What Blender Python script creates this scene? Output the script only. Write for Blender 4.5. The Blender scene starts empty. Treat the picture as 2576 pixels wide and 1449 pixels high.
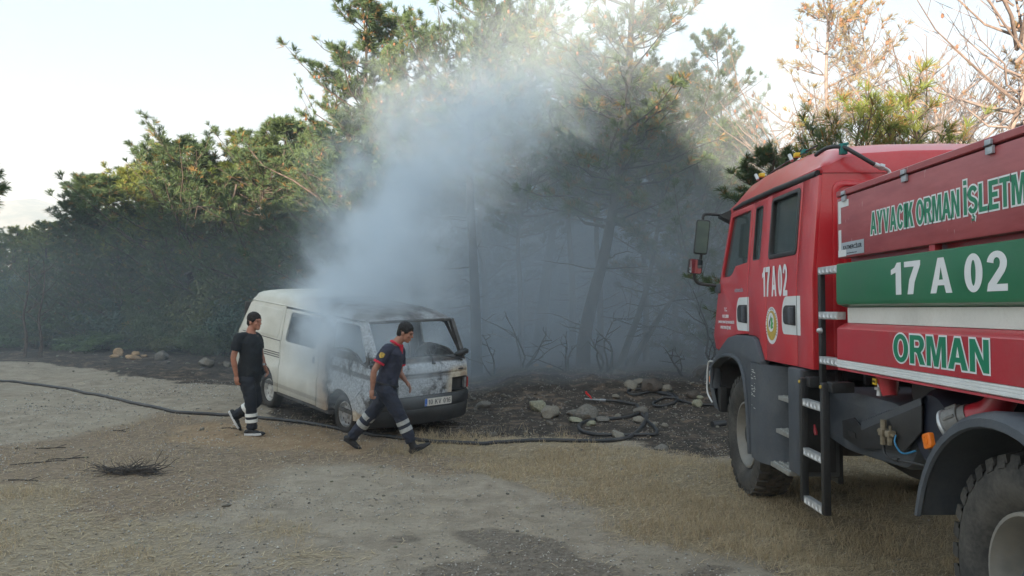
import bpy, bmesh, math, random
import numpy as np
from math import sin, cos, tan, pi, radians, sqrt, atan2
from mathutils import Vector, Matrix

random.seed(7)
np.random.seed(7)
SC = bpy.context.scene
COL = SC.collection

# ---------------------------------------------------------------- camera
F_PX, CX, HY, CAM_H = 2000.0, 1288.0, 700.0, 2.2
cam_d = bpy.data.cameras.new('camera')
cam_d.sensor_width = 36.0
cam_d.lens = 36.0 * F_PX / 2576.0
cam_d.shift_y = (HY - 724.5) / 2576.0
cam_d.clip_start = 0.05
cam_d.clip_end = 5000
cam = bpy.data.objects.new('camera', cam_d)
COL.objects.link(cam)
cam.location = (0, 0, CAM_H)
cam.rotation_euler = (radians(90), 0, 0)
SC.camera = cam

# ---------------------------------------------------------------- light
SUN_EL, SUN_AZ = 10.0, 205.0          # degrees; azimuth clockwise from +Y (camera looks to +Y)
w = bpy.data.worlds.new('World')
SC.world = w
w.use_nodes = True
nt = w.node_tree
nt.nodes.clear()
sky = nt.nodes.new('ShaderNodeTexSky')
sky.sky_type = 'NISHITA'
sky.sun_disc = False
sky.sun_elevation = radians(SUN_EL)
sky.sun_rotation = radians(SUN_AZ)
sky.air_density = 1.0
sky.dust_density = 1.0
sky.ozone_density = 1.0
haze_mix = nt.nodes.new('ShaderNodeMix')
haze_mix.data_type = 'RGBA'
haze_mix.inputs[0].default_value = 0.75      # thin pale smoke veil over the whole sky, warmer towards the horizon
wtc = nt.nodes.new('ShaderNodeTexCoord'); wsp = nt.nodes.new('ShaderNodeSeparateXYZ'); wcr = nt.nodes.new('ShaderNodeValToRGB')
nt.links.new(wtc.outputs['Generated'], wsp.inputs[0]); nt.links.new(wsp.outputs[2], wcr.inputs[0])
for i_, (p_, c_) in enumerate(((0.0, (1.20, 0.86, 0.80)), (0.12, (1.15, 0.75, 0.68)), (0.34, (1.22, 1.48, 1.56)), (0.98, (1.75, 2.15, 2.4)))):
    e_ = wcr.color_ramp.elements[i_] if i_ < 2 else wcr.color_ramp.elements.new(p_)
    e_.position = p_; e_.color = (*[v_ / 2.4 for v_ in c_], 1)
wml = nt.nodes.new('ShaderNodeVectorMath'); wml.operation = 'SCALE'; wml.inputs['Scale'].default_value = 1.85
nt.links.new(wcr.outputs[0], wml.inputs[0]); nt.links.new(wml.outputs[0], haze_mix.inputs[7])
bg = nt.nodes.new('ShaderNodeBackground')
bg.inputs[1].default_value = 0.15
out = nt.nodes.new('ShaderNodeOutputWorld')
nt.links.new(sky.outputs[0], haze_mix.inputs[6])
nt.links.new(haze_mix.outputs[2], bg.inputs[0])
nt.links.new(bg.outputs[0], out.inputs[0])

sun_d = bpy.data.lights.new('sun', 'SUN')
sun_d.energy = 4.8
sun_d.angle = radians(0.6)
sun_d.color = (1.0, 0.84, 0.66)
sun = bpy.data.objects.new('sun', sun_d)
COL.objects.link(sun)
az, el = radians(SUN_AZ), radians(SUN_EL)
SUN_DIR = Vector((sin(az) * cos(el), cos(az) * cos(el), sin(el)))   # towards the sun
sun.rotation_euler = SUN_DIR.to_track_quat('Z', 'Y').to_euler()

vs = SC.view_settings
vs.view_transform = 'Standard'
vs.look = 'None'
vs.gamma = 1.0
vs.exposure = 2.12
vs.use_curve_mapping = False
cy = SC.cycles
cy.use_denoising = True
cy.max_bounces = 6
cy.diffuse_bounces = 3
cy.glossy_bounces = 3
cy.transmission_bounces = 4
cy.volume_bounces = 3
cy.transparent_max_bounces = 8
cy.volume_step_rate = 1.0
cy.volume_max_steps = 96
cy.sample_clamp_indirect = 6.0

# ---------------------------------------------------------------- helpers
def at(px, py, Y):
    """A surveyed direction and a distance -> a point of the place."""
    return Vector(((px - CX) / F_PX * Y, Y, CAM_H - (py - HY) / F_PX * Y))

def tag(o, label=None, cat=None, group=None, kind=None):
    if label: o['label'] = label
    if cat: o['category'] = cat
    if group: o['group'] = group
    if kind: o['kind'] = kind
    return o

def empty(name, loc=(0, 0, 0), rz=0.0):
    o = bpy.data.objects.new(name, None)
    COL.objects.link(o)
    o.location = loc
    o.rotation_euler = (0, 0, rz)
    o.empty_display_size = 0.2
    return o

def link(name, me, mats=None, parent=None):
    o = bpy.data.objects.new(name, me)
    COL.objects.link(o)
    if parent is not None: o.parent = parent
    if mats is not None:
        for m in (mats if isinstance(mats, (list, tuple)) else [mats]):
            me.materials.append(m)
    return o

def smooth(me, angle=None):
    me.shade_smooth()
    if angle is not None:
        me.set_sharp_from_angle(angle=radians(angle))

def bm_obj(name, bm, mat, parent=None, smooth_angle=None):
    me = bpy.data.meshes.new(name)
    bm.normal_update()
    bm.to_mesh(me)
    bm.free()
    if smooth_angle is not None: smooth(me, smooth_angle)
    return link(name, me, mat, parent)

def mesh_np(name, verts, faces, attrs=None):
    """verts (N,3), faces (M,3 or 4) -> mesh; attrs: {name: (N,) or (N,4)} on points"""
    me = bpy.data.meshes.new(name)
    verts = np.asarray(verts, np.float32)
    faces = np.asarray(faces, np.int32)
    k = faces.shape[1]
    me.vertices.add(len(verts))
    me.vertices.foreach_set('co', verts.ravel())
    me.loops.add(faces.size)
    me.loops.foreach_set('vertex_index', faces.ravel())
    me.polygons.add(len(faces))
    me.polygons.foreach_set('loop_start', np.arange(0, faces.size, k, dtype=np.int32))
    try: me.polygons.foreach_set('loop_total', np.full(len(faces), k, np.int32))
    except Exception: pass
    me.update(calc_edges=True)
    for n, a in (attrs or {}).items():
        a = np.asarray(a, np.float32)
        if a.ndim == 1:
            at_ = me.attributes.new(n, 'FLOAT', 'POINT')
            at_.data.foreach_set('value', a)
        else:
            at_ = me.attributes.new(n, 'FLOAT_COLOR', 'POINT')
            at_.data.foreach_set('color', a.ravel())
    return me

def box(bm, x0, x1, y0, y1, z0, z1, bev=0.0, mat_index=0, M=None):
    vs_ = [bm.verts.new(v) for v in ((x0, y0, z0), (x1, y0, z0), (x1, y1, z0), (x0, y1, z0),
                                     (x0, y0, z1), (x1, y0, z1), (x1, y1, z1), (x0, y1, z1))]
    fs = [bm.faces.new([vs_[i] for i in f]) for f in ((0, 3, 2, 1), (4, 5, 6, 7), (0, 1, 5, 4), (1, 2, 6, 5), (2, 3, 7, 6), (3, 0, 4, 7))]
    for f in fs: f.material_index = mat_index
    if M is not None: bmesh.ops.transform(bm, matrix=M, verts=vs_)
    if bev > 0:
        es = list({e for f in fs for e in f.edges})
        bmesh.ops.bevel(bm, geom=es, offset=bev, segments=2, profile=0.6, affect='EDGES')
    return bm

def B(*a, **k):
    return box(bmesh.new(), *a, **k)

def catmull(pts, n=6):
    P = [Vector(p) for p in pts]
    if len(P) < 3: return P
    Q = [P[0] * 2 - P[1]] + P + [P[-1] * 2 - P[-2]]
    r = []
    for i in range(1, len(Q) - 2):
        a, b, c, d = Q[i - 1:i + 3]
        for j in range(n):
            t = j / n
            r.append(0.5 * ((2 * b) + (c - a) * t + (2 * a - 5 * b + 4 * c - d) * t * t + (3 * b - a - 3 * c + d) * t ** 3))
    r.append(P[-1])
    return r

def tube(bm, pts, r, seg=8, caps=True, mat_index=0):
    """tube through pts; r number or list"""
    P = [Vector(p) for p in pts]
    n = len(P)
    R = r if isinstance(r, (list, tuple)) else [r] * n
    rings = []
    up = None
    for i in range(n):
        t = (P[min(i + 1, n - 1)] - P[max(i - 1, 0)])
        if t.length < 1e-9: t = Vector((0, 0, 1))
        t.normalize()
        if up is None:
            up = Vector((0, 0, 1)) if abs(t.z) < 0.9 else Vector((1, 0, 0))
        s = t.cross(up)
        if s.length < 1e-6: s = t.cross(Vector((0, 1, 0)))
        s.normalize()
        up = s.cross(t).normalized()
        rings.append([bm.verts.new(P[i] + (s * cos(2 * pi * k / seg) + up * sin(2 * pi * k / seg)) * R[i]) for k in range(seg)])
    for a, b in zip(rings, rings[1:]):
        for k in range(seg):
            f = bm.faces.new((a[k], a[(k + 1) % seg], b[(k + 1) % seg], b[k]))
            f.material_index = mat_index
            f.smooth = True
    if caps:
        for rg, rev in ((rings[0], True), (rings[-1], False)):
            try:
                f = bm.faces.new(rg[::-1] if rev else rg)
                f.material_index = mat_index
            except ValueError: pass
    return bm

def lathe(bm, prof, seg=48, M=None, mat_index=0, mats=None):
    """prof: list of (axial x, radius) revolved around local X"""
    rings = []
    for (a, r) in prof:
        rings.append([bm.verts.new((a, r * cos(2 * pi * k / seg), r * sin(2 * pi * k / seg))) for k in range(seg)])
    for i, (a, b) in enumerate(zip(rings, rings[1:])):
        for k in range(seg):
            f = bm.faces.new((a[k], a[(k + 1) % seg], b[(k + 1) % seg], b[k]))
            f.material_index = mats[i] if mats else mat_index
            f.smooth = True
    if M is not None:
        bmesh.ops.transform(bm, matrix=M, verts=[v for r_ in rings for v in r_])
    return rings

def loft(bm, rings, close=False, caps=True):
    R = [[bm.verts.new(p) for p in r] for r in rings]
    n = len(R[0])
    for a, b in zip(R, R[1:]):
        for k in range(n if close else n - 1):
            bm.faces.new((a[k], a[(k + 1) % n], b[(k + 1) % n], b[k]))
    if caps and close:
        bm.faces.new(R[0][::-1]); bm.faces.new(R[-1])
    return R

def fillet(pts, r, n=4):
    """round the corners of a closed polygon; r a number or list per corner"""
    P = [Vector((p[0], p[1])) for p in pts]
    out_ = []
    N = len(P)
    for i in range(N):
        a, b, c = P[i - 1], P[i], P[(i + 1) % N]
        ri = r[i] if isinstance(r, (list, tuple)) else r
        u, v = (a - b), (c - b)
        lu, lv = u.length, v.length
        if ri <= 0 or lu < 1e-6 or lv < 1e-6:
            out_.append((b.x, b.y)); continue
        d = min(ri, lu * 0.48, lv * 0.48)
        p, q = b + u / lu * d, b + v / lv * d
        for k in range(n + 1):
            t = k / n
            w_ = (1 - t) ** 2 * p + 2 * t * (1 - t) * b + t * t * q
            out_.append((w_.x, w_.y))
    return out_

_tmp_i = 0
def curve_mesh(splines, extrude, bevel):
    """filled 2D outline(s) with holes -> mesh (u, v, w)"""
    global _tmp_i
    _tmp_i += 1
    cu = bpy.data.curves.new('tmp%d' % _tmp_i, 'CURVE')
    cu.dimensions = '2D'
    cu.fill_mode = 'BOTH'
    cu.extrude = max(0.0, extrude - bevel)
    cu.bevel_depth = bevel
    cu.bevel_resolution = 1
    cu.offset = -bevel
    for s in splines:
        sp = cu.splines.new('POLY')
        sp.points.add(len(s) - 1)
        for i, p in enumerate(s): sp.points[i].co = (p[0], p[1], 0, 1)
        sp.use_cyclic_u = True
    o = bpy.data.objects.new('tmp', cu)
    COL.objects.link(o)
    dg = bpy.context.evaluated_depsgraph_get()
    me = bpy.data.meshes.new_from_object(o.evaluated_get(dg), depsgraph=dg)
    bpy.data.objects.remove(o)
    bpy.data.curves.remove(cu)
    return me

def plate(name, outline, mat, parent, x, thick, holes=(), bevel=0.003, bend=None, cuts=(), axis='x', smooth_angle=30):
    """sheet panel in the (y,z) plane at x (axis 'x'), or in the (x,z) plane at y (axis 'y')"""
    me = curve_mesh([outline] + list(holes), thick / 2, bevel)
    bm = bmesh.new(); bm.from_mesh(me); bpy.data.meshes.remove(me)
    bmesh.ops.remove_doubles(bm, verts=bm.verts, dist=1e-5)
    for v in bm.verts:
        u, vv, w_ = v.co
        v.co = (x + w_, u, vv) if axis == 'x' else (u, x - w_, vv)
    for zc in cuts:
        bmesh.ops.bisect_plane(bm, geom=bm.verts[:] + bm.edges[:] + bm.faces[:], plane_co=(0, 0, zc), plane_no=(0, 0, 1))
    if bend:
        for v in bm.verts: v.co = bend(v.co)
    return bm_obj(name, bm, mat, parent, smooth_angle)

def text_mesh(s, offset=0.0, extrude=0.0008, res=4):
    cu = bpy.data.curves.new('tmptext', 'FONT')
    cu.body = s
    cu.size = 1.0
    cu.offset = offset
    cu.extrude = extrude
    cu.resolution_u = res
    o = bpy.data.objects.new('tmp', cu)
    COL.objects.link(o)
    dg = bpy.context.evaluated_depsgraph_get()
    me = bpy.data.meshes.new_from_object(o.evaluated_get(dg), depsgraph=dg)
    bpy.data.objects.remove(o); bpy.data.curves.remove(cu)
    me.materials.clear()
    n = len(me.vertices)
    a = np.empty(n * 3, np.float32); me.vertices.foreach_get('co', a)
    return me, a.reshape(-1, 3)

def lettering(s, mat, parent, M, u0, u1, v0, v1, offset=0.03, outline=None, outline_mat=None, depth=0.001, name='lettering'):
    """lettering fitted to the rectangle u0..u1, v0..v1 of the plane M"""
    me, co = text_mesh(s, offset)
    lo, hi = co.min(0), co.max(0)
    # fit by the height of plain capitals so that dots and cedillas stick out
    ref, rc_ = text_mesh(''.join(c for c in s if c not in 'İŞÜĞÖ.,') or s, offset)
    rlo, rhi = rc_.min(0)[1], rc_.max(0)[1]
    bpy.data.meshes.remove(ref)
    sx = (u1 - u0) / (hi[0] - lo[0]); sy = (v1 - v0) / (rhi - rlo)
    def place(me_, co_, lift):
        c = co_.copy()
        c[:, 0] = (c[:, 0] - lo[0]) * sx + u0
        c[:, 1] = (c[:, 1] - rlo) * sy + v0
        c[:, 2] = np.where(co_[:, 2] > 0, depth, 0.0) + lift
        me_.vertices.foreach_set('co', c.astype(np.float32).ravel())
        me_.transform(M)
        me_.update()
    place(me, co, 0.0012 if outline else 0.0)
    o = link(name, me, mat, parent)
    if outline:
        m2, c2 = text_mesh(s, offset + outline)
        place(m2, c2, 0.0)
        link('letter_outline', m2, outline_mat, o)
    return o

def basis(origin, u, v):
    u, v = Vector(u).normalized(), Vector(v).normalized()
    n = u.cross(v)
    return Matrix(((u.x, v.x, n.x, origin[0]), (u.y, v.y, n.y, origin[1]), (u.z, v.z, n.z, origin[2]), (0, 0, 0, 1)))

# numpy noise ------------------------------------------------------
def _hash(ix, iy, seed):
    h = (ix.astype(np.int64) * 374761393 + iy.astype(np.int64) * 668265263 + seed * 1442695041) & 0x7fffffff
    h = ((h ^ (h >> 13)) * 1274126177) & 0x7fffffff
    return ((h ^ (h >> 16)) & 0xffff) / 65535.0

def vnoise(x, y, seed=0):
    x = np.asarray(x, float); y = np.asarray(y, float)
    ix, iy = np.floor(x), np.floor(y)
    fx, fy = x - ix, y - iy
    fx = fx * fx * (3 - 2 * fx); fy = fy * fy * (3 - 2 * fy)
    a, b = _hash(ix, iy, seed), _hash(ix + 1, iy, seed)
    c, d = _hash(ix, iy + 1, seed), _hash(ix + 1, iy + 1, seed)
    return (a * (1 - fx) + b * fx) * (1 - fy) + (c * (1 - fx) + d * fx) * fy

def fbm(x, y, seed=0, oct_=4, gain=0.5):
    s, amp, tot = 0.0, 1.0, 0.0
    for k in range(oct_):
        s = s + amp * vnoise(np.asarray(x) * 2 ** k, np.asarray(y) * 2 ** k, seed + k * 17)
        tot += amp; amp *= gain
    return s / tot

def ss(a, b, x):
    t = np.clip((np.asarray(x, float) - a) / (b - a), 0, 1)
    return t * t * (3 - 2 * t)

# shader helpers ---------------------------------------------------
def new_mat(name):
    m = bpy.data.materials.new(name)
    m.use_nodes = True
    return m, m.node_tree, m.node_tree.nodes['Principled BSDF']

def nd(nt_, typ, **kw):
    n = nt_.nodes.new(typ)
    for k, v in kw.items():
        if k.startswith('i_'): n.inputs[int(k[2:])].default_value = v
        else: setattr(n, k, v)
    return n

def setin(nt_, sock, v):
    if isinstance(v, bpy.types.NodeSocket): nt_.links.new(v, sock)
    else: sock.default_value = v

def mt(nt_, op, a, b=0.0, c=0.0, clamp=False):
    n = nt_.nodes.new('ShaderNodeMath'); n.operation = op; n.use_clamp = clamp
    setin(nt_, n.inputs[0], a); setin(nt_, n.inputs[1], b)
    if op in ('MULTIPLY_ADD', 'COMPARE', 'SMOOTH_MIN', 'SMOOTH_MAX'): setin(nt_, n.inputs[2], c)
    return n.outputs[0]

def noise_(nt_, vec, scale, detail=4.0, rough=0.55, dist=0.0):
    n = nt_.nodes.new('ShaderNodeTexNoise')
    n.inputs['Scale'].default_value = scale
    n.inputs['Detail'].default_value = detail
    n.inputs['Roughness'].default_value = rough
    n.inputs['Distortion'].default_value = dist
    if vec is not None: nt_.links.new(vec, n.inputs['Vector'])
    return n.outputs['Fac']

def maprange(nt_, v, a, b, c=0.0, d=1.0, smooth_=True):
    n = nt_.nodes.new('ShaderNodeMapRange')
    n.interpolation_type = 'SMOOTHSTEP' if smooth_ else 'LINEAR'
    setin(nt_, n.inputs[0], v)
    for i, x in enumerate((a, b, c, d)): setin(nt_, n.inputs[i + 1], x)
    return n.outputs[0]

def mixc(nt_, f, a, b, blend='MIX'):
    n = nt_.nodes.new('ShaderNodeMix'); n.data_type = 'RGBA'; n.blend_type = blend
    setin(nt_, n.inputs[0], f)
    for i, v in ((6, a), (7, b)):
        if isinstance(v, (tuple, list)): v = (v[0], v[1], v[2], 1.0)
        setin(nt_, n.inputs[i], v)
    return n.outputs[2]

def bumpn(nt_, h, strength, dist=0.01):
    n = nt_.nodes.new('ShaderNodeBump')
    n.inputs['Strength'].default_value = strength
    n.inputs['Distance'].default_value = dist
    nt_.links.new(h, n.inputs['Height'])
    return n.outputs[0]

def mat(name, col, rough=0.5, metal=0.0, var=0.12, scale=6.0, bump=0.0, bscale=60.0, dust=0.0, dust_col=(0.30, 0.26, 0.20), coat=0.0, spec=0.5):
    m, t, p = new_mat(name)
    tc = nd(t, 'ShaderNodeTexCoord').outputs['Object']
    n1 = noise_(t, tc, scale, 5.0, 0.6)
    lo = tuple(c * (1 - var) for c in col); hi = tuple(min(1, c * (1 + var)) for c in col)
    c = mixc(t, maprange(t, n1, 0.3, 0.7), lo, hi)
    if dust > 0:
        n2 = noise_(t, tc, scale * 0.35 + 1.0, 6.0, 0.65)
        n3 = noise_(t, tc, 45.0, 3.0, 0.6)
        f = mt(t, 'MULTIPLY', maprange(t, mt(t, 'ADD', n2, mt(t, 'MULTIPLY', n3, 0.35)), 0.5, 0.95), dust)
        c = mixc(t, f, c, dust_col)
    t.links.new(c, p.inputs['Base Color'])
    p.inputs['Roughness'].default_value = rough
    t.links.new(maprange(t, n1, 0.25, 0.75, rough * 0.85, min(1, rough * 1.15)), p.inputs['Roughness'])
    p.inputs['Metallic'].default_value = metal
    p.inputs['Specular IOR Level'].default_value = spec
    p.inputs['Coat Weight'].default_value = coat
    p.inputs['Coat Roughness'].default_value = 0.15
    if bump > 0:
        t.links.new(bumpn(t, noise_(t, tc, bscale, 4.0, 0.6), bump, 0.004), p.inputs['Normal'])
    return m

# hand-drawn bold grotesque capitals and figures, unit height --------
def _arc(cx, cy, rx, ry, a0, a1, n=14):
    return [(cx + rx * cos(radians(a0 + (a1 - a0) * i / n)), cy + ry * sin(radians(a0 + (a1 - a0) * i / n))) for i in range(n + 1)]

def _stroke(pts, th, thv=None):
    """thick line with butt ends; thv: thickness of the horizontal runs"""
    thv = thv or th
    P = [Vector(p) for p in pts]; Lf, Rt = [], []
    for i, p in enumerate(P):
        d = (P[min(i + 1, len(P) - 1)] - P[max(i - 1, 0)]).normalized()
        n = Vector((-d.y * th / 2, d.x * thv / 2))
        Lf.append(tuple(p + n)); Rt.append(tuple(p - n))
    return Lf + Rt[::-1]

def glyph(c):
    """-> (width, [ (outline, holes), ... ])"""
    t, h = 0.22, 0.17
    def O(w): return (w, [(_arc(w / 2, .5, w / 2, .51, 0, 346, 34), [_arc(w / 2, .5, w / 2 - t, .51 - h, 0, 346, 34)])])
    w = 0.68
    if c == ' ': return (0.30, [])
    if c == 'O': return O(0.80)
    if c == '0': return O(0.60)
    if c in 'Iİ':
        g = [([(0, 0), (t, 0), (t, 1), (0, 1)], [])]
        if c == 'İ': g.append(([(0, 1.09), (t, 1.09), (t, 1.25), (0, 1.25)], []))
        return (t, g)
    if c == 'L': return (0.58, [([(0, 0), (.58, 0), (.58, h), (t, h), (t, 1), (0, 1)], [])])
    if c == 'T': return (0.64, [([(.21, 0), (.43, 0), (.43, 1 - h), (.64, 1 - h), (.64, 1), (0, 1), (0, 1 - h), (.21, 1 - h)], [])])
    if c == 'E': return (0.62, [([(0, 0), (.62, 0), (.62, h), (t, h), (t, .42), (.57, .42), (.57, .59), (t, .59), (t, 1 - h), (.60, 1 - h), (.60, 1), (0, 1)], [])])
    if c == 'N': return (0.72, [([(0, 0), (.20, 0), (.20, .64), (.51, 0), (.72, 0), (.72, 1), (.52, 1), (.52, .36), (.21, 1), (0, 1)], [])])
    if c == 'M': return (0.88, [([(0, 0), (.19, 0), (.19, .74), (.35, 0), (.53, 0), (.69, .74), (.69, 0), (.88, 0), (.88, 1), (.60, 1), (.44, .34), (.28, 1), (0, 1)], [])])
    if c == 'A': return (0.80, [([(0, 0), (.22, 0), (.28, .22), (.52, .22), (.58, 0), (.80, 0), (.51, 1), (.29, 1)], [[(.325, .38), (.40, .74), (.475, .38)]])])
    if c == 'V': return (0.76, [([(.28, 0), (.48, 0), (.76, 1), (.53, 1), (.38, .34), (.23, 1), (0, 1)], [])])
    if c == 'Y': return (0.76, [([(.27, 0), (.49, 0), (.49, .41), (.76, 1), (.51, 1), (.38, .64), (.25, 1), (0, 1), (.27, .41)], [])])
    if c == 'K': return (0.74, [([(0, 0), (t, 0), (t, .30), (.33, .45), (.50, 0), (.76, 0), (.48, .63), (.73, 1), (.46, 1), (t, .58), (t, 1), (0, 1)], [])])
    if c == 'R': return (0.74, [([(0, 0), (t, 0), (t, .41), (.30, .41), (.36, .36), (.50, 0), (.74, 0), (.60, .33), (.54, .41)] + _arc(.46, .715, .25, .285, -60, 90, 10) + [(0, 1)], [[(t, .57), (t, .84)] + _arc(.41, .705, .09, .135, 90, -90, 8)])])
    if c == 'C': return (0.74, [(_arc(.38, .5, .37, .51, 32, 328, 26) + _arc(.38, .5, .15, .34, 322, 38, 22), [])])
    if c in 'SŞ':
        p = _arc(.345, .72, .235, .20, 20, 180, 9) + _arc(.345, .70, .235, .17, 190, 240, 3) + _arc(.345, .29, .235, .20, 62, 0, 5) + _arc(.345, .285, .235, .20, -10, -165, 9)
        g = [(_stroke(p, .21, .165), [])]
        if c == 'Ş': g.append((_stroke([(.34, -.02), (.36, -.09), (.45, -.14), (.43, -.22), (.27, -.225)], .09, .07), []))
        return (0.69, g)
    if c == '1': return (0.42, [([(.20, 0), (.42, 0), (.42, 1), (.25, 1), (.16, .86), (0, .79), (0, .63), (.20, .70)], [])])
    if c == '7': return (0.62, [([(.12, 0), (.34, 0), (.40, .36), (.62, .86), (.62, 1), (0, 1), (0, .83), (.38, .83), (.20, .45)], [])])
    if c == '2': return (0.62, [([(0, 0), (.62, 0), (.62, .175), (.29, .175), (.40, .30), (.54, .47), (.60, .60)] + _arc(.31, .70, .30, .305, -5, 172, 14) + [(.215, .70)] + _arc(.31, .715, .10, .13, 165, -12, 8) + [(.385, .60), (.20, .38), (.04, .19)], [])])
    if c == '6': return (0.60, [(_arc(.30, .325, .30, .335, 0, 346, 28), [_arc(.30, .325, .09, .18, 0, 346, 20)]), (_stroke([(.11, .33), (.105, .52), (.15, .75), (.25, .89), (.36, .91), (.47, .86), (.51, .74)], .20, .15), [])]) if True else None
    return (0.3, [])

def signwrite(s, m, parent, M, u0, u1, v0, v1, gap=0.09, outline=0.0, outline_mat=None, name='lettering', thin=0.0):
    """large hand-set letters, each one mesh; with a wider pale letter behind as outline"""
    x, L = 0.0, []
    for c in s:
        w_, g_ = glyph(c); L.append((x, g_)); x += w_ + gap
    tot = x - gap
    sx, sy = (u1 - u0) / tot, (v1 - v0)
    def build(grow, lift):
        bm = bmesh.new()
        for xo, g_ in L:
            for gi, (o_, hs) in enumerate(g_):
                tr_ = lambda P: [((xo + a) * sx + u0, b_ * sy + v0) for a, b_ in P]
                me_ = curve_mesh_off([tr_(o_)] + [tr_(q) for q in hs], 0.0005, grow)
                n0 = len(bm.verts); bm.from_mesh(me_); bpy.data.meshes.remove(me_)
                bm.verts.ensure_lookup_table()
                for v in bm.verts[n0:]: v.co.z += lift + 0.0003 * gi
        bmesh.ops.transform(bm, matrix=M, verts=bm.verts)
        return bm
    o = bm_obj(name, build(-thin, 0.0014 if outline else 0.0), m, parent)
    if outline: bm_obj('letter_outline', build(outline, 0.0), outline_mat, o)
    return o

def curve_mesh_off(splines, extrude, off):
    cu = bpy.data.curves.new('tmpc', 'CURVE'); cu.dimensions = '2D'; cu.fill_mode = 'BOTH'; cu.extrude = extrude; cu.offset = off
    for s in splines:
        sp_ = cu.splines.new('POLY'); sp_.points.add(len(s) - 1)
        for i, p_ in enumerate(s): sp_.points[i].co = (p_[0], p_[1], 0, 1)
        sp_.use_cyclic_u = True
    o = bpy.data.objects.new('tmp', cu); COL.objects.link(o)
    dg = bpy.context.evaluated_depsgraph_get()
    me_ = bpy.data.meshes.new_from_object(o.evaluated_get(dg), depsgraph=dg)
    bpy.data.objects.remove(o); bpy.data.curves.remove(cu)
    return me_
# ================================================================= ground
def terrain(x, y):
    x = np.asarray(x, float); y = np.asarray(y, float)
    z = 0.20 * ss(6.5, 3.6, y) * ss(0.0, 2.0, x) + 0.03 * ss(9.5, 7.5, y) * ss(1.0, 2.2, x)
    bank = ss(12.6, 15.6, y + 0.35 * (vnoise(x * 0.6, y * 0.6, 3) - 0.5)) * ss(-0.9, 0.5, x + (y - 14) * 0.05)
    z = z + 0.30 * bank
    z = z + 0.05 * ss(11.5, 13.2, y) * ss(0.5, -1.5, x)
    near = ss(60, 25, np.hypot(x, y))
    z = z + (fbm(x * 0.5, y * 0.5, 11, 3) - 0.5) * 0.10 * near * ss(0.5, 2.0, np.hypot(x - 2.4, y - 6) * 0.3 + 0.4)
    rough = bank * ss(17.0, 15.5, y) + ss(15.5, 18.5, y) * ss(0.0, -2.0, x)
    z = z + (fbm(x * 2.6, y * 2.6, 21, 4) - 0.5) * (0.035 + 0.16 * np.clip(rough, 0, 1)) * near
    # wheel ruts along the gravel track
    z = z + (fbm(x * 9.0, y * 9.0, 31, 3) - 0.5) * 0.016 * near
    return z

def tz(x, y): return float(terrain(np.array([x]), np.array([y]))[0])

def ground_at(px, py):
    z = 0.0
    for _ in range(12):
        Y = (CAM_H - z) * F_PX / (py - HY)
        X = (px - CX) / F_PX * Y
        z = 0.5 * z + 0.5 * tz(X, Y)
    return Vector((X, Y, tz(X, Y)))

def gp(px, py):
    Y = CAM_H * F_PX / (py - HY)
    return ((px - CX) / F_PX * Y, Y)

def sdf_poly(x, y, poly):
    """signed distance, negative inside"""
    d = np.full(x.shape, 1e9); inside = np.zeros(x.shape, bool)
    n = len(poly)
    for i in range(n):
        ax, ay = poly[i]; bx, by = poly[(i + 1) % n]
        ex, ey = bx - ax, by - ay
        wx, wy = x - ax, y - ay
        t = np.clip((wx * ex + wy * ey) / (ex * ex + ey * ey + 1e-12), 0, 1)
        d = np.minimum(d, np.hypot(wx - ex * t, wy - ey * t))
        c = ((ay <= y) & (by > y)) | ((by <= y) & (ay > y))
        with np.errstate(divide='ignore', invalid='ignore'):
            xi = ax + (y - ay) / (by - ay + 1e-12) * ex
        inside ^= c & (x < xi)
    return np.where(inside, -d, d)

def pmask(x, y, pix, soft):
    return ss(soft, -soft, sdf_poly(x, y, [gp(*p) for p in pix]))

P_CHAR = [
    [(-400, 905), (0, 914), (147, 920), (267, 938), (378, 952), (489, 969), (600, 978), (640, 1000), (700, 1062), (850, 1085), (1000, 1105), (1180, 1098),
     (1300, 1092), (1480, 1100), (1640, 1108), (1760, 1150), (1900, 1130), (2300, 1050), (2700, 990), (2700, 820), (2000, 790), (1300, 790), (600, 800), (-400, 815)]]
P_STRAW = [[(1000, 1108), (1060, 1090), (1200, 1085), (1420, 1098), (1650, 1122), (1790, 1160), (1900, 1150), (2300, 1080), (2900, 1030), (4200, 1400), (3000, 2400), (2300, 1800), (2000, 1470), (1900, 1425), (1700, 1360), (1500, 1285), (1300, 1205), (1120, 1150), (1040, 1135)]]
P_STRAWL = [[(-400, 1240), (100, 1220), (300, 1290), (480, 1330), (560, 1440), (600, 1700), (-900, 1700)], [(520, 1330), (690, 1310), (820, 1330), (780, 1360), (600, 1365)],
            [(640, 1400), (800, 1370), (900, 1395), (780, 1440), (620, 1440)]]
P_BROWN = [[(-200, 1130), (120, 1110), (420, 1040), (760, 1060), (1050, 1125), (1290, 1190), (1100, 1190), (850, 1170), (640, 1190), (560, 1280), (300, 1330), (0, 1280), (-300, 1300)]]
P_OCHRE = [[(430, 1075), (560, 1060), (760, 1085), (940, 1120), (880, 1150), (740, 1140), (600, 1125), (480, 1105)]]
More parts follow.
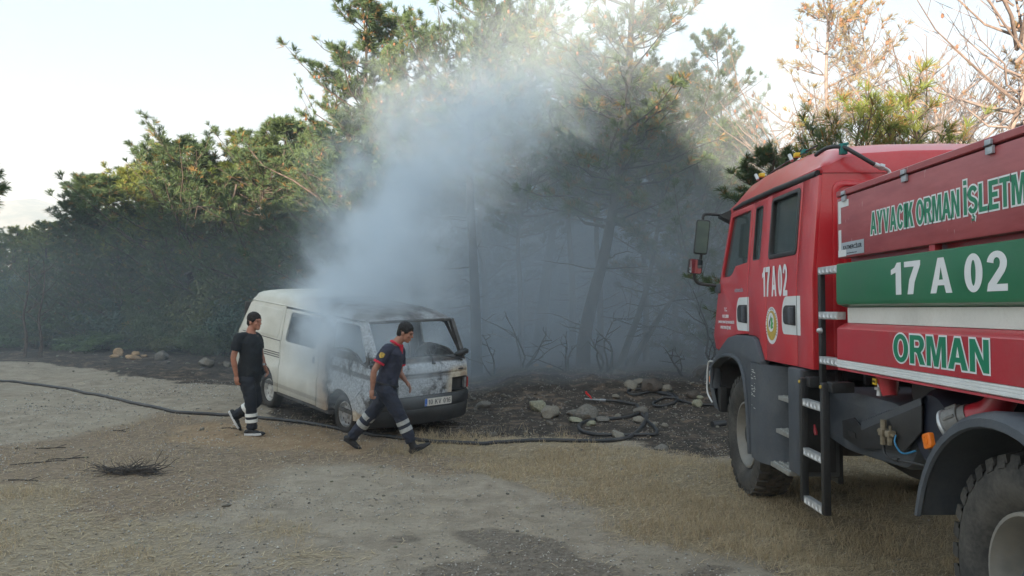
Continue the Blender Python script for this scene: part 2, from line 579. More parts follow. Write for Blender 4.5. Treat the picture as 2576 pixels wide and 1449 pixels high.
P_WET = [[(1125, 1330), (1240, 1325), (1330, 1345), (1420, 1365), (1480, 1395), (1570, 1425), (1620, 1470), (1560, 1500), (1400, 1470), (1300, 1440), (1210, 1410), (1240, 1390), (1180, 1365)],
         [(985, 1345), (1050, 1340), (1070, 1352), (1020, 1365), (980, 1360)], [(1040, 1440), (1120, 1415), (1200, 1415), (1330, 1440), (1450, 1480), (1400, 1520), (1100, 1500)],
         [(1720, 1440), (1790, 1428), (1850, 1445), (1800, 1470), (1700, 1470)], [(2010, 1480), (1960, 1440), (1890, 1430), (1930, 1450)]]

def masks(x, y):
    wob = (fbm(x * 1.3, y * 1.3, 41, 4) - 0.5)
    xx, yy = x + wob * 0.8, y + wob * 0.8
    m = {}
    m['char'] = np.max([pmask(xx, yy, p, 0.35) for p in P_CHAR], 0)
    m['straw'] = np.max([pmask(xx, yy, p, 0.30) for p in P_STRAW], 0)
    m['strawl'] = np.max([pmask(xx, yy, p, 0.30) for p in P_STRAWL], 0)
    m['brown'] = np.max([pmask(xx, yy, p, 0.6) for p in P_BROWN], 0)
    m['ochre'] = np.max([pmask(xx, yy, p, 0.35) for p in P_OCHRE], 0)
    m['wet'] = np.max([pmask(x + wob * 0.25, y + wob * 0.25, p, 0.14) for p in P_WET], 0)
    return m

def axis_grid(lo, hi, step, far, grow=1.16):
    a = list(np.arange(lo, hi + 1e-6, step))
    s, v = step, hi
    while v < far:
        s = min(s * grow, 60); v += s; a.append(v)
    s, v = step, lo
    while v > -far:
        s = min(s * grow, 60); v -= s; a.insert(0, v)
    return np.array(a)

gx = axis_grid(-9.0, 9.0, 0.05, 900)
gy = axis_grid(3.2, 19.0, 0.055, 900)
GX, GY = np.meshgrid(gx, gy)
gz = terrain(GX.ravel(), GY.ravel())
gm = masks(GX.ravel(), GY.ravel())
nx_, ny_ = len(gx), len(gy)
idx = np.arange(nx_ * ny_).reshape(ny_, nx_)
quads = np.stack([idx[:-1, :-1].ravel(), idx[:-1, 1:].ravel(), idx[1:, 1:].ravel(), idx[1:, :-1].ravel()], 1)
A1 = np.stack([gm['straw'], gm['char'], gm['wet'], np.ones_like(gz)], 1)
A2 = np.stack([gm['brown'], gm['ochre'], gm['strawl'], np.ones_like(gz)], 1)
me = mesh_np('ground', np.stack([GX.ravel(), GY.ravel(), gz], 1), quads, {'zone_a': A1, 'zone_b': A2})
me.shade_smooth()

gmat, t, p = new_mat('ground')
tc = nd(t, 'ShaderNodeTexCoord').outputs['Object']
za = nd(t, 'ShaderNodeAttribute', attribute_name='zone_a'); zb = nd(t, 'ShaderNodeAttribute', attribute_name='zone_b')
sa = nd(t, 'ShaderNodeSeparateColor'); t.links.new(za.outputs['Color'], sa.inputs[0])
sb = nd(t, 'ShaderNodeSeparateColor'); t.links.new(zb.outputs['Color'], sb.inputs[0])
n_big = noise_(t, tc, 0.7, 6.0, 0.6)
n_mid = noise_(t, tc, 3.2, 8.0, 0.66, 0.4)
n_fine = noise_(t, tc, 22.0, 6.0, 0.7)
n_grit = noise_(t, tc, 90.0, 3.0, 0.7)
mp = nd(t, 'ShaderNodeMapping'); t.links.new(tc, mp.inputs[0]); mp.inputs['Scale'].default_value = (1, 2.4, 1)
n_str = noise_(t, mp.outputs[0], 9.0, 7.0, 0.7, 0.8)
vor = nd(t, 'ShaderNodeTexVoronoi'); t.links.new(tc, vor.inputs['Vector']); vor.inputs['Scale'].default_value = 42.0
vor2 = nd(t, 'ShaderNodeTexVoronoi'); t.links.new(tc, vor2.inputs['Vector']); vor2.inputs['Scale'].default_value = 15.0
grav = mixc(t, maprange(t, n_mid, 0.3, 0.72), (0.25, 0.207, 0.155), (0.43, 0.366, 0.282))
grav = mixc(t, maprange(t, n_big, 0.35, 0.7), grav, mixc(t, 0.55, grav, (0.38, 0.33, 0.25)))
stone_c = mixc(t, maprange(t, vor.outputs['Distance'], 0.12, 0.42), (0.49, 0.45, 0.39), (0.15, 0.13, 0.11))
grav = mixc(t, maprange(t, n_str, 0.45, 0.75, 0.12, 0.55), grav, stone_c)
straw = mixc(t, maprange(t, n_str, 0.3, 0.7), (0.20, 0.16, 0.105), (0.47, 0.385, 0.25))
straw = mixc(t, maprange(t, n_fine, 0.35, 0.7), mixc(t, 0.5, straw, (0.24, 0.20, 0.16)), straw)
char = mixc(t, maprange(t, n_fine, 0.35, 0.7), (0.020, 0.018, 0.017), (0.085, 0.070, 0.058))
char = mixc(t, maprange(t, n_mid, 0.48, 0.70), char, (0.20, 0.145, 0.105))
brown = mixc(t, maprange(t, n_str, 0.3, 0.7), (0.13, 0.093, 0.063), (0.31, 0.228, 0.155))
ochre = mixc(t, maprange(t, n_mid, 0.3, 0.7), (0.28, 0.185, 0.105), (0.38, 0.27, 0.17))
wet = mixc(t, maprange(t, n_fine, 0.35, 0.65), (0.10, 0.080, 0.060), (0.22, 0.185, 0.145))
def zone(m_, n_, k=0.9, a=0.38, b=0.62):
    return maprange(t, mt(t, 'ADD', m_, mt(t, 'MULTIPLY', mt(t, 'SUBTRACT', n_, 0.5), k)), a, b)
c = grav
c = mixc(t, mt(t, 'MULTIPLY', zone(sb.outputs[0], n_mid, 1.3, 0.3, 0.8), 0.8), c, brown)
c = mixc(t, mt(t, 'MULTIPLY', zone(sb.outputs[1], n_mid, 1.2, 0.2, 0.9), 0.85), c, ochre)
c = mixc(t, mt(t, 'MULTIPLY', zone(sb.outputs[2], n_mid, 2.2, 0.25, 0.95), 0.8), c, straw)
c = mixc(t, mt(t, 'MULTIPLY', zone(sa.outputs[0], n_mid, 1.6, 0.15, 0.75), 0.85), c, straw)
c = mixc(t, mt(t, 'MULTIPLY', zone(sa.outputs[1], n_str, 1.3, 0.25, 0.55), 0.97), c, char)
c = mixc(t, mt(t, 'MULTIPLY', zone(sa.outputs[2], n_mid, 1.0, 0.30, 0.75), 0.85), c, wet)
t.links.new(c, p.inputs['Base Color'])
t.links.new(maprange(t, sa.outputs[2], 0.4, 1.0, 0.95, 0.62), p.inputs['Roughness'])
p.inputs['Specular IOR Level'].default_value = 0.25
h = mt(t, 'ADD', mt(t, 'MULTIPLY', n_fine, 1.0), mt(t, 'MULTIPLY', maprange(t, vor.outputs['Distance'], 0.0, 0.5, 1.0, 0.0), 0.45))
h = mt(t, 'ADD', h, mt(t, 'MULTIPLY', n_grit, 0.35))
h = mt(t, 'ADD', h, mt(t, 'MULTIPLY', n_str, 0.8))
t.links.new(bumpn(t, h, 0.9, 0.022), p.inputs['Normal'])
g = link('ground', me, gmat)
tag(g, kind='structure')

# far mountain beyond the left trees
def mountain():
    xs = np.linspace(-900, 400, 120); ys = np.linspace(650, 1050, 30)
    X, Y = np.meshgrid(xs, ys)
    ridge = 14 + 64 * np.exp(-((xs + 520) / 105) ** 2) * 1.0 + 40 * np.exp(-((xs + 350) / 120) ** 2) + 26 * np.exp(-((xs + 150) / 150) ** 2)
    ridge = ridge + 20 * (fbm(xs / 60, xs * 0, 5, 4) - 0.5)
    prof = np.sin(np.clip((ys - 650) / 400, 0, 1) * pi) ** 0.8
    Z = prof[:, None] * ridge[None, :] + 7 * (fbm(X / 30, Y / 30, 9, 4) - 0.5) * prof[:, None] - 1.5
    id_ = np.arange(X.size).reshape(X.shape)
    q = np.stack([id_[:-1, :-1].ravel(), id_[:-1, 1:].ravel(), id_[1:, 1:].ravel(), id_[1:, :-1].ravel()], 1)
    me_ = mesh_np('mountain', np.stack([X.ravel(), Y.ravel(), Z.ravel()], 1), q)
    me_.shade_smooth()
    m, t_, p_ = new_mat('mountain scrub')
    tc_ = nd(t_, 'ShaderNodeTexCoord').outputs['Object']
    cc = mixc(t_, maprange(t_, noise_(t_, tc_, 0.05, 6, 0.65), 0.4, 0.62), (0.07, 0.08, 0.04), (0.26, 0.21, 0.14))
    t_.links.new(cc, p_.inputs['Base Color']); p_.inputs['Roughness'].default_value = 1.0
    o = link('mountain', me_, m); tag(o, kind='structure')
mountain()

# added rise behind the camera (only in mirrors), shaped to shade the clearing
def rise():
    d = Vector((SUN_DIR.x, SUN_DIR.y)).normalized(); s = Vector((-d.y, d.x))
    us = np.linspace(-110, 110, 320); vs_ = np.linspace(22, 110, 26)
    U, V = np.meshgrid(us, vs_)
    top = 15.2 + 2.2 * (fbm(us / 5.0, us * 0, 77, 6, 0.8) - 0.5) * 2.2
    prof = ss(18, 42, vs_)
    Z = prof[:, None] * top[None, :] + 1.2 * (fbm(U / 3, V / 3, 78, 3) - 0.5) * prof[:, None] - 0.4
    X = d.x * V + s.x * U; Y = d.y * V + s.y * U
    id_ = np.arange(X.size).reshape(X.shape)
    q = np.stack([id_[:-1, :-1].ravel(), id_[1:, :-1].ravel(), id_[1:, 1:].ravel(), id_[:-1, 1:].ravel()], 1)
    me_ = mesh_np('shade_hill', np.stack([X.ravel(), Y.ravel(), Z.ravel()], 1), q)
    m = mat('hill scrub', (0.045, 0.05, 0.028), 1.0, var=0.5, scale=0.6)
    o = link('shade_hill', me_, m); tag(o, kind='structure')
rise()
# ================================================================= vegetation
def leaf_mat(name, dark, light, dry=(0.2, 0.13, 0.05), trans=0.25, rough=0.6):
    m, t_, p_ = new_mat(name)
    a = nd(t_, 'ShaderNodeAttribute', attribute_name='tint').outputs['Fac']
    oi = nd(t_, 'ShaderNodeObjectInfo').outputs['Random']
    f = mt(t_, 'ADD', mt(t_, 'MULTIPLY', a, 0.62), mt(t_, 'MULTIPLY', oi, 0.38))
    c = mixc(t_, maprange(t_, f, 0.0, 0.8, smooth_=False), dark, light)
    c = mixc(t_, maprange(t_, a, 0.90, 0.97), c, dry)
    t_.links.new(c, p_.inputs['Base Color'])
    p_.inputs['Roughness'].default_value = rough
    p_.inputs['Specular IOR Level'].default_value = 0.3
    tr = nd(t_, 'ShaderNodeBsdfTranslucent'); t_.links.new(c, tr.inputs[0])
    mx = nd(t_, 'ShaderNodeMixShader'); mx.inputs[0].default_value = trans
    t_.links.new(p_.outputs[0], mx.inputs[1]); t_.links.new(tr.outputs[0], mx.inputs[2])
    t_.links.new(mx.outputs[0], t_.nodes['Material Output'].inputs[0])
    return m

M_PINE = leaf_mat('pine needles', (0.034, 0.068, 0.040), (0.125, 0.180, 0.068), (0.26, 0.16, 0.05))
M_PINEL = leaf_mat('young and sun-painted pine needles', (0.08, 0.13, 0.03), (0.27, 0.30, 0.07), (0.30, 0.19, 0.06), 0.3)  # young pines; on the left tree line it paints sunlight into the needles
M_DRY = leaf_mat('scorched needles', (0.16, 0.12, 0.05), (0.30, 0.23, 0.09), (0.32, 0.18, 0.07), 0.3)
M_SCRUB = leaf_mat('scrub leaves', (0.038, 0.070, 0.044), (0.120, 0.165, 0.085), (0.14, 0.10, 0.05), 0.2)
M_SCRUBL = leaf_mat('sun-painted scrub leaves', (0.07, 0.10, 0.025), (0.17, 0.19, 0.05), (0.3, 0.24, 0.08), 0.35)  # lit copy of the scrub colour, low sun painted in as yellow
M_SCRUBO = leaf_mat('olive scrub leaves', (0.060, 0.078, 0.034), (0.175, 0.200, 0.085), (0.2, 0.14, 0.06), 0.2)
M_SCRUBB = leaf_mat('blue-green scrub leaves', (0.028, 0.060, 0.050), (0.085, 0.140, 0.105), (0.12, 0.11, 0.06), 0.2)
M_SCRUBM = leaf_mat('mid green scrub leaves', (0.050, 0.100, 0.042), (0.135, 0.215, 0.090), (0.14, 0.12, 0.05), 0.2)
M_BARK = mat('pine bark', (0.085, 0.062, 0.048), 0.95, var=0.5, scale=9, bump=0.9, bscale=22)
M_BARKC = mat('charred bark', (0.030, 0.026, 0.024), 0.95, var=0.6, scale=7, bump=0.9, bscale=22)
M_BARKP = mat('pale dry bark', (0.20, 0.15, 0.125), 0.95, var=0.3, scale=12)
M_CONE = mat('pine cones', (0.22, 0.10, 0.05), 0.8, var=0.35, scale=30)

class Wood:
    def __init__(s): s.bm = bmesh.new()
    def limb(s, pts, r0, r1, seg=5):
        n = len(pts)
        tube(s.bm, pts, [r0 + (r1 - r0) * i / (n - 1) for i in range(n)], seg, caps=False)

def tufts(rng, P, D, per, length, width, spread):
    """needle bundles: P origins (n,3), D directions (n,3) -> verts, faces, tint"""
    n = len(P)
    P = np.repeat(P, per, 0); Dn = np.repeat(D, per, 0)
    d = Dn + rng.normal(0, spread, (n * per, 3))
    d /= np.linalg.norm(d, axis=1)[:, None] + 1e-9
    L = length * rng.uniform(0.65, 1.15, (n * per, 1))
    side = np.cross(d, rng.normal(0, 1, (n * per, 3)))
    side /= np.linalg.norm(side, axis=1)[:, None] + 1e-9
    w_ = width * rng.uniform(0.7, 1.2, (n * per, 1)) * 0.5
    v0 = P - side * w_ * 0.5; v1 = P + side * w_ * 0.5
    mid = P + d * L * 0.55
    v2 = mid + side * w_; v3 = mid - side * w_
    tip = P + d * L + np.array([0, 0, -0.12]) * L
    V = np.stack([v0, v1, v2, tip, v3], 1).reshape(-1, 3)
    b = np.arange(n * per)[:, None] * 5
    F = np.concatenate([b + np.array([[0, 1, 2]]), b + np.array([[0, 2, 4]]), b + np.array([[4, 2, 3]])], 0)
    return V, F

def grow_pine(seed, path, r0, r1, z0, z1, crown_r, whorl=0.34, nb=(3, 5), up=0.45, sub=6, tuft_n=5, per=11, L=0.17, width=0.013,
              shape='cone', keep=1.0, cones=0, dead=0, clump=0.0, spread=0.42, dry=0.06, sublen=0.42):
    rng = np.random.default_rng(seed)
    W = Wood()
    path = [Vector(p) for p in path]
    zs = [p.z for p in path]
    def trunk(z):
        for a, b in zip(path, path[1:]):
            if z <= b.z or b is path[-1]:
                f = (z - a.z) / (b.z - a.z + 1e-9); return a.lerp(b, min(max(f, 0), 1.0))
    top = path[-1].z
    sp = catmull(path, 5)
    W.limb(sp, r0, r1, 9)
    O_, D_, T_ = [], [], []
    conep = []
    z = z0
    while z < min(z1, top):
        f = (z - z0) / max(1e-6, (z1 - z0))
        if shape == 'cone': rad = crown_r * (1 - f) ** 0.72 * (0.75 + 0.25 * min(1, f * 5)) + 0.22
        elif shape == 'round': rad = crown_r * sqrt(max(0.02, 1 - (2 * f - 0.85) ** 2 * 0.8))
        else: rad = crown_r * (0.55 + 0.45 * sin(pi * min(1, f + 0.2)))
        lop = 0.65 + 0.7 * rng.random()
        for _ in range(rng.integers(nb[0], nb[1] + 1)):
            if rng.random() > keep: continue
            a = rng.uniform(0, 2 * pi)
            ln = rad * lop * rng.uniform(0.55, 1.15)
            u = up * rng.uniform(0.4, 1.3) + 0.35 * f
            s = trunk(z + rng.uniform(-0.1, 0.1))
            dirh = Vector((cos(a), sin(a), 0))
            pts = [s + dirh * ln * k / 4 + Vector((0, 0, ln * u * (k / 4) ** 1.5)) + Vector(rng.normal(0, 0.02 * ln + 0.01, 3)) for k in range(5)]
            rb = max(0.006, 0.010 + 0.014 * ln) * (1.0 - 0.4 * f)
            W.limb(pts, rb, 0.005, 4)
            gaps = rng.random() < clump
            for j in range(sub):
                tt = 0.28 + 0.72 * (j + rng.random()) / sub
                i0 = min(3, int(tt * 4)); q = pts[i0].lerp(pts[i0 + 1], tt * 4 - i0)
                sgn = 1 if j % 2 else -1
                bd = (pts[i0 + 1] - pts[i0]).normalized()
                sd = (bd + Vector((-dirh.y, dirh.x, 0)) * sgn * rng.uniform(0.5, 1.2) + Vector((0, 0, rng.uniform(0.05, 0.7)))).normalized()
                sl = max(0.14, ln * sublen * (1.15 - tt) * rng.uniform(0.6, 1.3))
                e = q + sd * sl + Vector((0, 0, 0.05 * sl))
                W.limb([q, q.lerp(e, 0.5) + Vector(rng.normal(0, 0.02, 3)), e], 0.006, 0.003, 3)
                if gaps and rng.random() < 0.7: continue
                cl = rng.random()
                for k in range(tuft_n):
                    ff = (k + rng.random()) / tuft_n
                    pp = q.lerp(e, 0.25 + 0.75 * ff)
                    dd = (sd + Vector(rng.normal(0, 0.45, 3)) + Vector((0, 0, 0.35))).normalized()
                    O_.append(pp + Vector(rng.normal(0, 0.02, 3))); D_.append(dd); T_.append(0.55 * cl + 0.45 * rng.random())
                if rng.random() < cones: conep.append(q.lerp(e, rng.random()))
            for k in range(2):
                O_.append(pts[4]); D_.append((pts[4] - pts[3]).normalized() + Vector((0, 0, 0.3))); T_.append(rng.random())
        z += whorl * rng.uniform(0.75, 1.25)
    for k in range(3): O_.append(path[-1]); D_.append(Vector((0, 0, 1))); T_.append(0.8)
    # dead lower stubs and twigs
    for k in range(dead):
        zz = rng.uniform(max(0.6, path[0].z + 0.6), max(z0, 1.2)); a = rng.uniform(0, 2 * pi)
        s = trunk(zz); ln = rng.uniform(0.3, 1.5)
        d = Vector((cos(a), sin(a), rng.uniform(-0.15, 0.3)))
        pts = [s + d * ln * q / 4 + Vector(rng.normal(0, 0.035, 3)) * (q > 0) for q in range(5)]
        W.limb(pts, 0.018, 0.004, 4)
        for q in (2, 3):
            e = pts[q] + Vector(rng.normal(0, 0.25, 3))
            W.limb([pts[q], e], 0.006, 0.003, 3)
    O_ = np.array([tuple(v) for v in O_]); D_ = np.array([tuple(v) for v in D_])
    D_ /= np.linalg.norm(D_, axis=1)[:, None]
    V, F = tufts(rng, O_, D_, per, L, width, spread)
    T_ = np.clip(np.array(T_), 0, 1) * 0.86
    T_[rng.random(len(T_)) < dry] = 1.0
    tint = np.repeat(np.repeat(T_, per), 5)
    fol = mesh_np('crown', V, F, {'tint': tint})
    wm = bpy.data.meshes.new('trunk'); W.bm.to_mesh(wm); W.bm.free()
    cm = None
    if conep:
        b = bmesh.new()
        for c_ in conep:
            bmesh.ops.create_icosphere(b, subdivisions=1, radius=0.042, matrix=Matrix.Translation(c_ + Vector((0, 0, -0.03))) @ Matrix.Diagonal((0.75, 0.75, 1.2, 1)))
        cm = bpy.data.meshes.new('cones'); b.to_mesh(cm); b.free()
    return wm, fol, cm

def put_tree(meshes, loc, rz, s, label, leaf, bark, group=None, name='pine_tree', cat='tree', sz=None):
    wm, fol, cm = meshes
    root = empty(name, loc, rz)
    root.scale = (s, s, sz or s)
    tag(root, label, cat, group)
    def ch(nm, me_, m):
        o = bpy.data.objects.new(nm, me_); COL.objects.link(o); o.parent = root
        if not me_.materials: me_.materials.append(m)
        o.material_slots[0].link = 'OBJECT'; o.material_slots[0].material = m
        return o
    ch('trunk', wm, bark); ch('crown', fol, leaf)
    if cm:
        c_ = ch('cones', cm, M_CONE); c_['kind'] = 'stuff'
    return root

def straight(h, bend=0.15, seed=0):
    r = random.Random(seed)
    return [(0, 0, -0.15)] + [(r.uniform(-bend, bend) * k / 4, r.uniform(-bend, bend) * k / 4, h * k / 4) for k in range(1, 5)]

DENSE = [grow_pine(101 + i, straight(h, 0.2, i), 0.10, 0.02, 0.15, h, cr, whorl=0.27, nb=(4, 6), up=0.5, sub=6, tuft_n=5, per=13, L=0.20, width=0.013, shape=shp, clump=0.12)
         for i, (h, cr, shp) in enumerate([(6.0, 1.75, 'cone'), (6.0, 2.1, 'round'), (6.0, 1.45, 'cone'), (6.0, 1.9, 'cone')])]
OPEN = [grow_pine(201 + i, straight(h, 0.35, 10 + i), 0.13, 0.015, z0, h, cr, whorl=0.33, nb=(4, 5), up=0.42, sub=7, tuft_n=5, per=13, L=0.20, width=0.013, shape=shp, clump=0.18, cones=0.14, dead=8)
        for i, (h, z0, cr, shp) in enumerate([(9.0, 1.6, 2.7, 'cone'), (9.0, 2.6, 2.9, 'round'), (9.0, 1.0, 2.5, 'cone')])]
HIGH = [grow_pine(251 + i, straight(h, 0.5, 60 + i), 0.13, 0.02, z0, h, cr, whorl=0.27, nb=(4, 6), up=0.30, sub=7, tuft_n=6, per=13, L=0.21, width=0.013, shape='round', clump=0.12, cones=0.08, dead=14)
        for i, (h, z0, cr) in enumerate([(9.0, 4.6, 2.5), (9.0, 4.9, 2.8)])]
SPARSE = [grow_pine(301 + i, straight(h, 0.3, 20 + i), 0.09, 0.012, z0, h, cr, whorl=0.34, nb=(3, 5), up=0.55, sub=6, tuft_n=2, per=9, L=0.17, width=0.011, shape='cone', keep=0.95, clump=0.35, cones=0.20, dry=0.35, sublen=0.5, dead=5)
          for i, (h, z0, cr) in enumerate([(8.0, 1.8, 1.7), (8.0, 1.2, 2.1)])]
BARE = [grow_pine(401 + i, straight(h, 0.5, 30 + i), 0.08, 0.01, 0.8, h, cr, whorl=0.28, nb=(3, 5), up=0.6, sub=7, tuft_n=1, per=2, L=0.10, width=0.008, shape='round', clump=0.85, cones=0.22, dry=0.8, sublen=0.6, dead=4)
        for i, (h, cr) in enumerate([(6.0, 2.1), (6.0, 2.5)])]
YOUNG = [grow_pine(501, straight(4.0, 0.1, 40), 0.05, 0.01, 0.2, 4.0, 1.15, whorl=0.30, nb=(3, 4), up=0.9, sub=4, tuft_n=3, per=14, L=0.21, width=0.009, shape='cone', clump=0.25, dry=0.15)]

# ---- scrub: many small leaves in uneven lobes
def grow_bush(seed, rx, ry, h, lobes=26, leaves=230, size=0.055):
    rng = np.random.default_rng(seed)
    W = Wood()
    C = []
    for i in range(lobes):
        a = rng.uniform(0, 2 * pi); r = sqrt(rng.random()) * 0.85
        zz = rng.uniform(0.12, 1.0) * (1 - 0.45 * r * r)
        C.append((cos(a) * r * rx, sin(a) * r * ry, zz * h * 0.88))
        if i % 2 == 0:
            W.limb([(0.05 * rng.normal(), 0.05 * rng.normal(), -0.1), (C[-1][0] * 0.5, C[-1][1] * 0.5, C[-1][2] * 0.45), C[-1]], 0.028, 0.006, 4)
    V, T_ = [], []
    for c_ in C:
        rr = rng.uniform(0.30, 0.62) * min(rx, h) * 0.68
        d = rng.normal(0, 1, (leaves, 3)); d /= np.linalg.norm(d, axis=1)[:, None]
        rad = rr * rng.uniform(0.35, 1.12, (leaves, 1))
        P = np.array(c_) + d * rad * np.array([1, 1, 0.8])
        n_ = d + np.array([0, 0, 0.35]) + rng.normal(0, 0.38, (leaves, 3)); n_ /= np.linalg.norm(n_, axis=1)[:, None]
        a_ = np.cross(n_, rng.normal(0, 1, (leaves, 3))); a_ /= np.linalg.norm(a_, axis=1)[:, None]
        b_ = np.cross(n_, a_)
        s_ = size * 0.8 * rng.uniform(0.6, 1.3, (leaves, 1))
        V.append(np.stack([P - a_ * s_, P + b_ * s_ * 0.5, P + a_ * s_, P - b_ * s_ * 0.5], 1).reshape(-1, 3))
        cl = rng.random()
        T_.append(np.repeat(np.clip(0.5 * cl + 0.5 * rng.random(leaves), 0, 1) * 0.86, 4))
    V = np.concatenate(V); T_ = np.concatenate(T_)
    V[:, 2] = np.maximum(V[:, 2], 0.02)
    F = np.arange(len(V)).reshape(-1, 4)
    fol = mesh_np('foliage', V, F, {'tint': T_})
    wm = bpy.data.meshes.new('stem'); W.bm.to_mesh(wm); W.bm.free()
    return wm, fol
BUSH = [grow_bush(601, 1.5, 1.3, 2.2, 34, 330), grow_bush(602, 1.8, 1.4, 2.2, 38, 330), grow_bush(603, 1.1, 1.0, 2.2, 26, 330)]

def put_bush(i, loc, rz, s, sz, label, leaf=M_SCRUB, group=None):
    root = empty('shrub', loc, rz); root.scale = (s, s, sz)
    tag(root, label, 'shrub', group)
    for nm, me_, m in (('stem', BUSH[i][0], M_BARKC), ('foliage', BUSH[i][1], leaf)):
        o = bpy.data.objects.new(nm, me_); COL.objects.link(o); o.parent = root
        if not me_.materials: me_.materials.append(m)
        o.material_slots[0].link = 'OBJECT'; o.material_slots[0].material = m

def base(px, Y): x = (px - CX) / F_PX * Y; return Vector((x, Y, tz(x, Y)))
def hgt(py, Y): return CAM_H - (py - HY) / F_PX * Y

# left wall of pines: (px, top py, Y, variant, rot, leaf, label)
PL = [
 (-60, 560, 27, 1, 0.3, M_PINE, 'dark pine at the far left edge behind the scrub'),
 (35, 545, 30, 0, 1.0, M_PINEL, 'yellow-green sunlit pine right below the distant mountain'),
 (120, 530, 29, 2, 2.0, M_PINEL, 'bright sunlit low pine just right of the mountain'),
 (185, 470, 25, 2, 0.5, M_PINE, 'slim dark pine at the left shoulder of the tree line'),
 (238, 402, 26, 0, 4.0, M_PINE, 'thin topped pine standing at the left end of the tree line'),
 (285, 408, 25.5, 2, 5.0, M_PINE, 'second thin topped pine from the left end of the tree line'),
 (350, 385, 26, 3, 0.9, M_PINEL, 'sunlit yellow-green pine with reddish shoots left of the tree line step'),
 (425, 305, 26, 0, 2.4, M_PINEL, 'sunlit pine whose top starts the high step of the tree line'),
 (478, 300, 24.5, 1, 3.3, M_PINE, 'broad dark green pine on the high step of the left tree line'),
 (540, 345, 25.5, 3, 1.7, M_PINE, 'bushy pine in the dip of the left tree line'),
 (615, 285, 26, 0, 0.2, M_PINEL, 'golden sunlit pine in the middle of the left tree line'),
 (660, 320, 24, 1, 5.5, M_PINE, 'dark rounded pine just left of the tall thin top'),
 (725, 245, 25.5, 2, 2.9, M_PINE, 'thin light topped pine left of the tallest pine'),
 (800, 330, 23, 3, 4.4, M_PINE, 'dark bushy pine above the rear of the van'),
 (300, 560, 23.5, 1, 2.2, M_PINE, 'low shaded pine in front of the left tree line'),
 (420, 500, 23.0, 3, 0.1, M_PINE, 'shaded pine with a bare bent branch across it'),
 (560, 480, 22.5, 1, 1.1, M_PINE, 'shaded round pine above the scrub left of the van'),
 (700, 470, 22.0, 0, 3.9, M_PINE, 'shaded pine whose branches hang towards the van roof'),
 (830, 520, 21.5, 1, 4.9, M_PINE, 'smoke-veiled dark pine right behind the van roof'),
 (90, 640, 22.5, 3, 1.9, M_PINE, 'low dark pine standing in the scrub near the left edge'),
 (210, 620, 22.0, 1, 3.1, M_PINE, 'low dark pine in the scrub below the first tree top'),
 (330, 650, 21.5, 0, 4.1, M_PINE, 'low feathery pine above the ochre rock heap'),
 (450, 640, 21.0, 3, 5.7, M_PINE, 'low feathery pine above the grey boulder'),
 (560, 650, 20.6, 2, 0.7, M_PINE, 'low feathery pine behind the man in black'),
 (650, 620, 20.6, 0, 2.7, M_PINE, 'dark pine right behind the rear corner of the van'),
]
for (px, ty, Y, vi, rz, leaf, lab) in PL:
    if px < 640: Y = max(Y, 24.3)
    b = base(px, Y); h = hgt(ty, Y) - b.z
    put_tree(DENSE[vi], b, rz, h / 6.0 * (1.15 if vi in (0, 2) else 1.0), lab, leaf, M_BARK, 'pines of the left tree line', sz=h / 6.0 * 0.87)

SB = [(-70, 600, 25, 0, 1.2), (20, 640, 24, 1, 0.3), (95, 600, 25.5, 2, 0.7), (150, 690, 22.8, 0, 2.1), (215, 640, 24, 1, 4.0), (285, 700, 22.4, 2, 3.0), (340, 640, 23, 0, 5.0), (405, 730, 21.6, 1, 0.9),
      (470, 650, 22.6, 0, 1.9), (530, 720, 21.2, 2, 2.9), (590, 640, 22, 1, 3.6), (640, 730, 20.6, 0, 4.6), (250, 800, 21.2, 2, 0.2), (350, 790, 20.9, 1, 5.3), (460, 800, 20.6, 0, 2.5), (560, 800, 20.3, 1, 1.4), (620, 790, 20, 2, 0.8),
      (700, 640, 20.8, 1, 0.5), (780, 660, 20.4, 0, 2.6), (90, 740, 23, 1, 1.5), (-20, 720, 23.6, 0, 4.4), (180, 770, 22, 2, 3.3), (860, 640, 20.2, 1, 0.4), (940, 680, 20.5, 0, 1.0), (1030, 700, 21, 2, 2.0)]
SBL = ['at the far left edge below the tree line', 'dense dark at the left edge under the mountain', 'tall, under the brightest sunlit pine', 'low, in front of the leftmost scrub', 'broad, below the thin topped pines',
       'small, one third in from the left edge', 'tall, under the sunlit yellow pines', 'low, behind the pale orange rocks', 'tall, left of the van rear', 'small, behind the grey boulder left of the van',
       'tall, touching the low pines left of the van', 'in the smoke right behind the van rear corner', 'lowest, at the edge of the burnt strip', 'low, right above the orange rock heap', 'low, behind the grey boulder on the burnt strip',
       'low, behind the pale boulder left of the man', 'smoky, just left of the walking man in black', 'tall, over the rear end of the van roof', 'tall, over the middle of the van roof', 'shaded, above the bare soil at the left edge',
       'at the extreme left edge behind the bare soil', 'small, between the bare soil and the burnt strip', 'veiled by the plume behind the van', 'deep in the smoke behind the van roof', 'right of the plume deep in the smoke']
for i, (px, ty, Y, vi, rz) in enumerate(SB):
    if px < 645: Y = 22.9 + (Y - 20) * 0.55 + ((i * 3) % 5) * 0.5 - (0.6 if ty > 715 else 0)
    b = base(px, Y); h = hgt(ty, Y) - b.z
    kind = (i * 7 + 3) % 4
    put_bush(vi, b, rz, (1.15 if h > 2 else 0.95) * (0.85 + 0.1 * kind), h / 2.2 * (0.70 + 0.12 * ((i * 5) % 4)), ('dark green', 'olive green', 'dull blue-green', 'mid green')[kind] + ' scrub bush, ' + SBL[i], (M_SCRUB, M_SCRUBO, M_SCRUBB, M_SCRUBM)[kind], group='scrub bushes along the clearing')
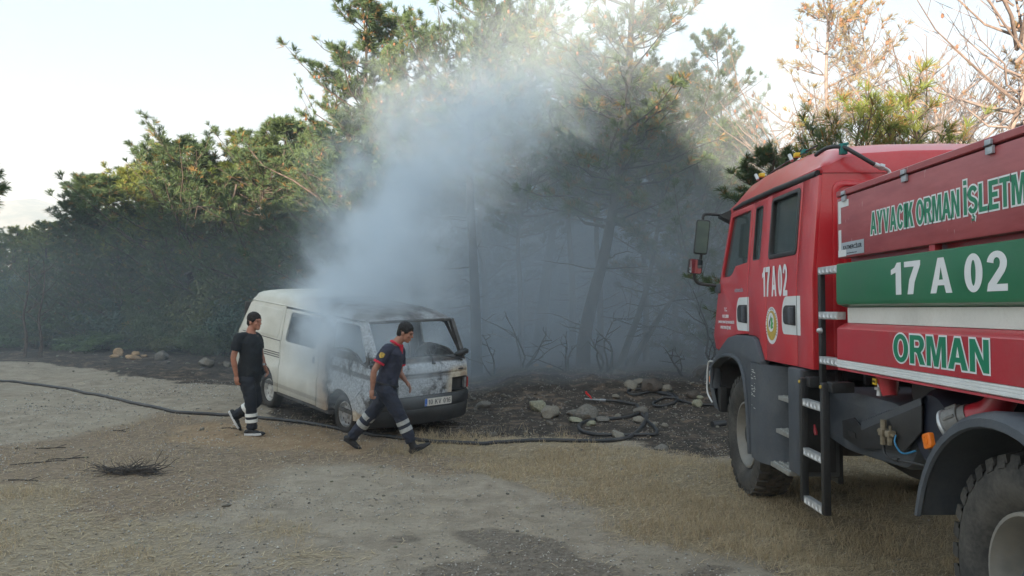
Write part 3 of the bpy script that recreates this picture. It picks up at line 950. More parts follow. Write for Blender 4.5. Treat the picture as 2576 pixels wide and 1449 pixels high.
for i, (px, ty, Y, lab) in enumerate([(75, 535, 31, 'bright yellow-green sunlit bush below the mountain, left one'), (150, 545, 30, 'bright yellow-green sunlit bush below the mountain, right one')]):
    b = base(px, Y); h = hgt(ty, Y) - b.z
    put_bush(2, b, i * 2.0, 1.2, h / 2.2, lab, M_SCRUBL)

# centre and right: taller pines, partly in the smoke
PC = [
 (905, 22, 20.5, OPEN, 0, 0.4, 1.15, 'tallest clear pine with orange cones left of the smoke'),
 (985, 130, 19.5, OPEN, 2, 2.1, 0.85, 'smaller dark topped pine right beside the tallest clear pine'),
 (855, 250, 21.5, OPEN, 1, 1.0, 0.75, 'pine with a long bare side branch reaching left'),
 (1120, 95, 21.0, OPEN, 1, 5.0, 0.9, 'rounded pine in thin smoke right of the clear pines'),
 (1225, -110, 22.0, OPEN, 0, 3.5, 0.8, 'tall open pine cut by the top edge left of centre'),
 (1330, 30, 22.0, HIGH, 0, 0.9, 0.95, 'pine lost in the pale top of the smoke'),
 (1440, 150, 19.5, HIGH, 1, 2.9, 0.9, 'grey-blue pine in the middle of the smoke'),
 (1040, 300, 19.0, OPEN, 1, 4.2, 0.7, 'low pine behind the rising smoke plume'),
 (1310, 300, 18.6, HIGH, 0, 1.9, 1.0, 'pine with an orange scorched patch in the smoke'),
 (1700, 200, 18.4, HIGH, 1, 0.2, 0.9, 'dark pine in thin smoke left of the truck cab'),
 (1800, 100, 19.0, OPEN, 0, 5.6, 0.72, 'one-sided sunlit pine above the truck mirror'),
 (1860, 330, 17.5, DENSE, 3, 0.8, 0.9, 'green pine behind the truck windscreen'),
 (1760, 400, 17.8, DENSE, 1, 3.8, 0.85, 'dull green pine just left of the truck mirrors'),
 (880, 330, 20.0, DENSE, 3, 2.8, 1.15, 'bushy lower pine in front of the tallest clear pine'),
 (1130, 300, 20.5, DENSE, 1, 0.8, 1.2, 'bushy pine wrapped in the smoke right of the plume'),
 (1625, 270, 18.2, HIGH, 0, 1.8, 1.0, 'rounded pine crown over the leaning trunks'),
 (1220, 210, 19.5, HIGH, 1, 3.8, 1.0, 'full rounded pine fading into the smoke right of the bushy one'),
 (1510, 250, 18.3, HIGH, 1, 2.8, 1.0, 'full dark pine behind the thick curved trunk'),
 (1590, 200, 21.0, HIGH, 0, 4.8, 0.95, 'hazy pine filling the gap right of the thick curved trunk'),
 (1010, 60, 22.0, OPEN, 0, 5.3, 1.0, 'pine top just right of the tallest clear pine'),
]
for (px, ty, Y, fam, vi, rz, wd, lab) in PC:
    b = base(px, Y); h = hgt(ty, Y) - b.z; H0 = 6.0 if fam is DENSE else 9.0
    put_tree(fam[vi], b, rz, h / H0 * wd if fam is not DENSE else wd, lab, M_PINE, M_BARK, 'pines around the smoke', sz=h / H0)

# leaning charred trunks that show below the crowns: pixel path -> place
def path_at(pts, Y):
    b = at(pts[0][0], pts[0][1], Y)
    gz_ = tz(b.x, b.y)
    w_ = [at(px, py, Y) for px, py in pts]
    off = Vector((w_[0].x, Y, gz_))
    return off, [(q.x - off.x, 0.04 * k, max(q.z - off.z, -0.1) if k else -0.25) for k, q in enumerate(w_)]
TR = [
 ([(1200, 935), (1197, 820), (1190, 650), (1180, 420), (1190, 200)], 17.3, 0.135, 0.06, 4.2, 1.4, 'thick dark straight trunk just right of the van in the smoke'),
 ([(1468, 948), (1470, 860), (1490, 760), (1522, 640), (1545, 520), (1575, 330), (1590, 100), (1600, -120)], 16.9, 0.165, 0.05, 3.1, 2.0, 'thick curved charred pine trunk in the middle of the smoke'),
 ([(1550, 952), (1575, 880), (1612, 780), (1635, 700), (1660, 560), (1680, 420)], 17.1, 0.09, 0.03, 2.0, 1.3, 'slimmer leaning trunk right of the thick curved one'),
 ([(1568, 955), (1610, 880), (1660, 800), (1715, 725), (1780, 640)], 17.0, 0.085, 0.03, 1.75, 0.95, 'strongly leaning trunk pointing at the truck mirrors'),
 ([(1375, 700), (1385, 620), (1400, 520), (1420, 400)], 20.0, 0.16, 0.05, 3.4, 1.7, 'faint blurred trunk deep in the smoke behind'),
]
for i, (pts, Y, r0, r1, zc, cr, lab) in enumerate(TR):
    if i == 4: pts = [(1350, 900)] + pts
    off, lp = path_at(pts, Y)
    tm = grow_pine(700 + i, lp, r0, r1, zc, lp[-1][2], cr, whorl=0.29, nb=(4, 5), up=0.25, sub=7, tuft_n=5, per=12, L=0.20, width=0.013, shape='round', clump=0.2, dead=9, dry=0.22, cones=0.1)
    put_tree(tm, off, 0, 1, lab, M_PINE, M_BARKC, None)

# small charred bushes with twisting bare stems
def charred(seed, loc, h, n, lean, lab, spread=0.5):
    rng = np.random.default_rng(seed)
    bm = bmesh.new()
    for i in range(n):
        a = rng.uniform(-spread, spread); P = [Vector((rng.normal(0, 0.05), rng.normal(0, 0.05), -0.1))]
        d = Vector((a + lean, rng.uniform(-0.3, 0.3), 1)).normalized()
        hh = h * rng.uniform(0.6, 1.05); st = 8
        for k in range(st):
            d = (d + Vector((rng.normal(0, 0.28), rng.normal(0, 0.2), rng.normal(0, 0.10) + 0.05))).normalized()
            P.append(P[-1] + d * hh / st)
        r_ = rng.uniform(0.016, 0.034)
        tube(bm, P, [r_ * (1 - 0.8 * k / st) for k in range(st + 1)], 5, caps=False)
        for k in range(3, st):
            if rng.random() < 0.75:
                e = P[k] + Vector((rng.normal(0, 0.3), rng.normal(0, 0.2), rng.uniform(0.0, 0.35))) * h * 0.42
                m_ = P[k].lerp(e, 0.5) + Vector(rng.normal(0, 0.06, 3))
                tube(bm, [P[k], m_, e], [r_ * 0.45, r_ * 0.3, 0.004], 4, caps=False)
    o = bm_obj('charred_shrub', bm, M_BARKC, None, 60)
    o.location = loc
    tag(o, lab, 'shrub')
for (px, Y, h, n, ln, lab, sd, sp_) in [
    (1318, 16.8, 2.0, 5, 0.05, 'big forked charred shrub between the van and the thick curved trunk', 1, .35), (1245, 16.6, 1.1, 2, -0.1, 'thin charred stems close right of the van', 2, .6),
    (1430, 16.2, 1.1, 3, -0.25, 'curled charred stems touching the left side of the thick curved trunk', 3, .5), (1512, 16.3, 1.5, 4, 0.1, 'bundle of twisted charred stems right of the thick curved trunk', 4, .45),
    (1720, 15.6, 1.1, 2, 0.1, 'short thin charred stem left of the truck cab', 5, .2), (1762, 15.2, 1.7, 3, 0.25, 'spindly charred sapling right beside the truck door', 6, .35), (1800, 15.6, 2.4, 3, -0.1, 'tall crooked charred sapling behind the truck cab front', 7, .35)]:
    charred(800 + sd, base(px, Y), h, n, ln, lab, sp_)

# right: scorched, bare and young pines behind the truck
PR = [
 (2095, -70, 16.5, SPARSE, 0, 0.4, 1.05, M_DRY, 'tall thin half-bare pine with yellow needles above the truck cab'),
 (2180, 20, 17.5, SPARSE, 1, 2.4, 0.9, M_DRY, 'second thin yellowish pine close behind the tall half-bare one'),
 (2325, 150, 17.5, BARE, 0, 1.4, 1.0, M_DRY, 'bare brown twiggy tree reaching up right of the tall thin pine'),
 (2240, 285, 14.0, YOUNG, 0, 0.6, 1.3, M_PINEL, 'bright yellow-green young pine behind the truck cab roof, middle one'),
 (2150, 300, 13.0, YOUNG, 0, 2.6, 1.0, M_PINEL, 'bright yellow-green young pine behind the truck cab roof, left one'),
 (2315, 330, 13.5, YOUNG, 0, 4.6, 0.9, M_PINEL, 'bright yellow-green young pine behind the truck cab roof, right one'),
 (2060, 350, 12.8, YOUNG, 0, 3.6, 0.7, M_PINE, 'small dark green pine tip over the truck cab roof corner'),
 (1960, 290, 17.0, BARE, 1, 0.9, 0.9, M_DRY, 'bare brown twiggy tree above the front of the truck roof'),
 (1890, 350, 19.0, BARE, 0, 3.9, 0.8, M_DRY, 'small bare twiggy tree between the green pines and the roof'),
 (1945, 400, 13.5, DENSE, 2, 1.9, 0.8, M_PINE, 'green pine rising over the truck windscreen'),
 (2400, 210, 18.5, BARE, 0, 5.2, 1.0, M_DRY, 'grey bare tree low behind the tank body'),
 (2510, -60, 15.5, BARE, 1, 2.2, 1.0, M_DRY, 'tall bare tree with golden needle clumps at the right edge'),
 (2590, 60, 17.0, SPARSE, 1, 4.0, 0.9, M_DRY, 'scorched pine cut by the right edge'),
 (2460, 240, 20.0, BARE, 1, 0.1, 1.0, M_DRY, 'bare thicket tree behind the top of the tank body'),
 (2290, 300, 20.0, BARE, 1, 3.3, 1.0, M_DRY, 'bare thicket tree behind the young green pines'),
]
for (px, ty, Y, fam, vi, rz, wd, leaf, lab) in PR:
    b = base(px, Y); h = hgt(ty, Y) - b.z
    H0 = 9.0 if fam is OPEN else 8.0 if fam is SPARSE else 4.0 if fam is YOUNG else 6.0
    put_tree(fam[vi], b, rz, h / H0 * wd if fam is not DENSE else wd, lab, leaf, M_BARKP if fam in (BARE, SPARSE) else M_BARK, 'trees behind the truck', sz=h / H0)

# pine tip poking in at the left edge, nearer
b = base(-38, 15); tip = grow_pine(880, straight(4.15, 0.1, 50), 0.05, 0.015, 3.45, 4.15, 0.5, whorl=0.2, nb=(3, 5), up=0.4, sub=6, tuft_n=5, per=12, L=0.17, width=0.012, shape='round', clump=0.1, cones=0.1)
put_tree(tip, b, 1.0, 1.0, 'near dark pine tip cut by the left edge beside the mountain', M_PINE, M_BARK)

# far wood closing the view behind the smoke
rng = np.random.default_rng(5)
k_ = 0
for i in range(26):
    Y = rng.uniform(31, 44); px = -100 + i * 108 + rng.uniform(-30, 30)
    x = (px - CX) / F_PX * Y
    ty = 600 if px < 150 else rng.uniform(430, 560) if px < 700 else rng.uniform(330, 480)
    if 1750 < px: ty = rng.uniform(430, 520)
    h = hgt(ty, Y)
    put_tree(DENSE[i % 4], (x, Y, tz(x, Y)), rng.uniform(0, 6), h / 6.0 * 1.5, 'hazy pine in the back rank of the wood behind the clearing', M_PINE, M_BARK, 'back rank pines behind the clearing', sz=h / 6.0)

for px, lab in ((62, 'thin bare trunk standing on the bare soil at the left edge'), (100, 'second thin bare trunk right beside the one on bare soil')):
    b = base(px, 21.8); bm = bmesh.new()
    tube(bm, catmull([(0, 0, -0.1), (0.05, 0, 0.5), (-0.03, 0, 1.1), (0.12, 0, 1.9), (0.05, 0.1, 2.7)], 4), [0.05 - 0.0024 * k for k in range(17)], 6)
    for k in range(6): z_ = 0.9 + 0.28 * k; s_ = 1 if k % 2 else -1; tube(bm, [(0.03, 0, z_), (0.03 + s_ * 0.25, 0.05, z_ + 0.2), (0.03 + s_ * 0.5, 0.0, z_ + 0.5)], [0.018, 0.010, 0.004], 4)
    o = bm_obj('tree_trunk', bm, M_BARK, None, 60); o.location = b; tag(o, lab, 'tree')

# bare bent branches hanging across the left pines
def twig(name, pts, r, lab):
    bm = bmesh.new()
    tube(bm, catmull(pts, 5), [r * (1 - 0.75 * i / (5 * (len(pts) - 1))) for i in range(5 * (len(pts) - 1) + 1)], 5)
    tag(bm_obj(name, bm, M_BARK, None, 60), lab, 'branch')
twig('dead_branch', [at(595, 465, 22), at(585, 500, 21.8), at(560, 525, 21.6), at(500, 520, 21.4), at(400, 545, 21.2)], 0.028, 'long bare curved branch hanging across the left pines')
# ================================================================= fire truck
T_RED = mat('red cab paint', (0.55, 0.018, 0.027), 0.34, var=0.10, scale=1.5, dust=0.28, dust_col=(0.40, 0.15, 0.14), coat=0.4)
def panel_red():
    """weathered red body paint with pale scratches and the ghost of older letters"""
    m, t_, p_ = new_mat('weathered red body paint')
    tc_ = nd(t_, 'ShaderNodeTexCoord').outputs['Object']
    mp_ = nd(t_, 'ShaderNodeMapping'); t_.links.new(tc_, mp_.inputs[0]); mp_.inputs['Scale'].default_value = (1, 1, 6)
    n1 = noise_(t_, mp_.outputs[0], 2.2, 6, 0.65)
    c_ = mixc(t_, maprange(t_, n1, 0.3, 0.7), (0.30, 0.048, 0.055), (0.40, 0.082, 0.088))
    mp2 = nd(t_, 'ShaderNodeMapping'); t_.links.new(tc_, mp2.inputs[0]); mp2.inputs['Scale'].default_value = (1, 26, 5); mp2.inputs['Rotation'].default_value = (0.5, 0, 0)
    sc_ = noise_(t_, mp2.outputs[0], 1.6, 3, 0.5)
    c_ = mixc(t_, mt(t_, 'MULTIPLY', maprange(t_, sc_, 0.70, 0.74), 0.6), c_, (0.55, 0.42, 0.40))
    t_.links.new(c_, p_.inputs['Base Color'])
    p_.inputs['Roughness'].default_value = 0.42
    p_.inputs['Coat Weight'].default_value = 0.15
    return m
T_PRED = panel_red()
T_LRED = mat('lower red body paint', (0.46, 0.016, 0.030), 0.36, var=0.10, scale=2.0, dust=0.22, dust_col=(0.36, 0.16, 0.14), coat=0.3)
T_GREEN = mat('green body paint', (0.018, 0.175, 0.080), 0.38, var=0.10, scale=2.0, dust=0.18, dust_col=(0.16, 0.20, 0.15), coat=0.25)
T_WHITE = mat('white body paint', (0.74, 0.74, 0.69), 0.4, var=0.06, scale=2.0, dust=0.4, dust_col=(0.45, 0.43, 0.37))
T_TAPE = mat('white reflective tape', (0.74, 0.76, 0.76), 0.35, var=0.05, scale=5, dust=0.25, dust_col=(0.5, 0.46, 0.4))
T_LET = mat('white lettering', (0.76, 0.77, 0.78), 0.4, var=0.03)
T_GLET = mat('green lettering', (0.006, 0.205, 0.105), 0.4, var=0.04)
T_GREY = mat('dark grey moulded plastic', (0.060, 0.070, 0.085), 0.55, var=0.16, scale=3, dust=0.35, dust_col=(0.17, 0.17, 0.165), bump=0.15, bscale=120)
T_BLACK = mat('black rubber and steel', (0.020, 0.021, 0.023), 0.5, var=0.25, scale=5, dust=0.25, dust_col=(0.09, 0.08, 0.07))
T_TYRE = mat('tyre rubber', (0.030, 0.029, 0.028), 0.8, var=0.25, scale=6, dust=0.8, dust_col=(0.125, 0.115, 0.10), bump=0.2, bscale=80)
T_RIM = mat('grey rim paint', (0.22, 0.215, 0.20), 0.5, var=0.15, scale=7, dust=0.5, dust_col=(0.30, 0.26, 0.2))
T_ALU = mat('bare aluminium', (0.55, 0.56, 0.57), 0.42, metal=0.6, var=0.15, scale=20, dust=0.3)
T_ORANGE = mat('orange lens', (0.85, 0.20, 0.015), 0.3, var=0.08)
T_YEL = mat('yellow plastic', (0.75, 0.50, 0.02), 0.4)
T_TEAL = mat('teal clamp', (0.01, 0.17, 0.15), 0.5)
T_BLUE = mat('blue air line', (0.03, 0.20, 0.38), 0.5)
T_GOLD = mat('crest gold', (0.52, 0.36, 0.06), 0.5, var=0.2, scale=40)
T_LEAF = mat('crest green', (0.06, 0.36, 0.08), 0.5, var=0.3, scale=40)
T_SILV = mat('silver name plate', (0.42, 0.46, 0.50), 0.35, metal=0.3, var=0.08)
T_INK = mat('black ink', (0.02, 0.025, 0.035), 0.5)
T_MIRR = bpy.data.materials.new('mirror glass'); T_MIRR.use_nodes = True
_p = T_MIRR.node_tree.nodes['Principled BSDF']; _p.inputs['Metallic'].default_value = 1.0; _p.inputs['Roughness'].default_value = 0.02; _p.inputs['Base Color'].default_value = (0.8, 0.84, 0.86, 1)
def glass(name, tint=(0.10, 0.13, 0.13)):
    m, t_, p_ = new_mat(name)
    p_.inputs['Base Color'].default_value = (*tint, 1); p_.inputs['Roughness'].default_value = 0.04
    p_.inputs['Specular IOR Level'].default_value = 0.7
    tr = nd(t_, 'ShaderNodeBsdfTransparent'); tr.inputs[0].default_value = (0.42, 0.5, 0.5, 1)
    mx = nd(t_, 'ShaderNodeMixShader'); mx.inputs[0].default_value = 0.42
    t_.links.new(p_.outputs[0], mx.inputs[1]); t_.links.new(tr.outputs[0], mx.inputs[2])
    t_.links.new(mx.outputs[0], t_.nodes['Material Output'].inputs[0])
    return m
T_GLASS = glass('tinted cab glass')
T_STEP = mat('step tread metal', (0.36, 0.36, 0.34), 0.5, metal=0.5, var=0.2, scale=25, dust=0.4)

truck = empty('fire_truck', (3.5, 3.57, 0.20))
truck.rotation_euler = (radians(-2.2), 0, 0)
tag(truck, 'red forestry fire truck with green 17 A 02 band and side ladder', 'fire truck')
SX = -1.2
def lean(co):
    k = 0.085 * max(0.0, co.z - 2.1)
    co = Vector(co)
    co.x += k if co.x < 0 else -k
    return co

def A_front(z):      # front edge of the cab side (door leading edge)
    pts = [(1.40, 5.10), (1.56, 5.36), (1.74, 5.28), (2.17, 5.10), (2.88, 4.84)]
    for (a, ya), (b, yb) in zip(pts, pts[1:]):
        if z <= b: return ya + (yb - ya) * (z - a) / (b - a)
    return pts[-1][1]

def cab():
    C = (2.1, 2.5)
    # doors and fixed side panels (left side seen; the same again on the right side)
    for side in (-1, 1):
        xs = SX * (-side) if side == 1 else SX
        xs = SX if side == -1 else -SX
        fd = [(4.055, 2.885), (4.055, 1.62), (4.40, 1.605), (4.66, 1.57), (4.80, 1.50), (5.10, 1.41), (5.27, 1.42), (5.36, 1.56), (5.28, 1.74), (5.10, 2.17), (4.84, 2.885)]
        fw_ = fillet([(4.90, 2.20), (4.72, 2.20), (4.62, 2.225), (4.53, 2.30), (4.12, 2.315), (4.12, 2.83), (4.78, 2.83), (5.03, 2.20)], 0.03)
        fd_o = plate('front_door', fillet(fd, 0.015), T_RED, truck, xs, 0.035, holes=[fw_], bend=lean, cuts=C)
        gp_ = fillet([(4.86, 2.175), (4.70, 2.175), (4.60, 2.20), (4.51, 2.275), (4.10, 2.29), (4.10, 2.855), (4.80, 2.855), (5.07, 2.175)], 0.03)
        w1 = plate('window', gp_, T_GLASS, fd_o, xs - side * 0.012, 0.004, bend=lean, cuts=C, bevel=0.0)
        # quarter light panel
        q = plate('side_panel', fillet([(3.50, 2.885), (3.50, 1.40), (3.56, 1.40), (3.72, 1.585), (3.84, 1.61), (4.045, 1.61), (4.045, 2.885)], 0.004), T_RED, truck, xs, 0.034,
                  holes=[fillet([(3.73, 2.32), (3.97, 2.32), (3.97, 2.83), (3.73, 2.83)], 0.035)], bend=lean, cuts=C)
        plate('window', fillet([(3.715, 2.305), (3.985, 2.305), (3.985, 2.845), (3.715, 2.845)], 0.035), T_GLASS, q, xs - side * 0.012, 0.004, bend=lean, cuts=C, bevel=0.0)
        plate('window_frame', fillet([(3.715, 2.305), (3.985, 2.305), (3.985, 2.845), (3.715, 2.845)], 0.035), T_BLACK, q, xs - side * 0.002, 0.03,
              holes=[fillet([(3.74, 2.33), (3.96, 2.33), (3.96, 2.82), (3.74, 2.82)], 0.03)], bend=lean, cuts=C)
        rd = plate('rear_door', fillet([(2.735, 2.885), (2.735, 1.40), (3.49, 1.40), (3.49, 2.885)], 0.006), T_RED, truck, xs, 0.035,
                   holes=[fillet([(2.80, 2.335), (3.44, 2.335), (3.44, 2.82), (2.80, 2.82)], 0.045)], bend=lean, cuts=C)
        plate('window_frame', fillet([(2.765, 2.30), (3.475, 2.30), (3.475, 2.85), (2.765, 2.85)], 0.06), T_BLACK, rd, xs - side * 0.0, 0.055,
              holes=[fillet([(2.805, 2.34), (3.435, 2.34), (3.435, 2.815), (2.805, 2.815)], 0.045)], bend=lean, cuts=C, bevel=0.008)
        plate('window', fillet([(2.79, 2.325), (3.45, 2.325), (3.45, 2.83), (2.79, 2.83)], 0.045), T_GLASS, rd, xs - side * 0.012, 0.004, bend=lean, cuts=C, bevel=0.0)
        plate('corner_panel', fillet([(2.40, 2.885), (2.40, 1.40), (2.725, 1.40), (2.725, 2.885)], 0.004), T_RED, truck, xs, 0.035, bend=lean, cuts=C)
        # black gutter strip
        bm = bmesh.new()
        xg = lean(Vector((xs, 0, 2.90))).x
        tube(bm, [(xg + side * 0.012, 2.44, 2.905), (xg + side * 0.014, 3.4, 2.925), (xg + side * 0.012, 4.4, 2.93), (xg + side * 0.0, 4.80, 2.92)], [0.026, 0.026, 0.024, 0.015], 8)
        bm_obj('gutter_strip', bm, T_BLACK, truck, 50)
    # inner shell: floor, rear wall and dark lining behind the seams
    bm = bmesh.new()
    for s in (-1, 1):
        box(bm, min(s * 1.165, s * 1.150), max(s * 1.165, s * 1.150), 2.42, 4.9, 1.42, 2.26)
        box(bm, min(s * 1.125, s * 1.112), max(s * 1.125, s * 1.112), 2.42, 2.76, 2.26, 2.9); 
        for (a, b_) in ((3.49, 3.70), (4.0, 4.09)): box(bm, min(s * 1.125, s * 1.112), max(s * 1.125, s * 1.112), a, b_, 2.26, 2.9)
    box(bm, -1.15, 1.15, 2.44, 5.2, 1.40, 1.46)
    bm_obj('cab_lining', bm, T_BLACK, truck)
    # rear wall with pressed ribs
    zr = [(1.40, 1.19), (2.1, 1.19), (2.9, 1.125), (2.93, 1.115)]
    out_ = [(-x, z) for z, x in zr] + [(x, z) for z, x in zr[::-1]]
    bw = plate('rear_wall', out_, T_RED, truck, 2.405, 0.02, axis='y')
    def frame_rib(x0, x1, z0, z1, r, wd):
        plate('pressed_rib', fillet([(x0, z0), (x1, z0), (x1, z1), (x0, z1)], r, 6), T_RED, bw, 2.392, 0.03, axis='y', bevel=0.012,
              holes=[fillet([(x0 + wd, z0 + wd), (x1 - wd, z0 + wd), (x1 - wd, z1 - wd), (x0 + wd, z1 - wd)], r * 0.8, 6)])
    frame_rib(-1.06, 1.06, 1.46, 2.84, 0.09, 0.045)
    frame_rib(-0.97, 0.97, 1.52, 2.74, 0.07, 0.018)
    for k in range(6):
        z = 1.62 + 0.17 * k
        bm = bmesh.new(); tube(bm, [(-0.90, 2.392, z), (-0.75, 2.380, z), (0.75, 2.380, z), (0.9, 2.392, z)], 0.022, 8)
        bm_obj('pressed_rib', bm, T_RED, bw, 50)
    # roof
    bm = bmesh.new()
    def sec(y, zt, k=1.0, zb=2.90, wside=1.128):
        pts = [(-wside, zb), (-wside - 0.004, zb + 0.05), (-wside + 0.05, zb + 0.45 * (zt - zb)), (-0.97, zb + 0.86 * (zt - zb)), (-0.86, zt - 0.012), (-0.5, zt + 0.012), (0, zt + 0.02)]
        pts = pts + [(-x, z) for x, z in pts[-2::-1]]
        return [(x * k, y, z) for x, z in pts]
    S = [sec(2.385, 3.035), sec(2.40, 3.06), sec(2.56, 3.135), sec(2.80, 3.19), sec(3.1, 3.215), (sec(3.6, 3.225)), sec(4.2, 3.225), sec(4.7, 3.20), sec(4.95, 3.12, 0.99), sec(5.10, 3.0, 0.97), sec(5.16, 2.93, 0.95)]
    R_ = loft(bm, S)
    bm.faces.new(R_[0][::-1])
    bm_obj('roof', bm, T_RED, truck, 32)
    # front: windscreen, grille panel
    bm = bmesh.new()
    loft(bm, [[(-1.13, 4.83, 2.90), (-0.9, 5.12, 2.92), (0, 5.25, 2.93), (0.9, 5.12, 2.92), (1.13, 4.83, 2.90)], [(-1.19, 5.08, 2.2), (-0.95, 5.38, 2.2), (0, 5.52, 2.2), (0.95, 5.38, 2.2), (1.19, 5.08, 2.2)]])
    bm_obj('windscreen', bm, T_GLASS, truck, 60)
    bm = bmesh.new()
    loft(bm, [[(-1.19, 5.10, 2.2), (-0.95, 5.40, 2.2), (0, 5.54, 2.2), (0.95, 5.40, 2.2), (1.19, 5.10, 2.2)], [(-1.2, 5.27, 1.74), (-0.97, 5.5, 1.74), (0, 5.62, 1.74), (0.97, 5.5, 1.74), (1.2, 5.27, 1.74)],
              [(-1.2, 5.36, 1.56), (-0.98, 5.52, 1.56), (0, 5.63, 1.56), (0.98, 5.52, 1.56), (1.2, 5.36, 1.56)], [(-1.18, 5.28, 1.35), (-0.97, 5.5, 1.32), (0, 5.6, 1.3), (0.97, 5.5, 1.32), (1.18, 5.28, 1.35)]])
    bm_obj('front_panel', bm, T_RED, truck, 40)
    # seats and steering wheel seen through the glass
    for (x, y) in ((-0.62, 4.25), (0.62, 4.25), (-0.55, 2.95), (0.55, 2.95)):
        s = bm_obj('seat', B(x - 0.24, x + 0.24, y - 0.22, y + 0.25, 1.85, 1.99, 0.04), T_BLACK, truck, 40)
        bm_obj('backrest', B(x - 0.24, x + 0.24, y - 0.30, y - 0.18, 1.95, 2.62, 0.05), T_BLACK, s, 40)
    bm = bmesh.new()
    tube(bm, [(-0.62 + 0.22 * cos(a), 4.82 + 0.10 * sin(a), 2.22 + 0.2 * sin(a)) for a in np.linspace(0, 2 * pi, 24)], 0.014, 6, caps=False)
    bm_obj('steering_wheel', bm, T_BLACK, truck, 60)
cab()

# lettering on the cab side (left side: reads towards the rear)
def side_plane(x, yshift=0.0): return basis((x, yshift, 0), (0, -1, 0), (0, 0, 1))
MP = side_plane(SX - 0.0186)
signwrite('17', T_LET, truck, MP, -3.60, -3.385, 1.97, 2.235)
signwrite('A', T_LET, truck, MP, -3.345, -3.215, 1.97, 2.235)
signwrite('02', T_LET, truck, MP, -3.17, -2.945, 1.97, 2.235)
lettering('T.C.', T_LET, truck, MP, -4.91, -4.80, 1.835, 1.875, 0.03)
lettering('10.12.0001', T_LET, truck, MP, -4.98, -4.74, 1.765, 1.800, 0.03)
lettering('ÇANAKKALE ORMAN İŞLETME MÜDÜRLÜĞÜ', T_LET, truck, MP, -5.16, -4.53, 1.700, 1.733, 0.02)
lettering('AYVACIK ORMAN İŞLETMESİ', T_LET, truck, MP, -5.07, -4.66, 1.645, 1.678, 0.02)
MPu = side_plane(SX - 0.0186)
lettering('HİDROLİK', T_SILV, truck, MPu, -4.50, -4.20, 2.030, 2.062, 0.03)

def crest():
    cy_, cz, r = 3.35, 1.715, 0.163
    def disc(nm, R, m, dx, parent, cyy=cy_, czz=cz, hole=None, sc=1.0):
        c_ = lambda q: [(cyy + q * cos(a), czz + q * sc * sin(a)) for a in np.linspace(0, 2 * pi, 40, endpoint=False)]
        return plate(nm, c_(R), m, parent, SX - 0.0185 - dx, 0.0012, holes=[c_(hole)] if hole else [], bevel=0.0)
    d = disc('crest', r, T_LET, 0.0, truck)
    disc('crest_band', r * 0.80, T_GOLD, 0.0016, d)
    disc('crest_field', r * 0.49, T_LET, 0.0032, d, cy_ + 0.012, cz + 0.028, sc=1.05)
    tr = [(cy_ - 0.005, cz - 0.03), (cy_ - 0.05, cz - 0.02), (cy_ - 0.035, cz + 0.0), (cy_ - 0.055, cz + 0.02), (cy_ - 0.03, cz + 0.035), (cy_ - 0.04, cz + 0.06), (cy_ - 0.01, cz + 0.075), (cy_ + 0.01, cz + 0.05), (cy_ + 0.005, cz + 0.02), (cy_ + 0.02, cz + 0.0), (cy_ + 0.012, cz - 0.025)]
    plate('crest_tree', tr, T_LEAF, d, SX - 0.0232, 0.001, bevel=0)
    plate('crest_mark', [(cy_ + 0.045, cz - 0.01), (cy_ + 0.065, cz - 0.02), (cy_ + 0.06, cz + 0.03), (cy_ + 0.03, cz + 0.06), (cy_ + 0.0, cz + 0.095), (cy_ + 0.012, cz + 0.06)], T_BLACK, d, SX - 0.0232, 0.001, bevel=0)
    s = 'T.C. ORMAN GENEL MÜDÜRLÜĞÜ'
    n = len(s)
    for i, ch in enumerate(s):
        if ch == ' ': continue
        a = pi * (1.18 - 1.36 * i / (n - 1))
        rr = r * 0.90
        o_ = Vector((SX - 0.0205, cy_ - rr * cos(a), cz + rr * sin(a)))
        u = Vector((0, -sin(a), -cos(a))); v = Vector((0, -cos(a), sin(a)))
        lettering(ch, T_INK, d, basis(o_, u, v), -0.006, 0.006, -0.009, 0.009, 0.02, name='letter', depth=0.0004)
crest()

# door handles in their white reflective surrounds
for (y0, y1, z0, z1, seam) in ((4.02, 4.44, 1.645, 1.975, 4.05), (2.655, 3.085, 1.65, 1.965, 2.73)):
    h = plate('reflective_surround', fillet([(y0, z0), (y1 - 0.03, z0 - 0.0), (y1, z0 + 0.06), (y1, z1 - 0.10), (y1 - 0.07, z1), (y0, z1)], [0, 0.07, 0.04, 0.07, 0.05, 0], 5), T_TAPE, truck, SX - 0.0188, 0.0015, bevel=0.0)
    plate('door_seam', [(seam - 0.004, z0 - 0.002), (seam + 0.004, z0 - 0.002), (seam + 0.004, z1 + 0.002), (seam - 0.004, z1 + 0.002)], T_BLACK, h, SX - 0.0200, 0.0015, bevel=0)
    hy0, hy1 = seam + 0.025, y1 - 0.045
    plate('handle_cup', fillet([(hy0, z0 + 0.075), (hy1, z0 + 0.085), (hy1 + 0.01, z1 - 0.11), (hy1 - 0.04, z1 - 0.075), (hy0, z1 - 0.075)], [0.01, 0.05, 0.04, 0.04, 0.01], 5), T_BLACK, h, SX - 0.022, 0.004)
    bm_obj('door_handle', B(SX - 0.062, SX - 0.024, hy0 + 0.02, hy0 + 0.075, z0 + 0.09, z1 - 0.09, 0.014), T_GREY, h, 40)

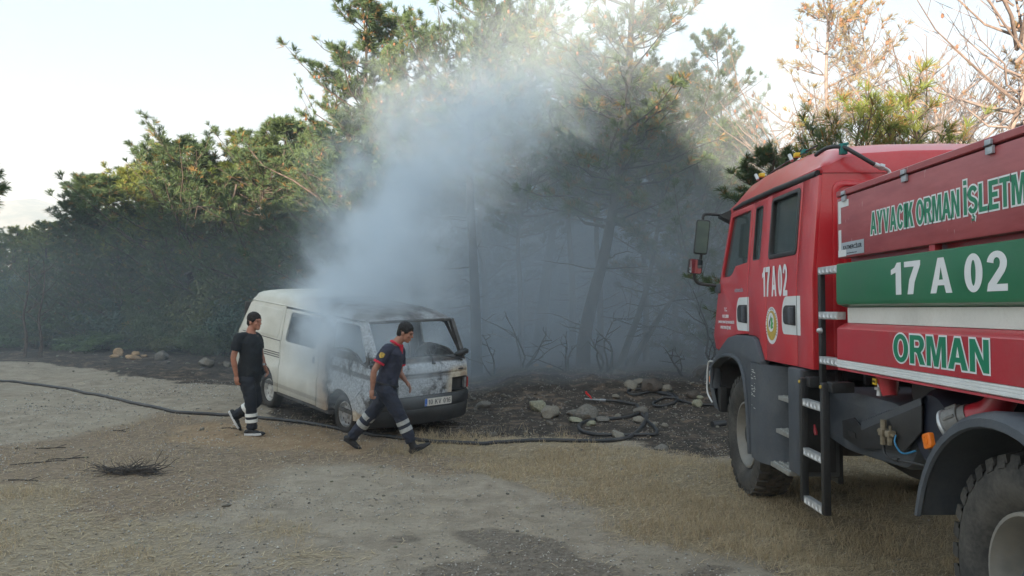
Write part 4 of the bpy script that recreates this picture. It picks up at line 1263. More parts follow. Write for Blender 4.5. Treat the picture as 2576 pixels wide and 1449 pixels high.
# roof fittings on the side away from the corner: nozzles, wiring, clamp, hose
bm = bmesh.new(); hp = [(-0.93, 4.75, 3.22), (-0.95, 4.1, 3.235), (-0.96, 3.4, 3.235), (-1.0, 2.9, 3.20), (-1.045, 2.45, 3.09), (-1.00, 2.28, 3.075), (-0.93, 2.23, 3.02), (-0.86, 2.22, 2.965)]
tube(bm, catmull([(-0.88, 4.9, 3.19), (-0.90, 4.1, 3.235), (-0.93, 3.4, 3.235), (-0.97, 2.9, 3.215)], 5), 0.008, 6)
bm_obj('roof_cable', bm, T_BLACK, truck, 60)
bm = bmesh.new(); tube(bm, catmull([(-1.09, 2.62, 3.08), (-1.07, 2.44, 3.10), (-1.0, 2.33, 3.085), (-0.93, 2.28, 3.03), (-0.86, 2.25, 2.975), (-0.80, 2.24, 2.935)], 6), 0.016, 8)
rh = bm_obj('roof_hose', bm, T_BLACK, truck, 60)
bm = bmesh.new(); tube(bm, [(-0.80, 2.24, 2.935), (-0.755, 2.235, 2.915)], 0.020, 8); tube(bm, [(-0.765, 2.235, 2.92), (-0.735, 2.23, 2.91)], 0.026, 6)
tube(bm, catmull([(-0.74, 2.23, 2.91), (-0.70, 2.23, 2.885), (-0.695, 2.23, 2.85), (-0.71, 2.23, 2.80)], 4), 0.014, 8); tube(bm, [(-0.705, 2.23, 2.83), (-0.72, 2.23, 2.76)], 0.018, 8)
bm_obj('hose_fitting', bm, T_ALU, rh, 50)
bm = B(-1.015, -0.965, 2.315, 2.365, 3.03, 3.10, 0.006); tube(bm, [(-1.02, 2.34, 3.10), (-0.95, 2.34, 3.115)], 0.012, 6)
bm_obj('hose_clamp', bm, T_TEAL, truck, 40)
for k, (y, x) in enumerate(((4.62, -0.93), (3.55, -0.95))):
    n = bm_obj('spray_nozzle', tube(bmesh.new(), [(x - 0.0, y, 3.21), (x - 0.01, y + 0.04, 3.27)], 0.017, 8), T_ALU, truck, 50)
    bm_obj('nozzle_clip', B(x - 0.025, x + 0.025, y - 0.16, y - 0.10, 3.215, 3.255, 0.006), T_YEL, n, 40)
bm_obj('teal_clip', B(-0.965, -0.925, 3.22, 3.30, 3.215, 3.25, 0.005), T_TEAL, truck, 40)
bm = bmesh.new(); tube(bm, catmull([(-1.04, 4.83, 3.04), (-1.05, 4.87, 3.10), (-1.04, 4.80, 3.135), (-0.98, 4.70, 3.14)], 5), 0.006, 6)
bm_obj('wire_loop', bm, T_ALU, truck, 60)

# mirrors
def rr_box(cx, cz, wx, hz, y0, y1, rot, r=0.03):
    pts = fillet([(-wx / 2, -hz / 2), (wx / 2, -hz / 2), (wx / 2, hz / 2), (-wx / 2, hz / 2)], r, 5)
    ca, sa_ = cos(rot), sin(rot)
    return [(cx + a * ca - b * sa_, cz + a * sa_ + b * ca) for a, b in pts]
bm = bmesh.new()
tube(bm, catmull([(-1.10, 5.10, 2.885), (-1.21, 5.15, 2.905), (-1.34, 5.17, 2.915), (-1.372, 5.17, 2.89), (-1.378, 5.17, 2.82), (-1.40, 5.17, 2.45), (-1.43, 5.17, 2.38), (-1.475, 5.17, 2.24), (-1.455, 5.17, 2.165), (-1.40, 5.17, 2.135), (-1.22, 5.15, 2.115)], 4), 0.017, 8)
arm = bm_obj('mirror_arm', bm, T_BLACK, truck, 60)
bm_obj('arm_mount', B(-1.245, -1.15, 5.05, 5.22, 2.03, 2.14, 0.03), T_GREY, truck, 40)
bm = bmesh.new(); R2 = loft(bm, [[(-1.20, 5.05, 2.87), (-1.20, 5.2, 2.87), (-1.20, 5.2, 2.90), (-1.20, 5.05, 2.90)], [(-1.07, 4.95, 2.80), (-1.07, 5.2, 2.80), (-1.09, 5.2, 2.95), (-1.09, 4.95, 2.95)]], close=True)
bm_obj('arm_mount', bm, T_BLACK, truck, 30)
for (cx, cz, wx, hz, turn) in ((-1.395, 2.655, 0.150, 0.385, -8.5), (-1.473, 2.330, 0.155, 0.165, -3.5)):
    mo = plate('mirror', rr_box(cx, cz, wx, hz, 0, 0, radians(-6)), T_BLACK, truck, 5.15, 0.075, axis='y', bevel=0.012)
    plate('mirror_glass', rr_box(cx, cz, wx * 0.86, hz * 0.92, 0, 0, radians(-6), 0.022), T_MIRR, mo, 5.109, 0.004, axis='y', bevel=0.0)
    Rm = Matrix.Translation((cx, 5.15, cz)) @ Matrix.Rotation(radians(turn), 4, 'Z') @ Matrix.Rotation(radians(1.5), 4, 'X') @ Matrix.Translation((-cx, -5.15, -cz))
    for q_ in (mo, mo.children[0]): q_.data.transform(Rm)

# front wheel arch and step well
arch_in = [(5.27, 1.10), (5.26, 1.20), (5.11, 1.27), (4.84, 1.345), (4.50, 1.375), (4.27, 1.36), (4.13, 1.32), (4.06, 1.22)]
arch = [(5.32, 0.98), (5.30, 1.22), (5.14, 1.36), (4.77, 1.515), (4.64, 1.565), (4.36, 1.60), (3.84, 1.605), (3.72, 1.57), (3.56, 1.39), (3.56, 1.36), (3.84, 1.36), (3.82, 0.50), (3.885, 0.50), (4.04, 1.20)] + arch_in[::-1][1:] + [(5.25, 0.98)]
plate('front_fender', arch, T_GREY, truck, SX - 0.015, 0.09, bevel=0.015)
bm = bmesh.new()
lip = catmull([(SX - 0.065, 3.885, 0.50), (SX - 0.065, 3.94, 0.90), (SX - 0.065, 4.03, 1.18), (SX - 0.065, 4.15, 1.315), (SX - 0.065, 4.28, 1.365), (SX - 0.065, 4.5, 1.385), (SX - 0.065, 4.84, 1.355), (SX - 0.065, 5.11, 1.28), (SX - 0.065, 5.26, 1.2), (SX - 0.065, 5.29, 0.98)], 3)
tube(bm, lip, 0.022, 6)
bm_obj('fender_lip', bm, T_GREY, truck, 60)
bm = bmesh.new()   # wheel house inside
ai = [(5.25, 0.98)] + arch_in + [(3.92, 0.9), (3.86, 0.5)]
loft(bm, [[(SX + 0.03, y, z) for y, z in ai], [(-0.55, y, z) for y, z in ai]])
bm_obj('wheel_house', bm, T_BLACK, truck, 60)
# curved step well behind the wheel
bm = bmesh.new()
prof = [(SX - 0.055, 3.86), (SX - 0.075, 3.80), (SX - 0.085, 3.68), (SX - 0.075, 3.50), (SX - 0.03, 3.36), (SX + 0.06, 3.27), (SX + 0.20, 3.22), (SX + 0.26, 3.21)]
zt = [1.365, 1.362, 1.36, 1.36, 1.36, 1.36, 1.36, 1.36]
loft(bm, [[(x, y, zt[i]) for i, (x, y) in enumerate(prof)], [(x, y, 0.49) for x, y in prof]])
loft(bm, [[(x, y, zt[i]) for i, (x, y) in enumerate(prof)], [(SX + 0.26, y, zt[i]) for i, (x, y) in enumerate(prof)]])
loft(bm, [[(x, y, 0.49) for i, (x, y) in enumerate(prof)], [(SX + 0.26, y, 0.47) for i, (x, y) in enumerate(prof)]])
bmesh.ops.remove_doubles(bm, verts=bm.verts, dist=0.0005)
bm_obj('step_well', bm, T_GREY, truck, 45)
bm_obj('well_back', B(SX + 0.24, SX + 0.28, 2.60, 3.24, 0.50, 1.38), T_BLACK, truck)
plate('tread_plate', fillet([(SX - 0.05, 3.30), (SX + 0.02, 3.26), (SX + 0.02, 3.95), (SX - 0.05, 3.95)], 0.01), T_STEP, truck, 0, 0.004)
o = truck.children[-1]
for v in o.data.vertices: a = v.co.copy(); v.co = (a.y, a.z, 1.366 + a.x)
def step(z, y0, y1, x0, x1):
    bm = bmesh.new(); box(bm, x0, x1, y0, y1, z, z + 0.035, 0.004)
    s_ = bm_obj('step', bm, T_STEP, truck, 40)
    k = y0 + 0.03; studs = bmesh.new()
    while k < y1 - 0.02:
        for xx in np.arange(x0 + 0.03, x1 - 0.02, 0.05): lathe_cap(studs, (xx, k, z + 0.035))
        k += 0.05
    bm_obj('grip_studs', studs, T_STEP, s_)['kind'] = 'stuff'
def lathe_cap(bm, c, r=0.014, h=0.009):
    a = [bm.verts.new((c[0] + r * cos(q), c[1] + r * sin(q), c[2])) for q in np.linspace(0, 2 * pi, 6, endpoint=False)]
    b_ = [bm.verts.new((c[0] + r * 0.6 * cos(q), c[1] + r * 0.6 * sin(q), c[2] + h)) for q in np.linspace(0, 2 * pi, 6, endpoint=False)]
    for i in range(6): bm.faces.new((a[i], a[(i + 1) % 6], b_[(i + 1) % 6], b_[i]))
    bm.faces.new(b_)
step(1.085, 2.86, 3.20, SX - 0.02, SX + 0.24)
step(0.80, 2.86, 3.24, SX - 0.03, SX + 0.24)
step(0.50, 2.88, 3.33, SX - 0.05, SX + 0.24)
bm_obj('step_well_panel', B(SX - 0.055, SX + 0.25, 2.58, 2.865, 0.555, 1.39, 0.02), T_GREY, truck, 40)
bm_obj('hinge_post', B(SX - 0.045, SX + 0.2, 2.53, 2.565, 0.60, 1.38, 0.01), T_BLACK, truck, 40)

rs_ = random.Random(5)
bm = bmesh.new()
for k in range(22):      # pale scuffs on the moulded step well
    z = 1.30 - 0.018 * k * rs_.uniform(0.6, 1.0); y = 3.70 + rs_.uniform(-0.06, 0.06); l = rs_.uniform(0.02, 0.09)
    q_ = [bm.verts.new(p_) for p_ in ((SX - 0.0868, y, z), (SX - 0.0868, y - l, z - 0.004), (SX - 0.0868, y - l * 0.8, z + 0.004), (SX - 0.0868, y - 0.01, z + 0.005))]
    bm.faces.new(q_)
bm_obj('scuff_marks', bm, T_WHITE, truck)['kind'] = 'stuff'
# bumper and indicator
bm = bmesh.new()
bp_ = [(-1.23, 5.30), (-1.22, 5.52), (-1.05, 5.68), (-0.6, 5.75), (0.6, 5.75), (1.05, 5.68), (1.22, 5.52), (1.23, 5.30)]
loft(bm, [[(x * 0.98, y - 0.04, 1.29) for x, y in bp_], [(x, y, 1.20) for x, y in bp_], [(x, y + 0.02, 0.95) for x, y in bp_], [(x * 0.98, y - 0.06, 0.74) for x, y in bp_]])
loft(bm, [[(x * 0.98, y - 0.04, 1.29) for x, y in bp_], [(x * 0.9, 5.2, 1.30) for x, y in bp_]])
bmesh.ops.remove_doubles(bm, verts=bm.verts, dist=0.0005)
bmp = bm_obj('bumper', bm, T_GREY, truck, 40)
bmp.data.materials.append(T_GREY)
bm = bmesh.new(); tube(bm, catmull([(-1.235, 5.36, 1.27), (-1.245, 5.52, 1.24), (-1.25, 5.56, 1.05), (-1.245, 5.57, 0.9), (-1.22, 5.46, 0.80)], 4), 0.010, 6)
bm_obj('bumper_trim', bm, T_TAPE, bmp, 60)
bm_obj('headlight', B(-1.2, -0.85, 5.52, 5.71, 0.98, 1.14, 0.02), T_ALU, bmp, 40)
bm_obj('indicator', B(-1.262, -1.222, 5.33, 5.43, 1.03, 1.10, 0.012), T_ORANGE, bmp, 40)
bm_obj('fender_stay', B(-1.20, -1.12, 5.18, 5.30, 0.72, 1.0, 0.01), T_BLACK, truck, 40)

# wheels
def truck_wheel(parent, x_out, y, z, R, sgn):
    """x_out: outer face; sgn -1 for left side (outer face towards -x)"""
    root = bpy.data.objects.new('wheel', None)
    bm = bmesh.new(); Wd = 0.375
    f = 1 if sgn < 0 else -1
    pr = [(0.085, 0.33), (0.055, 0.36), (0.030, 0.40), (0.012, 0.46), (0.016, 0.53), (0.045, 0.575), (0.09, R - 0.018), (0.1875, R - 0.010)]
    pr = pr + [(Wd - a, r) for a, r in pr[-2::-1]]
    lathe(bm, pr, 72)
    # lug blocks: staggered rows across the tread, shoulders reaching down the side
    rs = random.Random(int(y * 100) + int(x_out))
    n = 34
    for k in range(n):
        for row, (a0, a1, off) in enumerate(((0.020, 0.110, 0.0), (0.118, 0.187, 0.5), (0.192, 0.262, 0.0), (0.268, Wd - 0.020, 0.5))):
            th = 2 * pi * (k + off + rs.uniform(-0.04, 0.04)) / n; dt = 2 * pi / n * 0.34
            vv = []
            for (rr, kk) in ((R - 0.035, 1.0), (R + 0.004, 0.86)):
                for (ax, tt) in ((a0, -1), (a1, -1), (a1, 1), (a0, 1)):
                    sk = 0.25 * (1 if row % 2 else -1) * (1 if ax == a1 else -1)
                    rad = rr - (0.018 if (ax < 0.05 or ax > Wd - 0.05) else 0)
                    an = th + (tt * kk + sk) * dt
                    vv.append(bm.verts.new((ax, rad * cos(an), rad * sin(an))))
            for q in ((4, 5, 6, 7), (0, 1, 5, 4), (1, 2, 6, 5), (2, 3, 7, 6), (3, 0, 4, 7)): bm.faces.new([vv[i] for i in q])
        # side lugs
        th = 2 * pi * (k + 0.0) / n; dt = 2 * pi / n * 0.3
        vv = [bm.verts.new((ax, rr * cos(th + s * dt), rr * sin(th + s * dt))) for (ax, rr) in ((0.040, R - 0.085), (0.012, R - 0.075), (0.022, R - 0.020)) for s in (-1, 1)]
        bm.faces.new((vv[0], vv[1], vv[3], vv[2])); bm.faces.new((vv[2], vv[3], vv[5], vv[4]))
    bmesh.ops.recalc_face_normals(bm, faces=bm.faces)
    Mx = Matrix.Translation((x_out, y, z)) @ Matrix.Diagonal((f, 1, 1, 1))
    bmesh.ops.transform(bm, matrix=Mx, verts=bm.verts)
    if f < 0: bmesh.ops.reverse_faces(bm, faces=bm.faces)
    ty = bm_obj('wheel', bm, T_TYRE, parent, 35)
    bm = bmesh.new()
    lathe(bm, [(0.075, 0.335), (0.050, 0.330), (0.048, 0.312), (0.075, 0.300), (0.10, 0.285), (0.19, 0.265), (0.20, 0.215), (0.155, 0.185), (0.150, 0.14), (0.150, 0.0)], 48)
    for k in range(8):   # hand holes
        a = 2 * pi * k / 8
        lathe_cap2(bm, (0.193, 0.238 * cos(a), 0.238 * sin(a)), 0.024)
    bmesh.ops.transform(bm, matrix=Mx, verts=bm.verts)
    if f < 0: bmesh.ops.reverse_faces(bm, faces=bm.faces)
    rim = bm_obj('rim', bm, T_RIM, ty, 40)
    bm = bmesh.new()
    lathe(bm, [(0.15, 0.125), (0.085, 0.115), (0.070, 0.10), (0.065, 0.0)], 24)
    for k in range(10):
        a = 2 * pi * k / 10
        M2 = Matrix.Translation((0, 0.160 * cos(a), 0.160 * sin(a)))
        lathe(bm, [(0.15, 0.018), (0.118, 0.016), (0.112, 0.010), (0.108, 0.0)], 6, M2)
    bmesh.ops.transform(bm, matrix=Mx, verts=bm.verts)
    if f < 0: bmesh.ops.reverse_faces(bm, faces=bm.faces)
    bm_obj('hub', bm, T_BLACK if y > 2 else T_GREY, ty, 40)
    bpy.data.objects.remove(root)
    return ty
def lathe_cap2(bm, c, r):
    vs_ = [bm.verts.new((c[0] - 0.004, c[1] + r * cos(q), c[2] + r * sin(q))) for q in np.linspace(0, 2 * pi, 8, endpoint=False)]
    bm.faces.new(vs_)
for sg in (-1, 1):
    truck_wheel(truck, sg * 1.17, 4.50, 0.585, 0.605, sg)
    truck_wheel(truck, sg * 1.20, 0.0, 0.60, 0.605, sg)

# ladder at the front of the body
bm = bmesh.new(); box(bm, SX - 0.01, SX + 0.03, 2.262, 2.315, 1.30, 2.16, 0.008)
lad = bm_obj('upper_ladder', bm, T_BLACK, truck, 40)
bm_obj('rail', B(SX + 0.32, SX + 0.35, 2.27, 2.31, 1.30, 2.16, 0.006), T_BLACK, lad, 40)
def rung(parent, y0, y1, z, x0, x1, h=0.055):
    r_ = bm_obj('rung', B(x0, x1, y0, y1, z, z + h, 0.003), T_ALU, parent, 30)
    bm = bmesh.new(); n = 5
    for k in range(n):     # pressed triangular teeth of the anti-slip rung
        c0 = y0 + (y1 - y0) * (k + 0.15) / n; c1 = y0 + (y1 - y0) * (k + 0.85) / n; cm_ = (c0 + c1) / 2
        a = [bm.verts.new((x0 - 0.0005, q, zz)) for q, zz in ((c0, z + 0.006), (c1, z + 0.006), (cm_, z + h - 0.008))]
        d_ = bm.verts.new((x0 - 0.010, cm_, z + 0.018))
        for i in range(3): bm.faces.new((a[i], a[(i + 1) % 3], d_))
    bmesh.ops.recalc_face_normals(bm, faces=bm.faces)
    bm_obj('anti_slip_teeth', bm, T_ALU, r_)
for z in (2.115, 1.785, 1.455): rung(lad, 1.955, 2.30, z, SX - 0.012, SX + 0.05)
bm = bmesh.new(); lathe(bm, [(SX - 0.045, 0.0), (SX - 0.043, 0.012), (SX - 0.03, 0.02), (SX - 0.01, 0.022)], 12, Matrix.Translation((0, 2.25, 1.70)))
bm_obj('bolt', bm, T_ALU, lad, 50)
bm = bmesh.new()
for y in (2.465, 2.045): box(bm, SX - 0.10, SX - 0.045, y - 0.028, y + 0.028, 0.40, 1.335, 0.012)
low = bm_obj('lower_ladder', bm, T_BLACK, truck, 40)
for y in (2.465, 2.045):
    bm_obj('hinge_bracket', B(SX - 0.06, SX + 0.10, y - 0.10, y - 0.0, 1.27, 1.345, 0.01), T_BLACK, low, 40)
    bm = bmesh.new(); lathe(bm, [(SX - 0.108, 0.0), (SX - 0.108, 0.012), (SX - 0.095, 0.014)], 10, Matrix.Translation((0, y, 1.305)))
    bm_obj('bolt', bm, T_GOLD, low, 50)
for z in (1.125, 0.755, 0.395): rung(low, 2.075, 2.435, z, SX - 0.092, SX - 0.045, 0.055)

# ---- body: panels of the tank superstructure
YF, YR = 1.945, -4.2
def body_panel(name, z0, z1, x, m, prof=None, y1=YF):
    """long panel with a formed cross-section prof [(dx, z)], open to the inside"""
    bm = bmesh.new()
    loft(bm, [[(x + dx, y1, z) for dx, z in prof], [(x + dx, YR, z) for dx, z in prof]], caps=False)
    ring = [bm.verts.new((x + dx, y1 + 0.0002, z)) for dx, z in prof]
    bm.faces.new(ring)
    bmesh.ops.recalc_face_normals(bm, faces=bm.faces)
    return bm_obj(name, bm, m, truck, 25)
core = bm_obj('tank_body', B(-1.12, 1.19, YR, YF - 0.02, 1.44, 2.64), T_RED, truck)
up = body_panel('upper_side_panel', 2.21, 2.64, SX, T_PRED, [(0.1, 2.215), (0.0, 2.215), (-0.004, 2.225), (-0.004, 2.625), (0.0, 2.635), (0.1, 2.635)])
ld = body_panel('lid_edge', 2.64, 2.69, SX, T_PRED, [(0.1, 2.645), (0.0, 2.645), (-0.010, 2.650), (-0.010, 2.682), (0.0, 2.688), (0.1, 2.690)])
bm_obj('lid', B(-1.15, 1.19, YR, YF - 0.01, 2.64, 2.688), T_PRED, truck)
bm_obj('lid_joint', B(SX - 0.012, SX - 0.0095, -0.355, -0.350, 2.646, 2.684), T_BLACK, ld)
gr = body_panel('green_side_panel', 1.9, 2.18, SX, T_GREEN, [(0.1, 2.178), (0.0, 2.178), (-0.010, 2.170), (-0.012, 1.915), (-0.004, 1.893), (0.05, 1.872), (0.1, 1.870)], y1=YF + 0.02)
wh = body_panel('white_side_panel', 1.77, 1.87, SX + 0.045, T_WHITE, [(0.05, 1.872), (0.0, 1.870), (0.0, 1.765), (0.05, 1.762)], y1=YF - 0.03)
lr = body_panel('red_side_panel', 1.52, 1.765, SX, T_LRED, [(0.1, 1.763), (0.045, 1.762), (0.0, 1.735), (-0.012, 1.722), (-0.014, 1.510), (0.1, 1.505)], y1=YF + 0.015)
ws = body_panel('white_ribbed_strip', 1.45, 1.51, SX, T_TAPE, [(0.1, 1.508), (-0.018, 1.507), (-0.018, 1.496), (-0.014, 1.494), (-0.018, 1.491), (-0.018, 1.480), (-0.014, 1.478), (-0.018, 1.475), (-0.018, 1.458), (-0.01, 1.452), (0.1, 1.452)], y1=YF + 0.015)
bl = body_panel('red_bottom_lip', 1.43, 1.45, SX, T_LRED, [(0.1, 1.450), (-0.012, 1.449), (-0.014, 1.436), (0.1, 1.430)], y1=YF + 0.01)
for y in (0.72, -0.75): bm_obj('panel_peg', B(SX + 0.01, SX + 0.05, y - 0.03, y + 0.03, 2.178, 2.216), T_LRED, truck)
for y in (1.81, 0.965, 0.135, -0.55, -1.3):
    c_ = bm_obj('clip_hinge', B(SX - 0.020, SX - 0.0045, y - 0.028, y + 0.028, 2.602, 2.640, 0.002), T_SILV, truck, 30)
    bm_obj('clip_leaf', B(SX - 0.026, SX - 0.0105, y - 0.024, y + 0.024, 2.645, 2.672, 0.002), T_SILV, c_, 30)
    bm = bmesh.new(); tube(bm, [(SX - 0.024, y - 0.03, 2.642), (SX - 0.024, y + 0.03, 2.642)], 0.005, 6); bm_obj('hinge_pin', bm, T_BLACK, c_)
# white reflective corner tape
xt = SX - 0.0052
for (a, b_, c_, d) in ((1.755, 1.925, 2.565, 2.612), (1.882, 1.925, 2.455, 2.566), (1.882, 1.925, 2.245, 2.410), (1.80, 1.925, 2.222, 2.268)):
    plate('reflective_tape', [(a, c_), (b_, c_), (b_, d), (a, d)], T_TAPE, up, xt - (0.003 if c_ < 2.23 else 0.0), 0.0015, bevel=0)
pl = plate('maker_plate', [(1.525, 2.228), (1.88, 2.228), (1.88, 2.318), (1.525, 2.318)], T_SILV, up, xt - 0.001, 0.002, bevel=0)
lettering('KATMERCİLER', T_INK, pl, side_plane(xt - 0.0022), -1.845, -1.555, 2.268, 2.296, 0.02)
lettering('www.katmerciler.com.tr', T_INK, pl, side_plane(xt - 0.0022), -1.79, -1.63, 2.238, 2.247, 0.0)
ML = side_plane(SX - 0.0055)
for s, a, b_ in (('AYVACIK', -1.425, -0.885), ('ORMAN', -0.850, -0.415), ('İŞLETME', -0.375, 0.205)):
    signwrite(s, T_GLET, up, ML, a, b_, 2.335, 2.475, outline=0.009, outline_mat=T_LET)
MG = side_plane(SX - 0.0128)
for s, a, b_ in (('17', -1.150, -0.805), ('A', -0.700, -0.485), ('02', -0.372, -0.022)):
    signwrite(s, T_LET, gr, MG, a, b_, 1.945, 2.135, gap=0.13)
MO = side_plane(SX - 0.0150)
signwrite('ORMAN', T_GLET, lr, MO, -1.130, -0.175, 1.550, 1.712, outline=0.010, outline_mat=T_LET)

# ---- chassis and what hangs below the body
bm = bmesh.new()
for s in (-1, 1): box(bm, s * 0.42 - 0.04, s * 0.42 + 0.04, YR, 5.3, 0.98, 1.22)
box(bm, -0.5, 0.5, 3.6, 5.4, 0.7, 1.35); box(bm, -0.35, 0.35, 1.6, 3.6, 0.75, 1.2)
bm_obj('chassis_frame', bm, T_BLACK, truck)
bm = bmesh.new(); tube(bm, [(-0.9, 4.5, 0.585), (0.9, 4.5, 0.585)], 0.085, 10); tube(bm, [(-0.9, 0, 0.6), (0.9, 0, 0.6)], 0.095, 10)
tube(bm, [(-0.1, 4.5, 0.4), (-0.1, 4.5, 0.8)], 0.2, 12); tube(bm, [(0.0, 0, 0.4), (0, 0, 0.8)], 0.22, 12); tube(bm, [(0, 0.2, 0.65), (0, 2.6, 0.95)], 0.05, 8)
box(bm, -0.45, 0.45, 1.0, 2.2, 0.62, 0.98, 0.08)
bm_obj('axles', bm, T_BLACK, truck, 50)
# fuel tank: faceted dark tank
tk = fillet([(2.62, 1.20), (2.60, 0.98), (2.46, 0.93), (2.14, 0.93), (1.86, 0.94), (1.55, 0.99), (1.30, 1.03), (1.10, 1.32), (1.85, 1.335), (2.40, 1.335)], 0.04)
plate('fuel_tank', fillet([(2.60, 1.22), (2.58, 0.86), (2.20, 0.82), (1.30, 0.86), (1.18, 1.0), (1.22, 1.20), (1.45, 1.27), (2.35, 1.28)], 0.07), T_GREY, truck, -0.78, 0.56, bevel=0.05)
plate('tank_shield', [(2.16, 1.05), (2.14, 0.93), (1.86, 0.90), (1.52, 0.96), (1.26, 0.98), (1.04, 1.14), (1.03, 1.30), (1.86, 1.06), (1.96, 1.10)], T_BLACK, truck, -1.10, 0.012, bevel=0.003)
bm = bmesh.new(); loft(bm, [[(-1.106, 1.84, 1.03), (-1.11, 1.84, 1.085), (-1.06, 1.84, 1.11)], [(-1.106, 1.03, 1.30), (-1.11, 1.03, 1.34), (-1.06, 1.03, 1.36)]])
bm_obj('shield_edge', bm, T_GREY, truck, 30)
plate('rating_plate', [(1.93, 0.955), (2.04, 0.965), (2.04, 1.005), (1.93, 0.995)], T_BLACK, truck, -1.109, 0.004, bevel=0)
bm = bmesh.new(); lathe(bm, [(-1.08, 0.0), (-1.075, 0.20), (-1.03, 0.235), (-0.6, 0.235)], 28, Matrix.Translation((0, 0.98, 1.16)))
bm_obj('air_tank', bm, mat('air tank blue-black', (0.016, 0.020, 0.034), 0.45), truck, 50)
bm = bmesh.new(); lathe(bm, [(-1.02, 0.0), (-1.015, 0.14), (-0.97, 0.16), (-0.7, 0.16)], 24, Matrix.Translation((0, 1.18, 1.36)))
bm_obj('air_tank', bm, T_BLACK, truck, 50)
bm = bmesh.new(); tube(bm, [(-1.10, 1.46, 1.44), (-1.10, 1.43, 1.31)], [0.072, 0.045], 12)
br = bm_obj('red_bracket', bm, T_LRED, truck, 50)
bm_obj('warning_sticker', B(-1.176, -1.168, 1.455, 1.505, 1.375, 1.415), T_YEL, br)
lettering('DİKKAT', T_INK, br, side_plane(-1.1765), -1.500, -1.460, 1.388, 1.402, 0.0)
bm = bmesh.new(); tube(bm, [(-1.08, 1.615, 1.29), (-1.08, 1.615, 1.375)], [0.022, 0.012], 8); tube(bm, [(-1.08, 1.615, 1.33), (-1.08, 1.615, 1.345)], 0.034, 8)
bm_obj('valve', bm, T_ALU, truck, 50)
bm = bmesh.new(); tube(bm, catmull([(-1.02, 1.68, 1.41), (-1.02, 1.62, 1.395), (-1.02, 1.56, 1.35), (-1.02, 1.50, 1.345)], 4), 0.02, 6)
bm_obj('drain_pipe', bm, T_RIM, truck, 50)
# filter units with hoses
bm = bmesh.new()
box(bm, -1.16, -1.11, 1.42, 1.48, 1.055, 1.10, 0.006); tube(bm, [(-1.135, 1.45, 1.10), (-1.135, 1.45, 1.155)], 0.020, 8); tube(bm, [(-1.135, 1.45, 1.0), (-1.135, 1.45, 1.055)], 0.022, 8)
box(bm, -1.16, -1.11, 1.335, 1.385, 1.058, 1.10, 0.006); tube(bm, [(-1.135, 1.36, 1.01), (-1.135, 1.36, 1.058)], 0.020, 8); tube(bm, [(-1.135, 1.36, 1.10), (-1.135, 1.36, 1.13)], 0.008, 6); box(bm, -1.145, -1.12, 1.30, 1.52, 1.07, 1.085)
bm_obj('air_filter', bm, mat('dusty brass fittings', (0.24, 0.20, 0.14), 0.5, metal=0.4, var=0.3, scale=30), truck, 40)
bm = bmesh.new(); tube(bm, catmull([(-1.13, 1.30, 1.08), (-1.15, 1.27, 1.04), (-1.14, 1.235, 0.995), (-1.13, 1.18, 0.99), (-1.11, 1.10, 1.02)], 5), 0.006, 6)
bm_obj('air_line', bm, T_BLUE, truck, 60)
bm = bmesh.new(); tube(bm, catmull([(-1.13, 1.46, 0.99), (-1.15, 1.40, 0.945), (-1.15, 1.30, 0.935), (-1.13, 1.15, 0.945), (-1.10, 1.02, 0.95)], 5), 0.007, 6); tube(bm, [(-1.145, 1.29, 0.935), (-1.145, 1.24, 0.94)], 0.013, 6)
bm_obj('air_line', bm, T_BLACK, truck, 60)
# suction pipe with coupling, orange side lamp
bm = bmesh.new(); tube(bm, catmull([(-0.98, 0.44, 1.46), (-0.99, 0.45, 1.40), (-1.02, 0.49, 1.33), (-1.08, 0.57, 1.285)], 6), 0.072, 16)
sp = bm_obj('suction_pipe', bm, T_LRED, truck, 50)
bm = bmesh.new(); a = Vector((-1.08, 0.57, 1.285)); d = Vector((-0.42, 0.62, -0.36)).normalized()
tube(bm, [a - d * 0.01, a + d * 0.03, a + d * 0.032, a + d * 0.115], [0.078, 0.078, 0.088, 0.088], 20)
for k in range(6):
    q = 2 * pi * k / 6
    s1 = d.orthogonal().normalized(); s2 = d.cross(s1)
    e = (s1 * cos(q) + s2 * sin(q)) * 0.088
    tube(bm, [a + d * 0.04 + e, a + d * 0.10 + e], 0.010, 5)
bm_obj('coupling', bm, mat('dull cast alloy', (0.20, 0.195, 0.185), 0.6, metal=0.4, var=0.2, scale=30), sp, 40)
bm = bmesh.new(); c_ = a + d * 0.13
s1 = d.orthogonal().normalized(); s2 = d.cross(s1)
tube(bm, [c_ + (s1 * cos(q) + s2 * sin(q)) * 0.082 for q in np.linspace(0, 2 * pi, 28)], 0.012, 8, caps=False)
tube(bm, [a + d * 0.11, a + d * 0.12], 0.078, 20)
bm_obj('coupling_ring', bm, T_ALU, sp, 60)
bm = bmesh.new(); tube(bm, catmull([c_ + s1 * 0.03, c_ + d * 0.03 + s1 * 0.0, c_ + d * 0.02 - s1 * 0.04], 4), 0.011, 6); bm_obj('cap_lug', bm, T_RIM, sp, 60)
lamp = plate('side_lamp', fillet([(-0.042, -0.042), (0.042, -0.042), (0.042, 0.042), (-0.042, 0.042)], 0.018, 4), T_ORANGE, truck, 0, 0.03, bevel=0.006)
lamp.location = (-1.205, 0.765, 1.135); lamp.rotation_euler = (radians(-18), 0, 0)
bm = bmesh.new(); tube(bm, [(-0.018, 0, 0), (-0.014, 0, 0)], 0.02, 12); bm_obj('lens_ring', bm, T_ORANGE, lamp, 50)
bm_obj('lamp_bracket', B(-1.19, -1.12, 0.70, 0.80, 1.07, 1.09), T_BLACK, truck)
